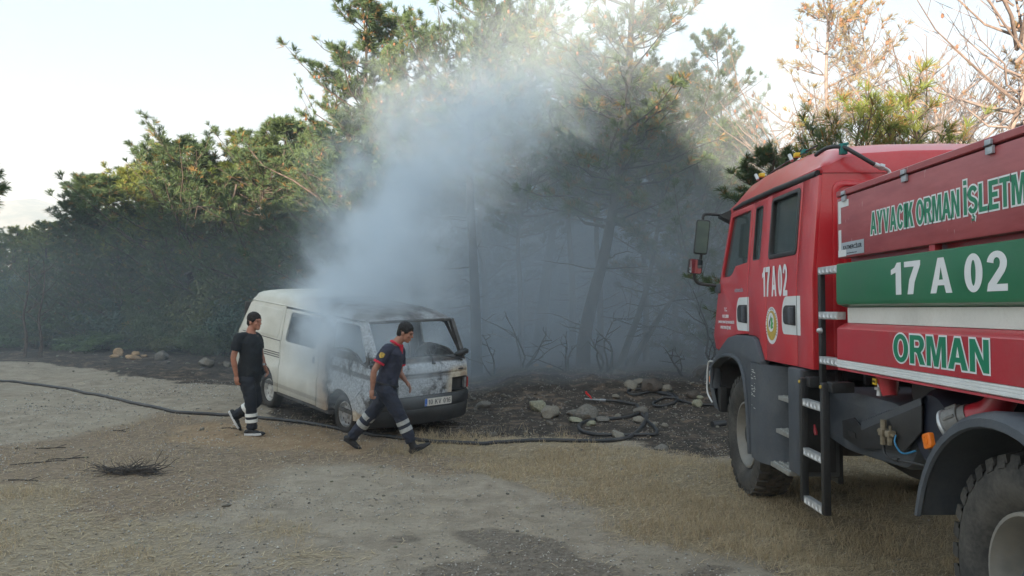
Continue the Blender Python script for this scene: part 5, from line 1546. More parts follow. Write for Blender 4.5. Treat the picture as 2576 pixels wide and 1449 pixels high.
bm = bmesh.new(); tube(bm, [(-1.0, 2.55, 0.93), (-1.08, 2.55, 0.93)], 0.05, 10); bm_obj('hose_reel_end', bm, T_BLACK, truck, 50)
bm_obj('orange_tag', B(-1.225, -1.215, 2.56, 2.60, 0.915, 0.985), T_ORANGE, truck)
bm = bmesh.new(); tube(bm, [(-1.17, 2.52, 0.97), (-1.17, 2.50, 0.92), (-1.17, 2.49, 0.895)], [0.006, 0.016, 0.012], 8); bm_obj('red_valve_knob', bm, T_LRED, truck, 50)
# red lever on the far pipe and the pipe
bm = bmesh.new(); tube(bm, [(-0.9, 0.22, 1.42), (-0.9, 0.22, 1.25)], 0.05, 12); bm_obj('outlet_pipe', bm, T_RIM, truck, 50)
bm_obj('red_lever', B(-1.02, -0.99, 0.26, 0.42, 1.285, 1.305, 0.004), T_LRED, truck, 40)
# hanging brackets under the air tank
bm = bmesh.new()
for (y, z0, z1) in ((1.08, 0.86, 1.0), (1.00, 0.82, 1.0), (0.92, 0.80, 1.0), (0.86, 0.74, 1.0)): tube(bm, [(-0.95, y, z1), (-0.95, y - 0.02, z0)], 0.022, 6)
tube(bm, catmull([(-0.95, 1.1, 0.86), (-0.97, 1.0, 0.80), (-0.95, 0.9, 0.83)], 4), 0.008, 6)
bm_obj('brake_fittings', bm, T_BLACK, truck, 50)
# dark under-body tray between the axles
plate('belly_tray', [(3.4, 0.70), (2.3, 0.62), (1.5, 0.64), (1.25, 0.72), (1.0, 0.70), (0.85, 0.70), (0.85, 1.0), (3.4, 1.0)], T_BLACK, truck, -0.3, 0.5)

# rear fender arch: a moulded half ring
bm = bmesh.new(); rings = []
ctr = (0.02, 0.60)
for k in range(25):
    th = radians(-0 + 180 * k / 24)
    r_ = 0.80
    def pt(rad, x): return (x, ctr[0] + rad * cos(th) * 0.96, ctr[1] + rad * sin(th) * 0.96 + 0.02)
    rings.append([pt(r_ - 0.045, SX + 0.36), pt(r_ - 0.02, SX + 0.36), pt(r_ + 0.0, SX - 0.02), pt(r_ - 0.01, SX - 0.07), pt(r_ - 0.035, SX - 0.10), pt(r_ - 0.075, SX - 0.105), pt(r_ - 0.085, SX - 0.09), pt(r_ - 0.05, SX - 0.06)])
loft(bm, rings, close=True)
bmesh.ops.recalc_face_normals(bm, faces=bm.faces)
rf = bm_obj('rear_fender', bm, T_GREY, truck, 40)
for v in rf.data.vertices:
    if v.co.z < 0.75: v.co.z = 0.75 + (v.co.z - 0.75) * 0.1
# ================================================================= burnt van
VPITCH = radians(3.9)
va = radians(42)
f3 = Vector((sin(va) * cos(VPITCH), -cos(va) * cos(VPITCH), -sin(VPITCH)))
r3 = Vector((-cos(va), -sin(va), 0.0))
u3 = r3.cross(f3)
van = empty('van', (-1.845, 10.67, 0.0))
van.rotation_euler = Matrix(((r3.x, f3.x, u3.x), (r3.y, f3.y, u3.y), (r3.z, f3.z, u3.z))).to_euler()
tag(van, 'white panel van with a burnt-out smoking front and plate 10 KV 016', 'van')
VW = 1.64

def van_paint(burn_shift=0.0, name='van paint', ash=True):
    """cream white paint; blistered brown, soot and pale ash where the fire went over it (van coordinates)"""
    m, t_, p_ = new_mat(name)
    tc_ = nd(t_, 'ShaderNodeTexCoord').outputs['Object']
    sp_ = nd(t_, 'ShaderNodeSeparateXYZ'); t_.links.new(tc_, sp_.inputs[0])
    X_, Y_, Z_ = sp_.outputs
    n1 = noise_(t_, tc_, 2.6, 6, 0.62, 0.3)
    n2 = noise_(t_, tc_, 9.0, 6, 0.66)
    n3 = noise_(t_, tc_, 38.0, 4, 0.6)
    # fire front: further back on the roof than on the sides
    s = mt(t_, 'ADD', Y_, mt(t_, 'MULTIPLY', maprange(t_, Z_, 1.35, 1.72, smooth_=False), 0.75))
    s = mt(t_, 'ADD', s, mt(t_, 'MULTIPLY', maprange(t_, Z_, 0.5, 0.1, smooth_=False), -0.35))
    s = mt(t_, 'ADD', s, 1.38 + burn_shift)
    s = mt(t_, 'ADD', s, mt(t_, 'MULTIPLY', mt(t_, 'SUBTRACT', n1, 0.5), 0.55))
    s = mt(t_, 'ADD', s, mt(t_, 'MULTIPLY', mt(t_, 'SUBTRACT', n2, 0.5), 0.16))
    # the far front corner kept its paint
    keep = mt(t_, 'MULTIPLY', maprange(t_, mt(t_, 'ADD', X_, mt(t_, 'MULTIPLY', n1, 0.25)), -1.02, -1.16), maprange(t_, Z_, 0.97, 0.86))
    keep2 = mt(t_, 'MULTIPLY', maprange(t_, mt(t_, 'ADD', Z_, mt(t_, 'MULTIPLY', n2, 0.12)), 0.42, 0.36), maprange(t_, Y_, -0.75, -0.6))
    keep = mt(t_, 'MAXIMUM', keep, keep2)
    paint = mixc(t_, maprange(t_, n1, 0.3, 0.7), (0.50, 0.49, 0.42), (0.60, 0.59, 0.52))
    mp_ = nd(t_, 'ShaderNodeMapping'); t_.links.new(tc_, mp_.inputs[0]); mp_.inputs['Scale'].default_value = (9, 9, 0.8)
    streak = noise_(t_, mp_.outputs[0], 1.6, 4, 0.6)
    dirt = mt(t_, 'MULTIPLY', maprange(t_, mt(t_, 'ADD', Z_, mt(t_, 'MULTIPLY', streak, 0.35)), 0.75, 0.32), 0.55)
    paint = mixc(t_, dirt, paint, (0.27, 0.23, 0.17))
    band = mt(t_, 'MULTIPLY', maprange(t_, mt(t_, 'ABSOLUTE', mt(t_, 'SUBTRACT', mt(t_, 'ADD', Z_, mt(t_, 'MULTIPLY', n2, 0.02)), 0.305)), 0.040, 0.022), 0.6)
    paint = mixc(t_, band, paint, (0.20, 0.175, 0.14))
    spots = mt(t_, 'MULTIPLY', maprange(t_, n3, 0.72, 0.78), 0.5)
    paint = mixc(t_, spots, paint, (0.12, 0.09, 0.07))
    tan_ = mixc(t_, n2, (0.22, 0.13, 0.075), (0.46, 0.37, 0.27))
    soot = mixc(t_, maprange(t_, n2, 0.35, 0.65), (0.025, 0.024, 0.024), (0.11, 0.095, 0.085))
    c_ = mixc(t_, mt(t_, 'MULTIPLY', maprange(t_, s, -0.48, -0.02), 0.85), paint, tan_)
    c_ = mixc(t_, maprange(t_, s, -0.05, 0.14), c_, soot)
    if ash:
        a_ = maprange(t_, mt(t_, 'ADD', mt(t_, 'MULTIPLY', n1, 0.75), mt(t_, 'MULTIPLY', n2, 0.30)), 0.40, 0.51)
        a_ = mt(t_, 'MULTIPLY', a_, maprange(t_, s, 0.14, 0.26))
        a_ = mt(t_, 'MULTIPLY', a_, maprange(t_, mt(t_, 'ABSOLUTE', mt(t_, 'SUBTRACT', Z_, 1.06)), 0.035, 0.07))
        a_ = mt(t_, 'MULTIPLY', a_, maprange(t_, mt(t_, 'ABSOLUTE', mt(t_, 'SUBTRACT', Z_, 0.84)), 0.02, 0.05, 0.25, 1.0))
        ashc = mixc(t_, maprange(t_, n3, 0.35, 0.65), (0.26, 0.285, 0.31), (0.52, 0.55, 0.58))
        ashc = mixc(t_, maprange(t_, n3, 0.66, 0.70), ashc, (0.06, 0.055, 0.05))
        ashc = mixc(t_, mt(t_, 'MULTIPLY', maprange(t_, Z_, 1.5, 1.62), maprange(t_, n1, 0.62, 0.45, 0.35, 0.85)), ashc, (0.085, 0.075, 0.068))
        c_ = mixc(t_, a_, c_, ashc)
    c_ = mixc(t_, keep, c_, mixc(t_, maprange(t_, mt(t_, 'ADD', n2, mt(t_, 'MULTIPLY', n1, 0.5)), 0.62, 0.9), (0.58, 0.53, 0.43), tan_))
    t_.links.new(c_, p_.inputs['Base Color'])
    t_.links.new(maprange(t_, s, -0.2, 0.1, 0.38, 0.9), p_.inputs['Roughness'])
    t_.links.new(bumpn(t_, mt(t_, 'MULTIPLY', mt(t_, 'ADD', n2, n3), maprange(t_, s, -0.4, 0.1, 0.08, 1.0)), 0.5, 0.008), p_.inputs['Normal'])
    return m
V_PAINT = van_paint()
V_BLACK = mat('sooty black plastic', (0.022, 0.024, 0.027), 0.55, var=0.3, scale=5, dust=0.35, dust_col=(0.07, 0.065, 0.06), bump=0.3, bscale=40)
V_SOOT = mat('soot and bare burnt steel', (0.045, 0.042, 0.040), 0.9, var=0.5, scale=6, dust=0.5, dust_col=(0.22, 0.22, 0.22), bump=0.5, bscale=40)
V_STEEL = mat('burnt grey wheel steel', (0.33, 0.34, 0.35), 0.5, metal=0.3, var=0.35, scale=14, dust=0.5, dust_col=(0.10, 0.09, 0.08))
V_CAP = mat('melted grey hub cap', (0.42, 0.42, 0.40), 0.5, var=0.3, scale=14)
V_TYRE = mat('burnt tyre', (0.022, 0.022, 0.022), 0.9, var=0.4, scale=8, dust=0.4, dust_col=(0.08, 0.07, 0.06), bump=0.4, bscale=30)
V_PLATE = mat('number plate white', (0.62, 0.60, 0.55), 0.4)
V_EU = mat('number plate blue', (0.01, 0.12, 0.50), 0.4)
V_REDL = mat('red lens', (0.42, 0.03, 0.02), 0.3)

def vb(co):          # tumblehome above the belt, crease below
    co = Vector(co); side = 1 if co.x > -VW / 2 else -1
    k = 0.0
    if co.z > 0.96: k = -0.155 * (co.z - 0.96) * (1 if co.z < 1.6 else 1)
    elif co.z < 0.60: k = 0.022
    elif co.z < 0.64: k = 0.022 * (0.64 - co.z) / 0.04
    nose = max(0.0, co.y + 0.16)
    k -= 0.35 * nose * nose * 4
    co.x += side * k
    return co
def soot_inside(o, sd):
    o.data.materials.append(V_SOOT)
    for p_ in o.data.polygons:
        if p_.normal.x * sd < -0.5: p_.material_index = 1
CUT = (0.60, 0.64, 0.96, 1.2, 1.4)

def archpts(yc, r, zc, a0, a1, n=9):
    return [(yc + r * cos(radians(a0 + (a1 - a0) * i / n)), zc + r * sin(radians(a0 + (a1 - a0) * i / n))) for i in range(n + 1)]

_mark = len(van.children)
for sd in (1, -1):
    x0 = -0.0 if sd == 1 else -VW
    # rear quarter with the wheel opening
    rq = [(-2.845, 1.565), (-2.845, 0.185), (-2.98, 0.17)] + archpts(-3.35, 0.36, 0.20, 0, 180)[0:] + [(-3.80, 0.17), (-4.44, 0.20), (-4.50, 0.55), (-4.44, 1.0), (-4.16, 1.50), (-4.05, 1.565)]
    q = plate('quarter_panel', rq, V_PAINT, van, x0, 0.03, bend=vb, cuts=CUT)
    plate('blank_window_panel', fillet([(-2.95, 1.04), (-2.90, 1.49), (-4.02, 1.49), (-4.16, 1.42), (-4.32, 1.04)], 0.05), V_PAINT, q, x0 + sd * 0.014, 0.014, bend=vb, cuts=(1.2,), bevel=0.005)
    for k in range(3):
        plate('side_louvre', fillet([(-3.52, 0.79 - 0.035 * k), (-2.86, 0.80 - 0.035 * k), (-2.86, 0.815 - 0.035 * k), (-3.52, 0.805 - 0.035 * k)], 0.005), V_SOOT, q, x0 + sd * 0.014, 0.012, bend=vb)
    # sliding door
    dr = plate('sliding_door', fillet([(-2.83, 1.525), (-2.83, 0.19), (-1.59, 0.20), (-1.59, 1.525)], 0.01), V_PAINT, van, x0, 0.03,
               holes=[fillet([(-2.70, 1.02), (-1.70, 1.02), (-1.63, 1.49), (-2.64, 1.49)], 0.07)], bend=vb, cuts=CUT)
    plate('window_rubber', fillet([(-2.73, 0.995), (-1.68, 0.995), (-1.61, 1.515), (-2.66, 1.515)], 0.08), V_SOOT, dr, x0 - sd * 0.004, 0.024,
          holes=[fillet([(-2.70, 1.02), (-1.70, 1.02), (-1.63, 1.49), (-2.64, 1.49)], 0.07)], bend=vb, cuts=(1.2,))
    cup = plate('handle_cup', fillet([(-1.79, 0.80), (-1.67, 0.80), (-1.66, 0.935), (-1.77, 0.935)], 0.03), V_PAINT, dr, x0 + sd * 0.016, 0.006, bevel=0.002)
    plate('door_handle', fillet([(-1.755, 0.81), (-1.69, 0.81), (-1.68, 0.92), (-1.74, 0.92)], 0.02), V_BLACK, cup, x0 + sd * 0.022, 0.008, bevel=0.002)
    plate('slide_rail', [(-4.3, 1.005), (-2.85, 1.0), (-2.85, 1.012), (-4.3, 1.017)], V_SOOT, van, x0 + sd * 0.012, 0.014, bend=vb, bevel=0.001)
    # gutter
    bm = bmesh.new(); tube(bm, [vb(Vector((x0, y, z))) + Vector((sd * 0.012, 0, 0)) for y, z in ((-4.08, 1.565), (-2.7, 1.568), (-1.4, 1.568), (-0.45, 1.572))], 0.012, 6)
    bm_obj('gutter', bm, V_PAINT, van, 60)
    # pillar behind the front door, with the fuel flap
    pl_ = plate('door_pillar', [(-1.57, 1.565), (-1.57, 0.19), (-1.30, 0.185), (-1.255, 0.20), (-1.25, 0.36), (-1.22, 0.46), (-1.30, 0.60), (-1.345, 0.95), (-1.345, 1.565)], V_PAINT, van, x0, 0.03, bend=vb, cuts=CUT)
    fl = plate('fuel_flap', fillet([(-1.40, 0.51), (-1.27, 0.44), (-1.24, 0.50), (-1.30, 0.60), (-1.40, 0.62)], 0.02), V_PAINT, pl_, x0 + sd * 0.030, 0.02, bevel=0.005)
    # front door, burnt, with the wheel opening below
    fdw = fillet([(-1.22, 1.10), (-1.25, 1.49), (-0.60, 1.50), (-0.28, 1.05), (-0.37, 1.00), (-0.60, 1.12), (-0.90, 1.14)], [0.06, 0.07, 0.05, 0.03, 0.04, 0.08, 0.08])
    plate('front_door', [(-1.335, 1.545), (-1.335, 0.95), (-1.29, 0.60)] + archpts(-0.89, 0.38, 0.19, 140, 35, 8) + [(-0.38, 0.62), (-0.20, 0.98), (-0.22, 1.06), (-0.54, 1.545)],
          V_PAINT, van, x0, 0.03, holes=[fdw], bend=vb, cuts=CUT)
    # front corner: lower panel in front of the wheel
    plate('front_corner', archpts(-0.89, 0.375, 0.19, 0, 38, 5) + [(-0.375, 0.60), (-0.21, 0.97), (-0.17, 0.95), (-0.125, 0.80), (-0.12, 0.24)], V_PAINT, van, x0, 0.03, bend=vb, cuts=CUT)
    # A pillar and sill
    bm = bmesh.new(); xa = x0 - sd * 0.06
    loft(bm, [[(xa + sd * 0.045, -0.50, 1.57), (xa + sd * 0.01, -0.42, 1.565), (xa - sd * 0.05, -0.42, 1.56), (xa - sd * 0.02, -0.52, 1.55)], [(xa + sd * 0.055, -0.20, 1.07), (xa + sd * 0.02, -0.12, 1.06), (xa - sd * 0.05, -0.11, 1.05), (xa - sd * 0.02, -0.24, 1.05)]], close=True)
    bmesh.ops.recalc_face_normals(bm, faces=bm.faces)
    bm_obj('front_pillar', bm, V_PAINT if sd == 1 else V_SOOT, van, 30)
    bm_obj('sill', B(min(x0, x0 - sd * 0.12), max(x0, x0 - sd * 0.12), -2.95, -1.27, 0.13, 0.19, 0.01), V_SOOT, van, 30)

for o_ in van.children:
    if o_.name.split('.')[0] in ('quarter_panel', 'sliding_door', 'door_pillar', 'front_door', 'front_corner'):
        soot_inside(o_, 1 if sum(v.co.x for v in o_.data.vertices) / len(o_.data.vertices) > -0.8 else -1)

# roof
bm = bmesh.new(); S = []
for (y, h, zb) in ((-0.42, 0.02, 1.555), (-0.50, 0.075, 1.565), (-0.75, 0.12, 1.57), (-1.2, 0.165, 1.57), (-2.0, 0.20, 1.57), (-3.0, 0.21, 1.57), (-3.8, 0.195, 1.57), (-4.05, 0.16, 1.565), (-4.15, 0.09, 1.545)):
    xe = 0.0945
    half = [(-xe, zb), (-xe - 0.015, zb + 0.35 * h), (-xe - 0.06, zb + 0.72 * h), (-xe - 0.15, zb + 0.90 * h), (-0.45, zb + 0.975 * h), (-0.82, zb + h)]
    full = half + [(-VW - x, z) for x, z in half[-2::-1]]
    rr = random.Random(int(y * 100))
    S.append([(x, y, z + (rr.uniform(-0.012, 0.012) if y > -2.2 and 0 < i < len(full) - 1 else 0)) for i, (x, z) in enumerate(full)])
loft(bm, S)
bmesh.ops.recalc_face_normals(bm, faces=bm.faces)
rf = bm_obj('roof', bm, V_PAINT, van, 50)
if rf.data.polygons[10].normal.z < 0: rf.data.flip_normals()
for y in (-3.3, -2.6, -1.9):
    bm = bmesh.new(); tube(bm, [(-0.4, y, 1.762), (-0.82, y, 1.777), (-1.24, y, 1.762)], 0.012, 6); bm_obj('roof_rib', bm, V_PAINT, rf, 60)
bm = bmesh.new(); loft(bm, [[(min(max(x, -VW + 0.12), -0.12), y, z - 0.02) for x, y, z in r_] for r_ in S[:-1]]); bmesh.ops.recalc_face_normals(bm, faces=bm.faces)
bm_obj('roof_lining', bm, V_SOOT, rf)
# rear door
bm = bmesh.new(); xs_ = [-0.09, -0.3, -0.82, -1.34, -1.55]
loft(bm, [[(x, -4.14 - 0.02 * (1 - abs(x + 0.82)), 1.56) for x in xs_], [(x * 1.02 + 0.02, -4.46 - 0.03 * (1 - abs(x + 0.82)), 0.98) for x in [0.0, -0.3, -0.82, -1.34, -1.64]], [(x, -4.50 - 0.03, 0.55) for x in [0.0, -0.3, -0.82, -1.34, -1.64]], [(x, -4.46, 0.2) for x in [0, -0.3, -0.82, -1.34, -1.64]]])
bm_obj('tailgate', bm, V_PAINT, van, 40)
bm_obj('rear_bumper', B(-1.66, 0.02, -4.60, -4.42, 0.20, 0.36, 0.04), V_BLACK, van, 40)

# front: header, nose, sill of the windscreen
bm = bmesh.new()
tube(bm, [(-0.11, -0.43, 1.555), (-0.5, -0.39, 1.565), (-0.82, -0.385, 1.567), (-1.14, -0.39, 1.565), (-1.53, -0.43, 1.555)], 0.022, 6)
bm_obj('windscreen_header', bm, V_SOOT, van, 60)
def nose(x):   # rounding of the nose plan
    d = abs(x + VW / 2) / (VW / 2)
    return -0.10 * d ** 4 - 0.015 * d * d
bm = bmesh.new(); xs_ = np.linspace(-0.03, -VW + 0.03, 25)
rows = [(-0.13, 1.065), (-0.10, 1.055), (-0.045, 1.01), (-0.012, 0.955), (0.0, 0.90), (0.0, 0.862), (-0.014, 0.850), (-0.014, 0.838), (0.0, 0.826), (0.004, 0.77), (0.004, 0.70), (0.0, 0.56), (-0.02, 0.54)]
R_ = loft(bm, [[(x, y + nose(x) * (0.9 if y > -0.05 else 0.7), z) for x in xs_] for y, z in rows])
# cut the head lamp openings
dele = []
for f in bm.faces:
    c_ = f.calc_center_median()
    if 0.575 < c_.z < 0.745 and (c_.x < -1.31 or c_.x > -0.34): dele.append(f)
bmesh.ops.delete(bm, geom=dele, context='FACES')
bmesh.ops.recalc_face_normals(bm, faces=bm.faces)
nz = bm_obj('nose_panel', bm, V_PAINT, van, 40)
nn = [p_ for p_ in nz.data.polygons if abs(p_.center.x + 0.82) < 0.2 and 0.6 < p_.center.z < 0.8]
if nn and nn[0].normal.y < 0: nz.data.flip_normals()
bm_obj('cowl', B(-1.58, -0.06, -0.26, -0.12, 1.02, 1.062, 0.01), V_SOOT, van, 30)
for (a, b_, lab) in ((-1.60, -1.30, None), (-0.35, -0.05, None)):
    r_ = bm_obj('headlight_recess', B(a, b_, -0.22, -0.12, 0.56, 0.76), V_BLACK, van)
    bm = bmesh.new()
    for (x_0, x_1, z_0, z_1) in ((a, b_, 0.745, 0.757), (a, b_, 0.568, 0.58), (a, a + 0.012, 0.568, 0.757), (b_ - 0.012, b_, 0.568, 0.757)): box(bm, x_0, x_1, -0.14, -0.02 + (nose(a) if a < -1 else nose(b_)) * 0.5, z_0, z_1)
    bm_obj('headlight_frame', bm, V_BLACK, r_)
ref = bmesh.new(); tube(ref, [(-0.20, -0.12, 0.65), (-0.20, -0.055, 0.65)], [0.03, 0.055], 14, caps=True); bm_obj('lamp_reflector', ref, V_STEEL, van, 50)
bm_obj('indicator', B(-1.645, -1.60, -0.16, -0.085, 0.585, 0.74, 0.01), V_REDL, van, 40)
bm_obj('indicator', B(-1.60, -1.56, -0.16, -0.07, 0.585, 0.74, 0.01), V_STEEL, van, 40)
bm_obj('badge', B(-1.50, -1.27, -0.052, -0.030, 0.872, 0.893, 0.003), V_SOOT, van, 40)
# bumper
bm = bmesh.new(); R2 = []
for (dy, z) in ((-0.02, 0.555), (0.04, 0.555), (0.062, 0.53), (0.066, 0.41), (0.05, 0.385), (0.058, 0.37), (0.05, 0.27), (0.01, 0.16), (-0.06, 0.14)):
    pts = []
    for x in np.linspace(0.02, -VW - 0.02, 25): pts.append((x, dy + nose(x) * 1.3, z))
    pts = [(0.03, -0.22, z)] + pts + [(-VW - 0.03, -0.42, z)]
    R2.append(pts)
loft(bm, R2)
for x in (0.03,):
    pass
bmesh.ops.recalc_face_normals(bm, faces=bm.faces)
bo = bm_obj('bumper', bm, V_BLACK, van, 40)
NP = basis((0, 0.0700, 0), (-1, 0, 0), (0, 0, 1))
np_ = plate('number_plate', fillet([(-1.225, 0.415), (-0.755, 0.415), (-0.755, 0.522), (-1.225, 0.522)], 0.006), V_PLATE, van, 0.0675, 0.004, axis='y', bevel=0.0)
plate('plate_band', [(-0.795, 0.416), (-0.756, 0.416), (-0.756, 0.521), (-0.795, 0.521)], V_EU, np_, 0.0705, 0.002, axis='y', bevel=0)
for s_, a_, b_ in (('10', 0.815, 0.894), ('KV', 0.929, 1.042), ('016', 1.076, 1.205)): signwrite(s_, T_INK, np_, NP, a_, b_, 0.432, 0.505, thin=0.0022)
lettering('TR', T_LET, np_, basis((0, 0.0718, 0), (-1, 0, 0), (0, 0, 1)), 0.763, 0.788, 0.424, 0.442, 0.0)

# wipers, burnt
bm = bmesh.new(); tube(bm, [(-0.95, -0.02, 0.985), (-0.955, -0.05, 1.02), (-0.93, -0.07, 1.10), (-0.90, -0.09, 1.20)], [0.030, 0.026, 0.012, 0.005], 8); wp = bm_obj('wiper', bm, V_BLACK, van, 60)
bm = bmesh.new(); tube(bm, catmull([(-0.80, -0.06, 1.115), (-0.95, -0.055, 1.115), (-1.15, -0.045, 1.09), (-1.40, -0.05, 1.04), (-1.50, -0.07, 1.00)], 5), [0.006] * 10 + [0.013] * 11, 6); bm_obj('wiper_arm', bm, V_BLACK, wp, 60)
bm = bmesh.new(); tube(bm, catmull([(-1.03, -0.12, 1.21), (-1.18, -0.12, 1.17), (-1.32, -0.13, 1.08)], 4), 0.005, 6); bm_obj('wiper', bm, V_BLACK, van, 60)
bm = bmesh.new(); tube(bm, catmull([(-1.36, -0.08, 1.085), (-1.48, -0.08, 1.11), (-1.60, -0.12, 1.12), (-1.66, -0.18, 1.09)], 4), [0.01, 0.03, 0.035, 0.04, 0.045, 0.045, 0.045, 0.045, 0.042, 0.04, 0.035, 0.03, 0.02], 8); bm_obj('melted_mirror', bm, V_BLACK, van, 60)
# door top rubber at the front window, hanging
bm = bmesh.new(); tube(bm, catmull([(-0.005, -1.20, 1.105), (0.0, -0.85, 1.15), (0.0, -0.62, 1.12), (0.0, -0.42, 1.01), (0.005, -0.28, 0.98)], 5), 0.014, 6); bm_obj('window_seal', bm, V_SOOT, van, 60)

# inside: floor, bulkhead frames, seat frames, wheel, dash
bm = bmesh.new(); box(bm, -1.58, -0.06, -4.35, -0.15, 0.22, 0.27); box(bm, -1.58, -0.06, -4.40, -4.36, 0.25, 1.5)
for y0 in (-3.35, -0.89):
    for xx in (-0.36, -1.58): box(bm, xx, xx + 0.30, y0 - 0.34, y0 + 0.34, 0.53, 0.55); box(bm, xx if xx < -1 else xx, (xx + 0.02) if xx > -1 else xx + 0.3, y0 - 0.34, y0 + 0.34, 0.2, 0.53)
bm_obj('floor', bm, V_SOOT, van)
for xc in (-0.42, -1.22):
    bm = bmesh.new()
    for xx in (xc - 0.2, xc + 0.2): tube(bm, [(xx, -0.95, 0.60), (xx, -1.30, 0.62), (xx, -1.40, 1.15), (xx + (0.05 if xx < xc else -0.05), -1.42, 1.25)], 0.014, 6)
    for z in (0.7, 0.85, 1.0, 1.15): tube(bm, [(xc - 0.2, -1.33 - 0.12 * (z - 0.62), z), (xc + 0.2, -1.33 - 0.12 * (z - 0.62), z)], 0.007, 5)
    box(bm, xc - 0.2, xc + 0.2, -1.35, -0.9, 0.50, 0.62, 0.02)
    bm_obj('seat_frame', bm, V_SOOT, van, 50)
bm_obj('dashboard', B(-1.56, -0.08, -0.45, -0.20, 0.75, 1.00, 0.04), V_SOOT, van, 40)
bm = bmesh.new(); tube(bm, [(-1.22 + 0.19 * cos(a), -0.62 + 0.09 * sin(a), 1.05 + 0.16 * sin(a)) for a in np.linspace(0, 2 * pi, 22)], 0.010, 6, caps=False); tube(bm, [(-1.22, -0.62, 1.05), (-1.22, -0.35, 0.85)], 0.014, 6)
bm_obj('steering_wheel', bm, V_SOOT, van, 60)

def van_wheel(x, y, z, sgn, R, cap):
    f = -1 if sgn > 0 else 1
    Mx = Matrix.Translation((x, y, z)) @ Matrix.Diagonal((f, 1, 1, 1))
    bm = bmesh.new()
    lathe(bm, [(0.05, 0.185), (0.03, 0.19), (0.005, 0.215), (0.0, 0.25), (0.02, R - 0.012), (0.05, R), (0.14, R), (0.17, R - 0.012), (0.19, 0.24), (0.16, 0.19)], 40)
    bmesh.ops.transform(bm, matrix=Mx, verts=bm.verts)
    bmesh.ops.recalc_face_normals(bm, faces=bm.faces)
    for v in bm.verts:
        if v.co.z < -0.095 + 0.0 * y and y > -2: v.co.z = -0.095
    ty = bm_obj('wheel', bm, V_TYRE, van, 50)
    bm = bmesh.new()
    lathe(bm, [(0.05, 0.187), (0.028, 0.185), (0.026, 0.172), (0.05, 0.165), (0.075, 0.145), (0.06, 0.11), (0.06, 0.075), (0.04, 0.06), (0.035, 0.0)], 36)
    bmesh.ops.transform(bm, matrix=Mx, verts=bm.verts)
    bmesh.ops.recalc_face_normals(bm, faces=bm.faces)
    rim = bm_obj('rim', bm, V_STEEL if not cap else V_CAP, ty, 40)
    bm = bmesh.new()
    for k in range(10):
        a = 2 * pi * k / 10
        M2 = Mx @ Matrix.Translation((0, 0.127 * cos(a), 0.127 * sin(a)))
        lathe(bm, [(0.071, 0.0), (0.052, 0.012), (0.052, 0.0)] if False else [(0.064, 0.017), (0.062, 0.0)], 8, M2)
    bmesh.ops.recalc_face_normals(bm, faces=bm.faces)
    bm_obj('rim_holes', bm, V_BLACK, rim)
van_wheel(-0.035, -0.89, 0.195, 1, 0.30, False)
van_wheel(-VW + 0.035, -0.89, 0.195, -1, 0.30, False)
van_wheel(-0.035, -3.35, 0.125, 1, 0.295, True)
van_wheel(-VW + 0.035, -3.35, 0.125, -1, 0.295, True)
bm = bmesh.new(); tube(bm, [(-0.2, -0.89, 0.19), (-1.44, -0.89, 0.19)], 0.04, 8); tube(bm, [(-0.2, -3.35, 0.12), (-1.44, -3.35, 0.12)], 0.04, 8); box(bm, -1.1, -0.5, -3.9, -0.4, 0.10, 0.21)
bm_obj('underbody', bm, V_SOOT, van)
# ================================================================= people
def skin_mat(name, col):
    m, t_, p_ = new_mat(name)
    tc_ = nd(t_, 'ShaderNodeTexCoord').outputs['Object']
    c_ = mixc(t_, maprange(t_, noise_(t_, tc_, 14, 4, 0.6), 0.3, 0.7), tuple(c * 0.85 for c in col), tuple(c * 1.15 for c in col))
    t_.links.new(c_, p_.inputs['Base Color']); p_.inputs['Roughness'].default_value = 0.55
    p_.inputs['Subsurface Weight'].default_value = 0.05
    return m
H_SKIN1 = skin_mat('tanned skin', (0.42, 0.185, 0.12))
H_SKIN2 = skin_mat('olive skin', (0.34, 0.165, 0.11))
H_HAIR = mat('black hair', (0.008, 0.007, 0.007), 0.75, var=0.4, scale=60, bump=0.8, bscale=120)
H_HAIRB = mat('dark brown hair', (0.014, 0.009, 0.008), 0.75, var=0.4, scale=60, bump=0.8, bscale=120)
H_TEE = mat('black cotton', (0.014, 0.017, 0.021), 0.9, var=0.25, scale=12, bump=0.3, bscale=90)
H_TROU = mat('dark navy work trousers', (0.013, 0.016, 0.024), 0.85, var=0.3, scale=12, bump=0.3, bscale=90)
H_NAVY = mat('faded navy uniform', (0.030, 0.034, 0.058), 0.85, var=0.2, scale=12, bump=0.3, bscale=90)
H_NAVT = mat('navy uniform trousers', (0.020, 0.025, 0.042), 0.85, var=0.25, scale=12, bump=0.3, bscale=90)
H_REDT = mat('red trim', (0.55, 0.02, 0.05), 0.8)
H_BANDW = mat('white reflective band', (0.80, 0.80, 0.76), 0.4)
H_BANDG = mat('grey reflective band', (0.34, 0.35, 0.34), 0.4, var=0.2, scale=30)
H_SHOE = mat('black shoe', (0.014, 0.015, 0.018), 0.6, var=0.3, scale=20)
H_SOLE = mat('white sole', (0.62, 0.62, 0.62), 0.6)
H_PATCH = mat('yellow arm patch', (0.50, 0.33, 0.06), 0.7, var=0.4, scale=50)
H_EYE = mat('eye', (0.02, 0.015, 0.012), 0.2)

def ball(bm, c, r, sc=(1, 1, 1), rot=None, sub=2):
    M = Matrix.Translation(c) @ (rot.to_4x4() if rot else Matrix()) @ Matrix.Diagonal((r * sc[0], r * sc[1], r * sc[2], 1))
    bmesh.ops.create_icosphere(bm, subdivisions=sub, radius=1.0, matrix=M)

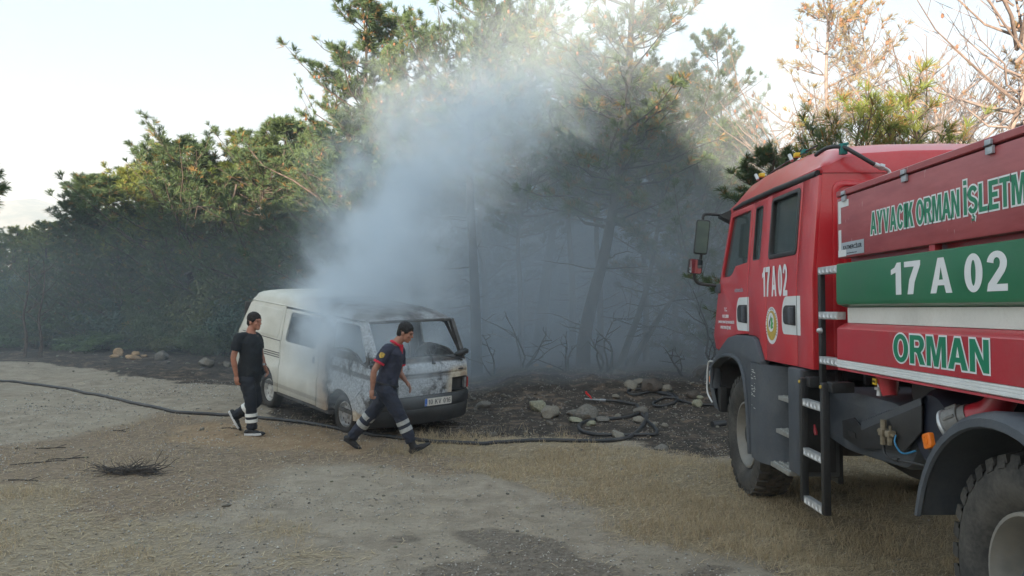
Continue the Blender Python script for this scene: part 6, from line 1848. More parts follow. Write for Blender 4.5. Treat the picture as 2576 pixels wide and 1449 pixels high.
def limb(bm, pts, seg=14):
    """pts: [(Vector, r)] joined by tapering tubes with round joints"""
    P = [Vector(p) for p, _ in pts]; R = [r for _, r in pts]
    for p, r in zip(P, R): ball(bm, p, r * 0.995)
    for i in range(len(P) - 1):
        tube(bm, [P[i], P[i + 1]], [R[i], R[i + 1]], seg)

def ell_loft(bm, secs, side, n=20):
    """secs: [(centre, half width, half depth, fwd)]"""
    rings = []
    for c, a, b, fw in secs:
        s = side.normalized(); f = Vector(fw).normalized(); f = (f - s * f.dot(s)).normalized()
        rings.append([Vector(c) + s * a * cos(2 * pi * k / n) + f * b * sin(2 * pi * k / n) for k in range(n)])
    loft(bm, rings, close=True)

def remesh(name, bm, voxel, mat_, parent, sm=6, noise_amp=0.0, noise_scale=18.0, seed=0, wrinkle=None):
    bmesh.ops.recalc_face_normals(bm, faces=bm.faces)
    me_ = bpy.data.meshes.new('tmp'); bm.to_mesh(me_); bm.free()
    o = bpy.data.objects.new('tmp', me_); COL.objects.link(o)
    md = o.modifiers.new('r', 'REMESH'); md.mode = 'VOXEL'; md.voxel_size = voxel; md.adaptivity = 0.0
    m2 = o.modifiers.new('s', 'SMOOTH'); m2.factor = 0.5; m2.iterations = sm
    dg = bpy.context.evaluated_depsgraph_get()
    res = bpy.data.meshes.new_from_object(o.evaluated_get(dg), depsgraph=dg)
    bpy.data.objects.remove(o); bpy.data.meshes.remove(me_)
    res.name = name
    if noise_amp > 0:
        from mathutils import noise as mn
        for v in res.vertices:
            q = Vector((v.co.x, v.co.y, v.co.z * 1.4)) * noise_scale + Vector((seed * 7.1, 0, 0))
            v.co += v.normal * (mn.noise(q) * noise_amp + mn.noise(q * 2.3) * noise_amp * 0.5)
    res.shade_smooth()
    return link(name, res, mat_, parent)

def hand(bm, wrist, knuckle_dir, palm_side, s=1.0, curl=0.5):
    """palm plus five unequal, bent fingers; knuckle_dir: along the hand, palm_side: towards the palm"""
    d = knuckle_dir.normalized(); n = (palm_side - d * palm_side.dot(d)).normalized(); w_ = d.cross(n)
    c = wrist + d * 0.048 * s
    ball(bm, c, 0.046 * s, (1, 1, 1), Matrix((w_, n, d)).transposed() @ Matrix.Diagonal((0.92, 0.48, 1.12)))
    for k, (off, ln) in enumerate(((-0.030, 0.070), (-0.010, 0.080), (0.010, 0.075), (0.029, 0.060))):
        p = c + d * 0.040 * s + w_ * off * s
        q = p + (d * cos(curl * 0.7) + n * sin(curl * 0.7)) * ln * 0.45 * s
        r_ = q + (d * cos(curl * 1.9) + n * sin(curl * 1.9)) * ln * 0.35 * s
        t_ = r_ + (d * cos(curl * 2.8) + n * sin(curl * 2.8)) * ln * 0.28 * s
        limb(bm, [(p, 0.0105 * s), (q, 0.0098 * s), (r_, 0.009 * s), (t_, 0.0078 * s)], 8)
    p = wrist + d * 0.022 * s - w_ * 0.030 * s
    q = p + (d * 0.7 - w_ * 0.55 + n * 0.35).normalized() * 0.038 * s
    limb(bm, [(p, 0.015 * s), (q, 0.0115 * s), (q + (d * 0.9 + n * 0.45).normalized() * 0.032 * s, 0.009 * s)], 8)

def head(bm, c, fwd, up, s=1.0):
    f = fwd.normalized(); u = (up - f * up.dot(f)).normalized(); r = f.cross(u)
    R = Matrix((r, f, u)).transposed()
    L = lambda x, y, z: c + R @ (Vector((x, y, z)) * s)
    ball(bm, L(0, -0.008, 0.028), 0.1 * s, (0.76, 0.94, 0.86), R, 3)       # skull
    ball(bm, L(0, 0.028, -0.035), 0.07 * s, (0.86, 0.84, 1.05), R, 2)      # face
    ball(bm, L(0, 0.058, -0.088), 0.028 * s, (1.1, 0.9, 0.8), R)           # chin
    ball(bm, L(0, 0.045, -0.070), 0.045 * s, (0.95, 0.8, 0.8), R)          # jaw
    ball(bm, L(0, 0.082, 0.022), 0.03 * s, (1.5, 0.5, 0.42), R)            # brow
    limb(bm, [(L(0, 0.088, 0.008), 0.009 * s), (L(0, 0.103, -0.025), 0.011 * s)], 8)
    ball(bm, L(-0.011, 0.094, -0.030), 0.008 * s, (1, 1, 0.8), R); ball(bm, L(0.011, 0.094, -0.030), 0.008 * s, (1, 1, 0.8), R)
    ball(bm, L(0, 0.087, -0.056), 0.017 * s, (1.3, 0.6, 0.34), R); ball(bm, L(0, 0.085, -0.068), 0.016 * s, (1.15, 0.6, 0.38), R)  # lips
    for q in (-1, 1):
        ball(bm, L(q * 0.040, 0.060, -0.022), 0.024 * s, (0.9, 0.9, 0.9), R)     # cheeks
        ball(bm, L(q * 0.078, -0.004, -0.012), 0.030 * s, (0.28, 0.62, 1.0), R)  # ears
    return L, R

def foot_frames(heel, toe):
    d = (toe - heel); return d.normalized()

def shoe(name, ankle, heel, toe, up, sole_mat, upper_mat, parent, boot=0.0):
    d = (toe - heel).normalized(); L = (toe - heel).length
    u = (up - d * up.dot(d)).normalized(); r = d.cross(u)
    R = Matrix((r, d, u)).transposed()
    bm = bmesh.new()
    for t_, w_, h in ((0.10, 0.038, 0.040), (0.32, 0.037, 0.046), (0.58, 0.044, 0.036), (0.82, 0.045, 0.027), (0.93, 0.036, 0.022)):
        ball(bm, heel + d * L * t_ + u * h * 0.9, 1.0, (w_, 0.055, h), R)
    limb(bm, [(heel + d * L * 0.22 + u * 0.05, 0.042), (ankle + (ankle - heel - d * L * 0.22).normalized() * boot, 0.044 if boot == 0 else 0.055)], 12)
    s_ = remesh(name, bm, 0.0075, upper_mat, parent, 5)
    bm = bmesh.new(); n = 16
    pts = [(-0.036, 0.0), (-0.038, 0.25), (-0.036, 0.45), (-0.046, 0.7), (-0.040, 0.9), (-0.018, 1.0), (0.016, 1.0), (0.040, 0.9), (0.046, 0.7), (0.038, 0.45), (0.038, 0.25), (0.036, 0.0), (0.02, -0.05), (-0.02, -0.05)]
    loft(bm, [[heel + r * x * 1.06 + d * L * y - u * 0.004 + u * (0.02 * max(0, y - 0.75) * 2) for x, y in pts], [heel + r * x * 1.08 + d * L * y + u * 0.024 + u * (0.02 * max(0, y - 0.75) * 2) for x, y in pts]], close=True)
    bmesh.ops.recalc_face_normals(bm, faces=bm.faces)
    bm_obj('sole', bm, sole_mat, s_, 40)
    return s_

def band(parent, a, b, t0, t1, r, m):
    """reflective band round a trouser leg between fractions t0..t1 of a-b"""
    a, b = Vector(a), Vector(b); bm = bmesh.new()
    r0 = r if not isinstance(r, tuple) else r[0]; r1 = r if not isinstance(r, tuple) else r[1]
    tube(bm, [a.lerp(b, t0), a.lerp(b, t0 + 0.001), a.lerp(b, (t0 + t1) / 2), a.lerp(b, t1)], [r0 * 0.98, r0, (r0 + r1) / 2 * 1.01, r1], 20)
    return bm_obj('reflective_band', bm, m, parent, 60)

def person(root_loc, J, opts):
    """J: joints in world coordinates; everything is stored relative to the root"""
    o0 = Vector(root_loc)
    J = {k: Vector(v) - o0 for k, v in J.items()}
    root = empty('person', root_loc)
    tag(root, opts['label'], 'person')
    side = (J['shR'] - J['shL']).normalized()       # towards the wearer's right
    fwd = Vector((0, 0, 1)).cross(side).normalized()
    spine = (J['neck'] - J['pelvis']).normalized()
    tf = (fwd - spine * fwd.dot(spine)).normalized()
    hf, hu = opts['head_fwd'], opts['head_up']
    # ---- body, one continuous skin
    bm = bmesh.new()
    L, R = head(bm, J['head'], hf, hu, 1.04)
    limb(bm, [(J['head'] - hu.normalized() * 0.055 - hf * 0.02, 0.058), (J['neck'] + spine * 0.01, 0.062), (J['neck'] - spine * 0.05, 0.075)])
    mid = J['pelvis'].lerp(J['neck'], 0.45)
    ell_loft(bm, [(J['pelvis'] - spine * 0.07, 0.13, 0.095, tf), (J['pelvis'], 0.15, 0.105, tf), (mid, 0.14, 0.10, tf), (J['pelvis'].lerp(J['neck'], 0.75), 0.165, 0.11, tf), (J['neck'] - spine * 0.06, 0.13, 0.075, tf)], side)
    for s in 'RL':
        limb(bm, [(J['sh' + s], 0.055), (J['sh' + s].lerp(J['el' + s], 0.45), 0.048), (J['el' + s], 0.038), (J['el' + s].lerp(J['wr' + s], 0.3), 0.040), (J['wr' + s], 0.026)])
        hand(bm, J['wr' + s], opts['hand' + s][0], opts['hand' + s][1], 1.05, opts['hand' + s][2])
        limb(bm, [(J['hip' + s], 0.085), (J['kn' + s], 0.055), (J['kn' + s].lerp(J['an' + s], 0.3), 0.055), (J['an' + s], 0.038)])
    body = remesh('body', bm, 0.0062, opts['skin'], root, 3)
    for q in (-1, 1):
        e = bmesh.new(); ball(e, L(q * 0.031, 0.079, 0.004), 0.0085 * 1.04, (1.1, 0.6, 0.6), R); bm_obj('eye', e, H_EYE, root, 60)
        e = bmesh.new(); tube(e, [L(q * 0.014, 0.093, 0.022), L(q * 0.034, 0.088, 0.028), L(q * 0.052, 0.070, 0.020)], [0.0025, 0.0032, 0.002], 6); bm_obj('eyebrow', e, opts['hair'], root, 60)
    # ---- hair
    bm = bmesh.new()
    ball(bm, L(0, -0.014, 0.052), 0.1, (0.85, 1.02, 0.90), R, 3)
    ball(bm, L(0, -0.052, -0.006), 0.080, (0.95, 0.74, 1.05), R, 2)
    for q in (-1, 1): ball(bm, L(q * 0.062, 0.004, 0.034), 0.050, (0.46, 1.15, 0.92), R); ball(bm, L(q * 0.060, 0.034, 0.020), 0.018, (0.6, 0.7, 1.3), R)
    ball(bm, L(0, 0.050, 0.083), 0.038, (1.3, 0.75, 0.5), R)
    remesh('hair', bm, 0.007, opts['hair'], root, 2, 0.006, 60.0)
    # ---- shirt
    bm = bmesh.new(); ex = opts.get('shirt_ex', 0.018)
    hem = opts.get('hem', 0.06)
    ell_loft(bm, [(J['pelvis'] - spine * hem, 0.155 + ex, 0.12 + ex, tf), (J['pelvis'] + spine * 0.08, 0.152 + ex, 0.115 + ex + opts.get('belly', 0), tf), (mid + tf * opts.get('belly', 0) * 0.6, 0.145 + ex, 0.112 + ex + opts.get('belly', 0) * 0.5, tf),
                  (J['pelvis'].lerp(J['neck'], 0.74), 0.172 + ex, 0.115 + ex, tf), (J['neck'] - spine * 0.095, 0.150 + ex, 0.106, tf), (J['neck'] - spine * 0.03, 0.085, 0.070, tf)], side, 24)
    for s in 'RL':
        k = opts.get('sleeve', 0.62); e = J['sh' + s].lerp(J['el' + s], k)
        limb(bm, [(J['sh' + s].lerp(J['neck'] - spine * 0.04, 0.45), 0.060), (J['sh' + s], 0.071), (J['sh' + s].lerp(J['el' + s], 0.3), 0.070)])
        tube(bm, [J['sh' + s].lerp(J['el' + s], 0.1), e], [0.072, 0.069], 16)
    sh = remesh('shirt', bm, 0.0085, opts['shirt'], root, 4, 0.009, 11.0, opts['seed'])
    if opts.get('trim'):
        for s in 'RL':
            a = J['sh' + s].lerp(J['el' + s], opts['sleeve'] - 0.075); b_ = J['sh' + s].lerp(J['el' + s], opts['sleeve'] + 0.015)
            bm = bmesh.new(); tube(bm, [a, b_], [0.0735, 0.0745], 18); bm_obj('sleeve_trim', bm, H_REDT, sh, 60)
        bm = bmesh.new(); n = J['neck'] - spine * 0.012
        pts = [n + (side * cos(a) * 0.074 + tf * sin(a) * 0.076) + spine * (0.022 - 0.03 * max(0, sin(a))) for a in np.linspace(0.62 * pi, 2.38 * pi, 20)]
        pts = [n + tf * 0.104 - spine * 0.125 + side * 0.012] + pts + [n + tf * 0.104 - spine * 0.125 - side * 0.012]
        tube(bm, catmull(pts, 2), 0.0165, 8); bm_obj('collar', bm, H_REDT, sh, 60)
        c_ = J['shR'].lerp(J['elR'], 0.30); ax = (J['elR'] - J['shR']).normalized(); v_ = opts['patch_dir']; v_ = (v_ - ax * v_.dot(ax)).normalized()
        bm = bmesh.new(); u_ = ax.cross(v_); c_ = c_ + v_ * 0.0745
        vs_ = [bm.verts.new(c_ + u_ * x + ax * y - v_ * (abs(x) ** 2 * 9)) for x, y in ((-0.032, -0.032), (0, -0.036), (0.032, -0.032), (0.034, 0.015), (0.0, 0.042), (-0.034, 0.015))]
        ce = bm.verts.new(c_ + v_ * 0.006)
        for i in range(6): bm.faces.new((vs_[i], vs_[(i + 1) % 6], ce))
        bmesh.ops.recalc_face_normals(bm, faces=bm.faces)
        bm_obj('arm_patch', bm, H_PATCH, sh, 60)
        bm = bmesh.new(); tube(bm, [J['pelvis'] - spine * 0.02 + (side * cos(a) * 0.176 + tf * sin(a) * 0.140) for a in np.linspace(0, 2 * pi, 28)], 0.015, 6, caps=False); bm_obj('belt', bm, H_SHOE, root, 60)
    # ---- trousers
    bm = bmesh.new()
    ell_loft(bm, [(J['pelvis'] - spine * 0.13, 0.15, 0.12, tf), (J['pelvis'] - spine * 0.05, 0.172, 0.134, tf), (J['pelvis'] + spine * 0.05, 0.160, 0.125, tf)], side, 24)
    for s in 'RL':
        a, k, n = J['hip' + s], J['kn' + s], J['an' + s]
        limb(bm, [(a, 0.112), (a.lerp(k, 0.5), 0.098), (k, 0.082), (k.lerp(n, 0.35), 0.079), (k.lerp(n, 0.8), 0.072)])
        tube(bm, [k.lerp(n, 0.7), n + (n - k).normalized() * opts.get('cuff', 0.0)], [0.073, opts.get('cuff_r', 0.066)], 16)
    tr = remesh('trousers', bm, 0.0095, opts['trousers'], root, 4, 0.014, 9.0, opts['seed'] + 3)
    for s in 'RL':
        k, n = J['kn' + s], J['an' + s]
        for (t0, t1) in opts['bands' + s]:
            band(tr, k, n, t0, t1, opts.get('band_r', 0.084), opts['band_mat'])
        shoe('shoe' if not opts.get('boot') else 'boot', J['an' + s], J['he' + s], J['to' + s], opts['foot_up' + s], opts['sole'], H_SHOE, root, 0.06 if opts.get('boot') else 0.0)
    if opts.get('watch'):
        a, b_ = J['elL'].lerp(J['wrL'], 0.86), J['elL'].lerp(J['wrL'], 0.94)
        bm = bmesh.new(); tube(bm, [a, b_], [0.0335, 0.032], 14); wt = bm_obj('watch', bm, H_SHOE, root, 50)
        ax = (b_ - a).normalized(); v_ = Vector((0.3, -1, 0)); v_ = (v_ - ax * v_.dot(ax)).normalized(); c_ = a.lerp(b_, 0.5) + v_ * 0.030
        bm = bmesh.new(); tube(bm, [c_, c_ + v_ * 0.01], 0.019, 12); bm_obj('watch_face', bm, T_ALU, wt, 40)
    return root, J

# man 1: left, black T-shirt, walking right, looking to the right
def zA(x, y, Y): return at((840 + x / 2.842) / 1.4907, (1150 + y / 2.842) / 1.4907, Y)
YA = 11.2
g0 = tz(-3.6, YA)
JA = dict(head=zA(326, 168, YA), neck=zA(287, 268, YA), shR=zA(158, 335, YA - 0.15), shL=zA(352, 330, YA + 0.17), elR=zA(98, 555, YA - 0.20), wrR=zA(132, 745, YA - 0.16),
          elL=zA(395, 520, YA + 0.22), wrL=zA(432, 640, YA + 0.16), pelvis=zA(270, 745, YA), hipR=zA(255, 800, YA - 0.09), hipL=zA(295, 800, YA + 0.09),
          knL=zA(345, 1020, YA + 0.12), anL=zA(128, 1165, YA + 0.14), knR=zA(285, 1030, YA - 0.08), anR=zA(295, 1290, YA - 0.08),
          heR=zA(232, 1372, YA - 0.08), toR=zA(418, 1374, YA - 0.13), heL=zA(58, 1130, YA + 0.14), toL=zA(160, 1318, YA + 0.12))
rootA = Vector((zA(290, 1380, YA).x, YA, JA['heR'].z - 0.0))
dz = tz(rootA.x, rootA.y) - JA['heR'].z + 0.012
for k in JA: JA[k] = JA[k] + Vector((0, 0, dz))
rootA.z = tz(rootA.x, rootA.y)
person(rootA, JA, dict(label='man in black T-shirt and dark trousers with white reflective bands, walking right beside the van', skin=H_SKIN1, hair=H_HAIRB, shirt=H_TEE, trousers=H_TROU,
       head_fwd=Vector((0.93, -0.36, -0.04)), head_up=Vector((0.05, 0, 1)), handR=(Vector((0.08, -0.05, -1)), Vector((0.5, 0.85, 0)), 0.85), handL=(Vector((0.45, -0.1, -0.9)), Vector((-0.6, -0.6, -0.3)), 0.5),
       bandsR=[(0.43, 0.56), (0.67, 0.80)], bandsL=[(0.36, 0.56)], band_mat=H_BANDW, sole=H_SOLE, foot_upR=Vector((0, 0, 1)), foot_upL=Vector((0.85, 0, 0.5)), seed=1, sleeve=0.66, hem=0.09, belly=0.03, watch=True, shirt_ex=0.022, cuff=0.03))

# man 2: navy uniform with red collar, striding right in front of the van
def zB(x, y, Y): return at((1260 + x / 2.684) / 1.4907, (1180 + y / 2.684) / 1.4907, Y)
YB = 10.1
JB = dict(head=zB(700, 160, YB), neck=zB(612, 265, YB), shR=zB(512, 325, YB - 0.16), shL=zB(648, 345, YB + 0.18), elR=zB(380, 548, YB - 0.22), wrR=zB(365, 725, YB - 0.20),
          elL=zB(640, 560, YB + 0.24), wrL=zB(700, 640, YB + 0.20), pelvis=zB(512, 655, YB), hipR=zB(490, 730, YB - 0.09), hipL=zB(530, 730, YB + 0.09),
          knR=zB(640, 985, YB - 0.10), anR=zB(765, 1270, YB - 0.10), knL=zB(375, 950, YB + 0.15), anL=zB(150, 1220, YB + 0.22),
          heR=zB(762, 1375, YB - 0.10), toR=zB(935, 1292, YB - 0.12), heL=zB(85, 1235, YB + 0.22), toL=zB(228, 1332, YB + 0.22))
rootB = Vector((zB(520, 1370, YB).x, YB, 0)); rootB.z = tz(rootB.x, rootB.y)
dz = tz(JB['heR'].x, YB) - JB['heR'].z + 0.004
for k in JB: JB[k] = JB[k] + Vector((0, 0, dz))
person(rootB, JB, dict(label='man in navy uniform with red collar striding right in front of the burnt van', skin=H_SKIN2, hair=H_HAIR, shirt=H_NAVY, trousers=H_NAVT,
       head_fwd=Vector((0.93, -0.22, -0.30)), head_up=Vector((0.35, 0, 0.93)), handR=(Vector((-0.12, -0.05, -1)), Vector((0.7, 0.7, 0)), 1.0), handL=(Vector((0.55, -0.05, -0.8)), Vector((-0.6, -0.4, -0.5)), 0.35),
       bandsR=[(0.20, 0.33), (0.44, 0.57)], bandsL=[(0.14, 0.27), (0.40, 0.52)], band_mat=H_BANDG, sole=H_SHOE, foot_upR=Vector((-0.4, 0, 1)), foot_upL=Vector((0.5, 0, 0.85)), seed=5, sleeve=0.62, hem=0.02, trim=True, boot=True, patch_dir=Vector((-0.1, -1, 0.2)), cuff=-0.02, shirt_ex=0.012))
# ================================================================= rocks, hoses, twigs
R_PALE = mat('pale limestone', (0.20, 0.185, 0.155), 0.95, var=0.3, scale=7, bump=0.8, bscale=14, dust=0.5, dust_col=(0.17, 0.14, 0.10))
R_GREY = mat('grey rock', (0.13, 0.12, 0.105), 0.95, var=0.35, scale=7, bump=0.8, bscale=14, dust=0.3, dust_col=(0.26, 0.24, 0.2))
R_DARK = mat('smoke-dark rock', (0.085, 0.070, 0.058), 0.95, var=0.35, scale=7, bump=0.8, bscale=14)
R_LICH = mat('lichened rock', (0.19, 0.185, 0.13), 0.95, var=0.35, scale=9, bump=0.8, bscale=14, dust=0.7, dust_col=(0.36, 0.36, 0.27))
R_ORNG = mat('ochre rock', (0.38, 0.25, 0.14), 0.95, var=0.3, scale=9, bump=0.8, bscale=14)

def rock_mesh(seed, sub=3):
    from mathutils import noise as mn
    bm = bmesh.new(); bmesh.ops.create_icosphere(bm, subdivisions=sub, radius=1.0)
    r = random.Random(seed); off = Vector((r.uniform(0, 50), r.uniform(0, 50), r.uniform(0, 50)))
    planes = [(Vector((r.gauss(0, 1), r.gauss(0, 1), r.gauss(0, 1))).normalized(), r.uniform(0.62, 0.9)) for _ in range(9)]
    for v in bm.verts:
        p_ = v.co.copy()
        for n_, d_ in planes:
            k = p_.dot(n_)
            if k > d_: p_ -= n_ * (k - d_) * 0.9
        p_ *= 1 + 0.20 * mn.noise(p_ * 1.7 + off) + 0.11 * mn.noise(p_ * 4 + off) + 0.05 * mn.noise(p_ * 9 + off)
        v.co = p_
    me_ = bpy.data.meshes.new('rock'); bm.to_mesh(me_); bm.free()
    smooth(me_, 38)
    return me_
RM = [rock_mesh(900 + i) for i in range(7)]
RMs = [rock_mesh(950 + i, 2) for i in range(5)]
rockr = random.Random(12)
def rock(px, py, wpx, m, lab, hk=0.62, group=None, small=False, sink=0.55):
    """px,py: middle of its foot; wpx: its width in survey pixels"""
    g_ = ground_at(px, py); s = wpx / F_PX * g_.y / 2 * (0.88 if wpx > 17 else 0.8)
    me_ = (RMs if small else RM)[rockr.randrange(5)]
    o = bpy.data.objects.new('rock', me_); COL.objects.link(o)
    if not me_.materials: me_.materials.append(m)
    o.material_slots[0].link = 'OBJECT'; o.material_slots[0].material = m
    o.location = (g_.x, g_.y, g_.z + s * hk * (1 - sink) * 0.8)
    o.rotation_euler = (rockr.uniform(-0.3, 0.3), rockr.uniform(-0.3, 0.3), rockr.uniform(0, 6))
    o.scale = (s, s * rockr.uniform(0.8, 1.1), s * hk)
    tag(o, lab, 'rock', group)
    return o
for a in [
 (1352, 1032, 58, R_LICH, 'rounded grey-green rock behind the lumpy pale one right of the van', 0.85), (1383, 1048, 62, R_PALE, 'lumpy pale limestone rock, largest pale one on the burnt bank', 0.8),
 (1442, 1046, 50, R_GREY, 'flat greyish rock between the pale lump and the smooth grey rock'), (1476, 1054, 80, R_GREY, 'big smooth grey rock under the hose nozzle', 0.8),
 (1448, 1062, 40, R_LICH, 'small pale angular rock at the left foot of the smooth grey rock'), (1486, 1070, 32, R_LICH, 'small pale rock below the smooth grey rock'),
 (1382, 1068, 22, R_GREY, 'small grey stone below the lumpy pale rock', 0.8), (1588, 976, 44, R_PALE, 'pale rounded rock left of the dark boulder in the heap near the truck', 0.75),
 (1606, 966, 34, R_PALE, 'pale rock on top of the heap left of the dark boulder', 0.8), (1641, 982, 66, R_DARK, 'dark brown boulder, biggest in the heap between the trees and the truck', 0.9),
 (1675, 985, 36, R_PALE, 'pale wedge rock right of the dark boulder', 0.8), (1550, 1000, 26, R_PALE, 'small white stone left of the rock heap'), (1556, 945, 44, R_GREY, 'flat grey rock behind the heap at the foot of the leaning trunk'),
 (1770, 950, 60, R_DARK, 'large dark boulder behind the truck front wheel, left one', 0.9), (1815, 962, 60, R_DARK, 'large dark boulder touching the truck bumper', 0.9), (1745, 1000, 50, R_DARK, 'brown rock in the shadow between heap and truck'),
 (1754, 1022, 34, R_LICH, 'pale green lichened rock by the truck tyre', 0.9), (1762, 1003, 24, R_LICH, 'small lichened rock on top of the pale green one'), (1612, 1040, 46, R_GREY, 'grey rock where the hose loop crosses', 0.7),
 (1607, 1062, 34, R_PALE, 'pale grey rock inside the right end of the hose loop', 0.8), (1645, 1072, 22, R_PALE, 'round cream stone right of the hose loop', 0.9), (1672, 1074, 20, R_PALE, 'round white stone right of the cream stone', 0.9),
 (1555, 1052, 24, R_PALE, 'cream round stone inside the hose loop', 0.9), (1516, 1060, 40, R_GREY, 'flat grey stone inside the hose loop'), (1553, 1100, 44, R_PALE, 'flat pale rock resting by the lower hose'),
 (1662, 1130, 44, R_GREY, 'grey half-buried stone on the soil left of the truck wheel', 0.4), (1240, 1096, 26, R_GREY, 'pale stone in front of the van bumper', 0.7), (1216, 1022, 46, R_GREY, 'low grey rock just right of the van bumper', 0.5),
 (1268, 998, 20, R_PALE, 'small stone on the burnt slope right of the van'), (1190, 1006, 18, R_GREY, 'small grey stone beside the van corner'),
 (1382, 925, 20, R_ORNG, 'small yellowish stone on the mound crest, right one'), (1348, 921, 20, R_ORNG, 'small yellowish stone on the mound crest, left one'),
 (519, 920, 42, R_PALE, 'pale domed boulder left of the man on the burnt strip', 0.8), (472, 916, 16, R_PALE, 'small white stone left of the pale domed boulder'), (508, 932, 18, R_GREY, 'small grey stone below the pale domed boulder'),
 (570, 922, 30, R_PALE, 'pale rock right behind the arm of the man in black', 0.8), (407, 905, 40, R_GREY, 'grey boulder right of the ochre rock heap', 1.0), (240, 896, 18, R_GREY, 'grey stone left of the ochre rock heap'), (178, 886, 14, R_PALE, 'small pale stone under the scrub at the left'),
 (300, 893, 36, R_ORNG, 'ochre rock at the left end of the heap on the burnt strip', 0.7), (288, 900, 26, R_ORNG, 'flat ochre rock at the foot of the left end of the heap'), (341, 894, 26, R_ORNG, 'ochre rock in the middle of the heap', 0.8), (335, 902, 44, R_ORNG, 'long flat ochre rock along the foot of the heap', 0.4),
 (362, 898, 20, R_ORNG, 'small ochre rock at the right end of the heap'), (60, 880, 18, R_PALE, 'pale stone on bare soil at the far left'), (8, 872, 14, R_PALE, 'small pale stone at the left picture edge'),
 (43, 1130, 16, R_DARK, 'dark round stone on the gravel at the far left'), (509, 1082, 16, R_PALE, 'single pale stone on the track below the man in black', 0.9), (569, 1274, 26, R_PALE, 'pale stone on dry ground in the left foreground', 0.5),
 (1205, 1248, 14, R_PALE, 'lone stone on the middle of the gravel track')]:
    rock(*a)
mt_ = [R_PALE, R_GREY, R_LICH, R_DARK]
for i in range(85):
    px = rockr.uniform(1190, 1830); py = rockr.uniform(960, 1115)
    rock(px, py, rockr.uniform(6, 16), [R_PALE, R_GREY, R_GREY, R_DARK, R_DARK][rockr.randrange(5)], 'small loose stone on the burnt bank between the van and the truck', 0.7, 'small stones on the burnt bank', True)
for i in range(34):
    px = rockr.uniform(0, 600); py = rockr.uniform(882, 945)
    rock(px, py, rockr.uniform(5, 11), mt_[rockr.randrange(4)], 'small loose stone along the burnt strip left of the van', 0.7, 'small stones along the left burnt strip', True)
for i in range(60):
    px = rockr.uniform(100, 2300); py = rockr.uniform(1130, 1449)
    rock(px, py, rockr.uniform(7, 15), mt_[rockr.randrange(3)], 'small loose stone on the open ground in front', 0.6, 'small stones on the open ground', True)

# hoses
HOSE = mat('black rubber hose', (0.020, 0.022, 0.026), 0.5, var=0.3, scale=8, dust=0.4, dust_col=(0.10, 0.09, 0.08))
def z5_(x, y): return ((1600 + x / 2.1467) / 1.4907, (1200 + y / 2.1467) / 1.4907)
def z6_(x, y): return (x / 1.509 / 1.4907, (1200 + y / 1.509) / 1.4907)
def ground_tube(name, pix, r, m, parent=None, lift=0.0, n=8):
    P = catmull([ground_at(*p) for p in pix], n)
    P = [Vector((p.x, p.y, tz(p.x, p.y) + r * 0.75 + lift)) for p in P]
    for _ in range(2): P = [P[0]] + [Vector((P[i].x, P[i].y, (P[i - 1].z + P[i].z * 2 + P[i + 1].z) / 4 + 0.001)) for i in range(1, len(P) - 1)] + [P[-1]]
    bm = bmesh.new(); tube(bm, P, r, 10)
    return bm_obj(name, bm, m, parent, 60), P
pix = [(-260, 935), (-100, 950)] + [z6_(*q) for q in ((0, 350), (140, 362), (300, 385), (450, 410), (600, 438), (760, 478), (900, 505), (1050, 530), (1250, 545), (1420, 553))]
pix += [(668, 1056), (720, 1061), (800, 1072), (860, 1084), (930, 1096), (1010, 1106)]
pix += [z5_(*q) for q in ((0, 985), (100, 995), (300, 1003), (500, 1005), (700, 990), (900, 980), (1150, 985), (1400, 988), (1550, 975), (1660, 935), (1740, 860), (1770, 790), (1760, 740), (1700, 765), (1560, 800), (1400, 808), (1280, 830), (1225, 865), (1260, 910), (1400, 935), (1550, 942), (1750, 935), (1830, 935), (1855, 910), (1830, 870), (1775, 820), (1730, 760), (1700, 710), (1690, 690))]
hose, HP = ground_tube('fire_hose', pix, 0.027, HOSE)
tag(hose, 'long black fire hose snaking along the track behind both men and looping right', 'hose')
# the end of the hose lifts over the smooth rock to the nozzle
e0 = HP[-1]; nz_ = at(1472, 1002, e0.y + 0.15); nz_.z = max(nz_.z, tz(nz_.x, nz_.y) + 0.2)
P = catmull([e0, at(*z5_(1640, 672), e0.y + 0.05), at(*z5_(1550, 655), e0.y + 0.1), at(*z5_(1440, 648), e0.y + 0.13)], 6)
bm = bmesh.new(); tube(bm, P, [0.027] * 6 + [0.022] * (len(P) - 6), 10)
tl = bm_obj('hose_end', bm, HOSE, hose, 60)
a = P[-1]; d = (at(*z5_(1270, 635), a.y) - a).normalized()
bm = bmesh.new(); tube(bm, [a, a + d * 0.10, a + d * 0.10, a + d * 0.20, a + d * 0.20, a + d * 0.36], [0.026, 0.026, 0.018, 0.018, 0.013, 0.019], 10)
nzl = bm_obj('nozzle', bm, mat('dull nozzle metal', (0.30, 0.31, 0.32), 0.5, metal=0.3, var=0.2, scale=30), hose, 40)
bm = bmesh.new(); u = Vector((0, 0, 1)); b0 = a + d * 0.24
tube(bm, [b0, b0 + u * 0.05 + d * 0.03, b0 + u * 0.10 + d * 0.09, b0 + u * 0.13 + d * 0.10], [0.012, 0.016, 0.02, 0.016], 8)
bm_obj('nozzle_handle', bm, mat('red handle', (0.60, 0.02, 0.02), 0.4), nzl, 60)
h2, _ = ground_tube('fire_hose', [z5_(*q) for q in ((2330, 700), (2150, 690), (2030, 655), (1960, 615), (1850, 590), (1740, 575), (1640, 572), (1620, 590), (1650, 612), (1740, 600), (1850, 590), (1960, 600), (2020, 640), (1990, 680), (1900, 705), (1830, 700), (1835, 670), (1920, 635), (2010, 640))], 0.021, HOSE, lift=0.01)
tag(h2, 'second black hose coiled on the burnt bank in front of the dark boulder', 'hose')
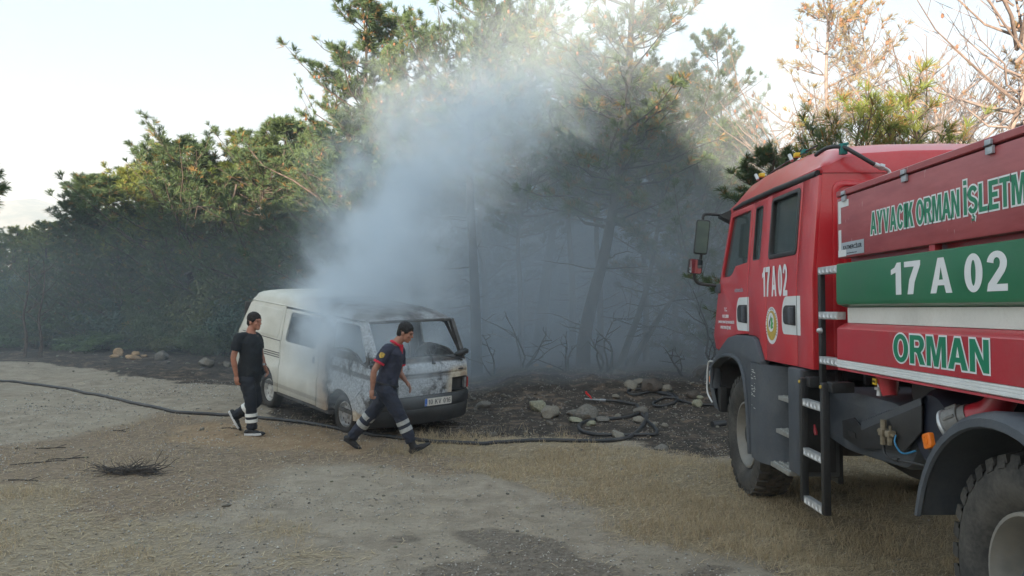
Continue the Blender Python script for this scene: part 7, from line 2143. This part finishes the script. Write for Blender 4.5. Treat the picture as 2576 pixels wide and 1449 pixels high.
o_, _ = ground_tube('hose_coupling', [z5_(2300, 862), z5_(2400, 850)], 0.05, HOSE)
tag(o_, 'dark pipe end lying behind the truck front wheel', 'pipe')

# twig heap in the left foreground
rt = random.Random(3)
TW = mat('dead grey twigs', (0.060, 0.052, 0.048), 0.9, var=0.4, scale=20)
g_ = ground_at(330, 1192)
bm = bmesh.new()
def lz(x, y): return tz(g_.x + x, g_.y + y) - g_.z
for i in range(120):
    a = rt.uniform(-0.3, 0.3); L_ = rt.uniform(0.12, 0.42); x0 = rt.uniform(-0.30, 0.30); y0 = rt.uniform(-0.06, 0.07)
    P = [Vector((x0, y0, lz(x0, y0) + rt.uniform(0.0, 0.08)))]
    d = Vector((-cos(a), sin(a), rt.uniform(0.0, 0.5 if x0 < -0.15 else 0.12))) if rt.random() < 0.5 else Vector((cos(a), sin(a), rt.uniform(-0.05, 0.12)))
    for k in range(5):
        d = (d + Vector((rt.gauss(0, 0.22), rt.gauss(0, 0.22), rt.gauss(0, 0.2)))).normalized()
        q = P[-1] + d * L_ / 6; q.z = max(q.z, lz(q.x, q.y) + 0.004); P.append(q)
    r_ = rt.uniform(0.003, 0.007)
    tube(bm, P, [r_ * (1 - 0.12 * k) for k in range(6)], 4, caps=False)
o = bm_obj('branch', bm, TW, None, 60); o.location = g_
tag(o, 'heap of dead dark twigs lying on the ground in the left foreground', 'branch')
for i, (x, y, l) in enumerate(((130, 1128, 0.35), (95, 1165, 0.6), (170, 1155, 0.45), (60, 1210, 0.35), (1110, 1076, 0.8), (1150, 1070, 0.6), (300, 1085, 0.25), (580, 1078, 0.3))):
    c_ = ground_at(x, y); a = rt.uniform(-0.3, 0.3); P = []
    for k in range(6):
        xx, yy = c_.x + cos(a) * l * (k / 5 - 0.5) + rt.uniform(-0.02, 0.02), c_.y + sin(a) * l * (k / 5 - 0.5) + rt.uniform(-0.02, 0.02)
        P.append((xx, yy, tz(xx, yy) + 0.008))
    bm = bmesh.new(); tube(bm, P, 0.007, 5); tube(bm, [P[3], (P[3][0] + 0.08, P[3][1] + 0.1, P[3][2] + 0.02)], 0.004, 4)
    tag(bm_obj('stick', bm, TW, None, 60), ['thin dark stick lying on the dry ground, upper left foreground', 'longest dark stick on the dry ground at the left', 'crooked stick above the twig heap', 'short stick near the left picture edge', 'charred stick lying in front of the van bumper', 'second charred stick in front of the van bumper', 'tiny stick on the track left of the man in black', 'tiny stick on the brown soil below the man in black'][i], 'stick')

# ================================================================= loose ground cover
def scatter(n, xr, yr, rng, bias=1.0):
    """more per area near the camera"""
    u = rng.random(n); y = yr[0] * (yr[1] / yr[0]) ** (u ** bias)
    hw = np.clip(y * 0.70, 2.5, 14)
    x = rng.uniform(-1, 1, n) * hw
    k = (x > xr[0]) & (x < xr[1])
    return x[k], y[k]
rng = np.random.default_rng(77)
def blades(x, y, h, w_, lean_, rng):
    n = len(x); z = terrain(x, y)
    a = rng.uniform(0, 2 * pi, n); s = np.stack([np.cos(a), np.sin(a), np.zeros(n)], 1)
    P = np.stack([x, y, z - 0.004], 1)
    d = np.stack([rng.normal(0, lean_, n), rng.normal(0, lean_, n), np.ones(n)], 1); d /= np.linalg.norm(d, axis=1)[:, None]
    h = h[:, None]; w_ = w_[:, None]
    m_ = P + d * h * 0.55; tip = P + d * h + np.stack([rng.normal(0, 0.4, n), rng.normal(0, 0.4, n), -0.15 * np.ones(n)], 1) * h * 0.5
    V = np.stack([P - s * w_ / 2, P + s * w_ / 2, m_ + s * w_ * 0.35, tip, m_ - s * w_ * 0.35], 1).reshape(-1, 3)
    b = np.arange(n)[:, None] * 5
    F = np.concatenate([b + np.array([[0, 1, 2]]), b + np.array([[0, 2, 4]]), b + np.array([[4, 2, 3]])], 0)
    return V, F
M_GRASS = leaf_mat('dry straw grass', (0.24, 0.185, 0.115), (0.58, 0.47, 0.31), (0.66, 0.57, 0.42), 0.25, 0.7)
x, y = scatter(330000, (-9, 9), (4.6, 15.0), rng, 0.9)
mk = masks(x, y)
den = 0.95 * mk['straw'] * (1 - 0.85 * mk['char']) + 0.40 * mk['strawl'] * ss(0.46, 0.64, fbm(x * 1.6, y * 1.6, 61, 4)) + 0.06 * mk['brown']
den *= 0.10 + 0.90 * ss(0.38, 0.58, fbm(x * 2.0, y * 2.0, 62, 5, 0.65))
keep_ = rng.random(len(x)) < den
x, y = x[keep_], y[keep_]
tall = ss(0.5, 0.75, fbm(x * 1.1, y * 1.1, 63, 3)) + 0.9 * ss(10.5, 11.6, y) * ss(-1.6, -1.0, x) * ss(2.0, 0.5, x)
h = rng.uniform(0.03, 0.09, len(x)) * (1 + 0.9 * tall)
V, F = blades(x, y, h, rng.uniform(0.0025, 0.005, len(x)) * (0.6 + y / 12), 0.5, rng)
g_ = link('grass', mesh_np('grass', V, F, {'tint': np.repeat(np.clip(rng.random(len(x)) * 0.8 + 0.15 * (fbm(x, y, 64, 3)), 0, 1), 5)}), M_GRASS)
tag(g_, 'short dry straw-coloured grass growing between the track and the fire truck', 'grass', kind='stuff')
# straw litter lying flat
x, y = scatter(150000, (-9, 9), (4.6, 13.0), rng, 0.9)
mk = masks(x, y)
keep_ = rng.random(len(x)) < (0.7 * mk['straw'] * (1 - mk['char']) + 0.22 * mk['strawl'] + 0.22 * mk['brown'] + 0.02)
x, y = x[keep_], y[keep_]; n = len(x)
a = rng.normal(0, 0.9, n); L_ = rng.uniform(0.02, 0.09, n); z = terrain(x, y) + 0.004
dx, dy = np.cos(a) * L_, np.sin(a) * L_
wx, wy = -np.sin(a) * 0.0022 * (0.6 + y / 10), np.cos(a) * 0.0022 * (0.6 + y / 10)
z2 = terrain(x + dx, y + dy) + 0.006 + rng.uniform(0, 0.012, n)
V = np.stack([np.stack([x - wx, y - wy, z], 1), np.stack([x + wx, y + wy, z], 1), np.stack([x + dx + wx, y + dy + wy, z2], 1), np.stack([x + dx - wx, y + dy - wy, z2], 1)], 1).reshape(-1, 3)
g_ = link('straw_litter', mesh_np('straw_litter', V, np.arange(4 * n).reshape(-1, 4), {'tint': np.repeat(rng.random(n) * 0.95, 4)}), M_GRASS)
tag(g_, 'dead straw and stalks lying flat on the dry ground', 'straw', kind='stuff')
# pebbles
octv = np.array([(1, 0, 0), (0, 1, 0), (-1, 0, 0), (0, -1, 0), (0, 0, 1), (0, 0, -0.6)], float)
octf = np.array([(0, 1, 4), (1, 2, 4), (2, 3, 4), (3, 0, 4), (1, 0, 5), (2, 1, 5), (3, 2, 5), (0, 3, 5)])
x, y = scatter(46000, (-9, 9), (4.7, 17.0), rng, 0.95)
mk = masks(x, y)
keep_ = rng.random(len(x)) < np.clip((1 - 0.8 * mk['straw']) * (0.25 + 0.75 * ss(0.45, 0.7, fbm(x * 1.4, y * 1.4, 71, 4))), 0, 1)
x, y = x[keep_], y[keep_]; n = len(x)
r_ = 0.0035 + 0.011 * rng.random(n) ** 3 + 0.0012 * np.maximum(0, y - 7)
V = octv[None] * r_[:, None, None] * rng.uniform(0.6, 1.3, (n, 6, 1)) * np.array([1, 1, 0.75])
a = rng.uniform(0, 6.28, n); ca, sa_ = np.cos(a)[:, None], np.sin(a)[:, None]
V = np.stack([V[..., 0] * ca - V[..., 1] * sa_ + x[:, None], V[..., 0] * sa_ + V[..., 1] * ca + y[:, None], V[..., 2] + (terrain(x, y) + r_ * 0.3)[:, None]], -1).reshape(-1, 3)
F = (octf[None] + (np.arange(n) * 6)[:, None, None]).reshape(-1, 3)
m, t, p = new_mat('pebbles'); a_ = nd(t, 'ShaderNodeAttribute', attribute_name='tint').outputs['Fac']
t.links.new(mixc(t, a_, (0.17, 0.15, 0.13), (0.55, 0.52, 0.47)), p.inputs['Base Color']); p.inputs['Roughness'].default_value = 0.95
tt = rng.random(n) * (1 - 0.6 * masks(x, y)['char'])
g_ = link('gravel', mesh_np('gravel', V, F, {'tint': np.repeat(tt, 6)}), m)
tag(g_, 'fine loose gravel and pebbles strewn over the track', 'gravel', kind='stuff')
# ================================================================= smoke
def smoke_obj(name, lo, hi, build, label):
    bm = box(bmesh.new(), lo[0], hi[0], lo[1], hi[1], lo[2], hi[2])
    m = bpy.data.materials.new('smoke'); m.use_nodes = True
    t_ = m.node_tree; t_.nodes.clear()
    o_ = nd(t_, 'ShaderNodeOutputMaterial'); v = nd(t_, 'ShaderNodeVolumePrincipled')
    t_.links.new(v.outputs[0], o_.inputs['Volume'])
    tc_ = nd(t_, 'ShaderNodeTexCoord').outputs['Object']
    s_ = nd(t_, 'ShaderNodeSeparateXYZ'); t_.links.new(tc_, s_.inputs[0])
    dens, col, an = build(t_, tc_, s_.outputs[0], s_.outputs[1], s_.outputs[2])
    t_.links.new(dens, v.inputs['Density'])
    v.inputs['Color'].default_value = (*col, 1); v.inputs['Anisotropy'].default_value = an
    v.inputs['Blackbody Intensity'].default_value = 0
    o = bm_obj(name, bm, m)
    tag(o, label, 'smoke', kind='stuff')
    m.cycles.volume_step_rate = 1.0
    try: m.volume_intersection_method = 'FAST'
    except Exception: pass
    return o

def plume(t_, tc_, X_, Y_, Z_):
    # axis rises from the cab roof and drifts right and back
    zz = mt(t_, 'SUBTRACT', Z_, 1.2)
    z3 = mt(t_, 'MAXIMUM', mt(t_, 'SUBTRACT', Z_, 2.6), 0.0)
    ax = mt(t_, 'ADD', -1.98, mt(t_, 'ADD', mt(t_, 'MULTIPLY', z3, 0.25), mt(t_, 'MULTIPLY', mt(t_, 'MULTIPLY', z3, z3), 0.12)))
    ay = mt(t_, 'ADD', 11.45, mt(t_, 'MULTIPLY', zz, 0.60))
    rr = mt(t_, 'ADD', 1.38, mt(t_, 'MULTIPLY', z3, 0.40))
    n0 = noise_(t_, tc_, 0.55, 3, 0.5)
    n1 = noise_(t_, tc_, 1.25, 6, 0.62, 0.5)
    dx = mt(t_, 'DIVIDE', mt(t_, 'ADD', mt(t_, 'SUBTRACT', X_, ax), mt(t_, 'MULTIPLY', mt(t_, 'SUBTRACT', n0, 0.5), 2.2)), rr)
    dy = mt(t_, 'DIVIDE', mt(t_, 'SUBTRACT', Y_, ay), rr)
    q = mt(t_, 'SQRT', mt(t_, 'ADD', mt(t_, 'MULTIPLY', dx, dx), mt(t_, 'MULTIPLY', dy, dy)))
    e = mt(t_, 'ADD', mt(t_, 'SUBTRACT', 1.0, q), mt(t_, 'MULTIPLY', mt(t_, 'SUBTRACT', n1, 0.5), 2.2))
    n2 = noise_(t_, tc_, 3.6, 4, 0.6, 0.6)
    e = mt(t_, 'ADD', e, mt(t_, 'MULTIPLY', mt(t_, 'SUBTRACT', n2, 0.5), 0.7))
    d = maprange(t_, e, 0.0, 1.25)
    d = mt(t_, 'MULTIPLY', d, maprange(t_, Z_, 0.35, 1.5))
    k = maprange(t_, Z_, 1.5, 6.2, 1.0, 0.05, smooth_=False)
    return mt(t_, 'MULTIPLY', mt(t_, 'MULTIPLY', d, k), 3.4), (0.82, 0.91, 0.985), 0.0
smoke_obj('smoke', (-5.2, 9.9, 0.3), (5.6, 17.5, 9.5), plume, 'blue-grey smoke plume rising from the cab of the burning van')

def bank_(t_, tc_, X_, Y_, Z_):
    n1 = noise_(t_, tc_, 0.22, 5, 0.55, 0.4)
    left = maprange(t_, mt(t_, 'SUBTRACT', mt(t_, 'ADD', X_, mt(t_, 'MULTIPLY', n1, 5.0)), mt(t_, 'MULTIPLY', mt(t_, 'MAXIMUM', mt(t_, 'SUBTRACT', Z_, 3.0), 0.0), 0.75)), -3.5, 2.5, mt(t_, 'MULTIPLY', maprange(t_, Z_, 5.2, 2.5), 0.030), 1.0)
    right = maprange(t_, X_, 11.5, 6.5)
    top = maprange(t_, mt(t_, 'ADD', Z_, mt(t_, 'MULTIPLY', n1, 4.0)), 11.0, 4.0, 0.0, 1.0)
    low = maprange(t_, Z_, 4.8, 2.4, 0.5, 1.0)
    front = maprange(t_, Y_, 15.6, 18.2, 0.42, 1.0)
    d = mt(t_, 'MULTIPLY', mt(t_, 'MULTIPLY', left, right), mt(t_, 'MULTIPLY', top, low))
    d = mt(t_, 'MULTIPLY', d, mt(t_, 'MULTIPLY', front, maprange(t_, n1, 0.30, 0.62, 0.45, 1.0)))
    return mt(t_, 'MULTIPLY', d, 0.72), (0.80, 0.89, 0.975), 0.0
smoke_obj('smoke', (-15.5, 14.6, -0.6), (12.5, 31.0, 12.5), bank_, 'bank of blue-grey smoke hanging between the pines behind the van')

def haze_():
    bm = box(bmesh.new(), -950, 950, -130, 1080, -4, 92)
    m = bpy.data.materials.new('haze'); m.use_nodes = True
    t_ = m.node_tree; t_.nodes.clear()
    o_ = nd(t_, 'ShaderNodeOutputMaterial'); v = nd(t_, 'ShaderNodeVolumePrincipled')
    v.inputs['Density'].default_value = 0.0011; v.inputs['Color'].default_value = (0.78, 0.86, 0.95, 1)
    v.inputs['Anisotropy'].default_value = 0.2
    t_.links.new(v.outputs[0], o_.inputs['Volume'])
    o = bm_obj('haze', bm, m); tag(o, 'thin smoky haze filling the air of the valley', 'haze', kind='stuff')
haze_()
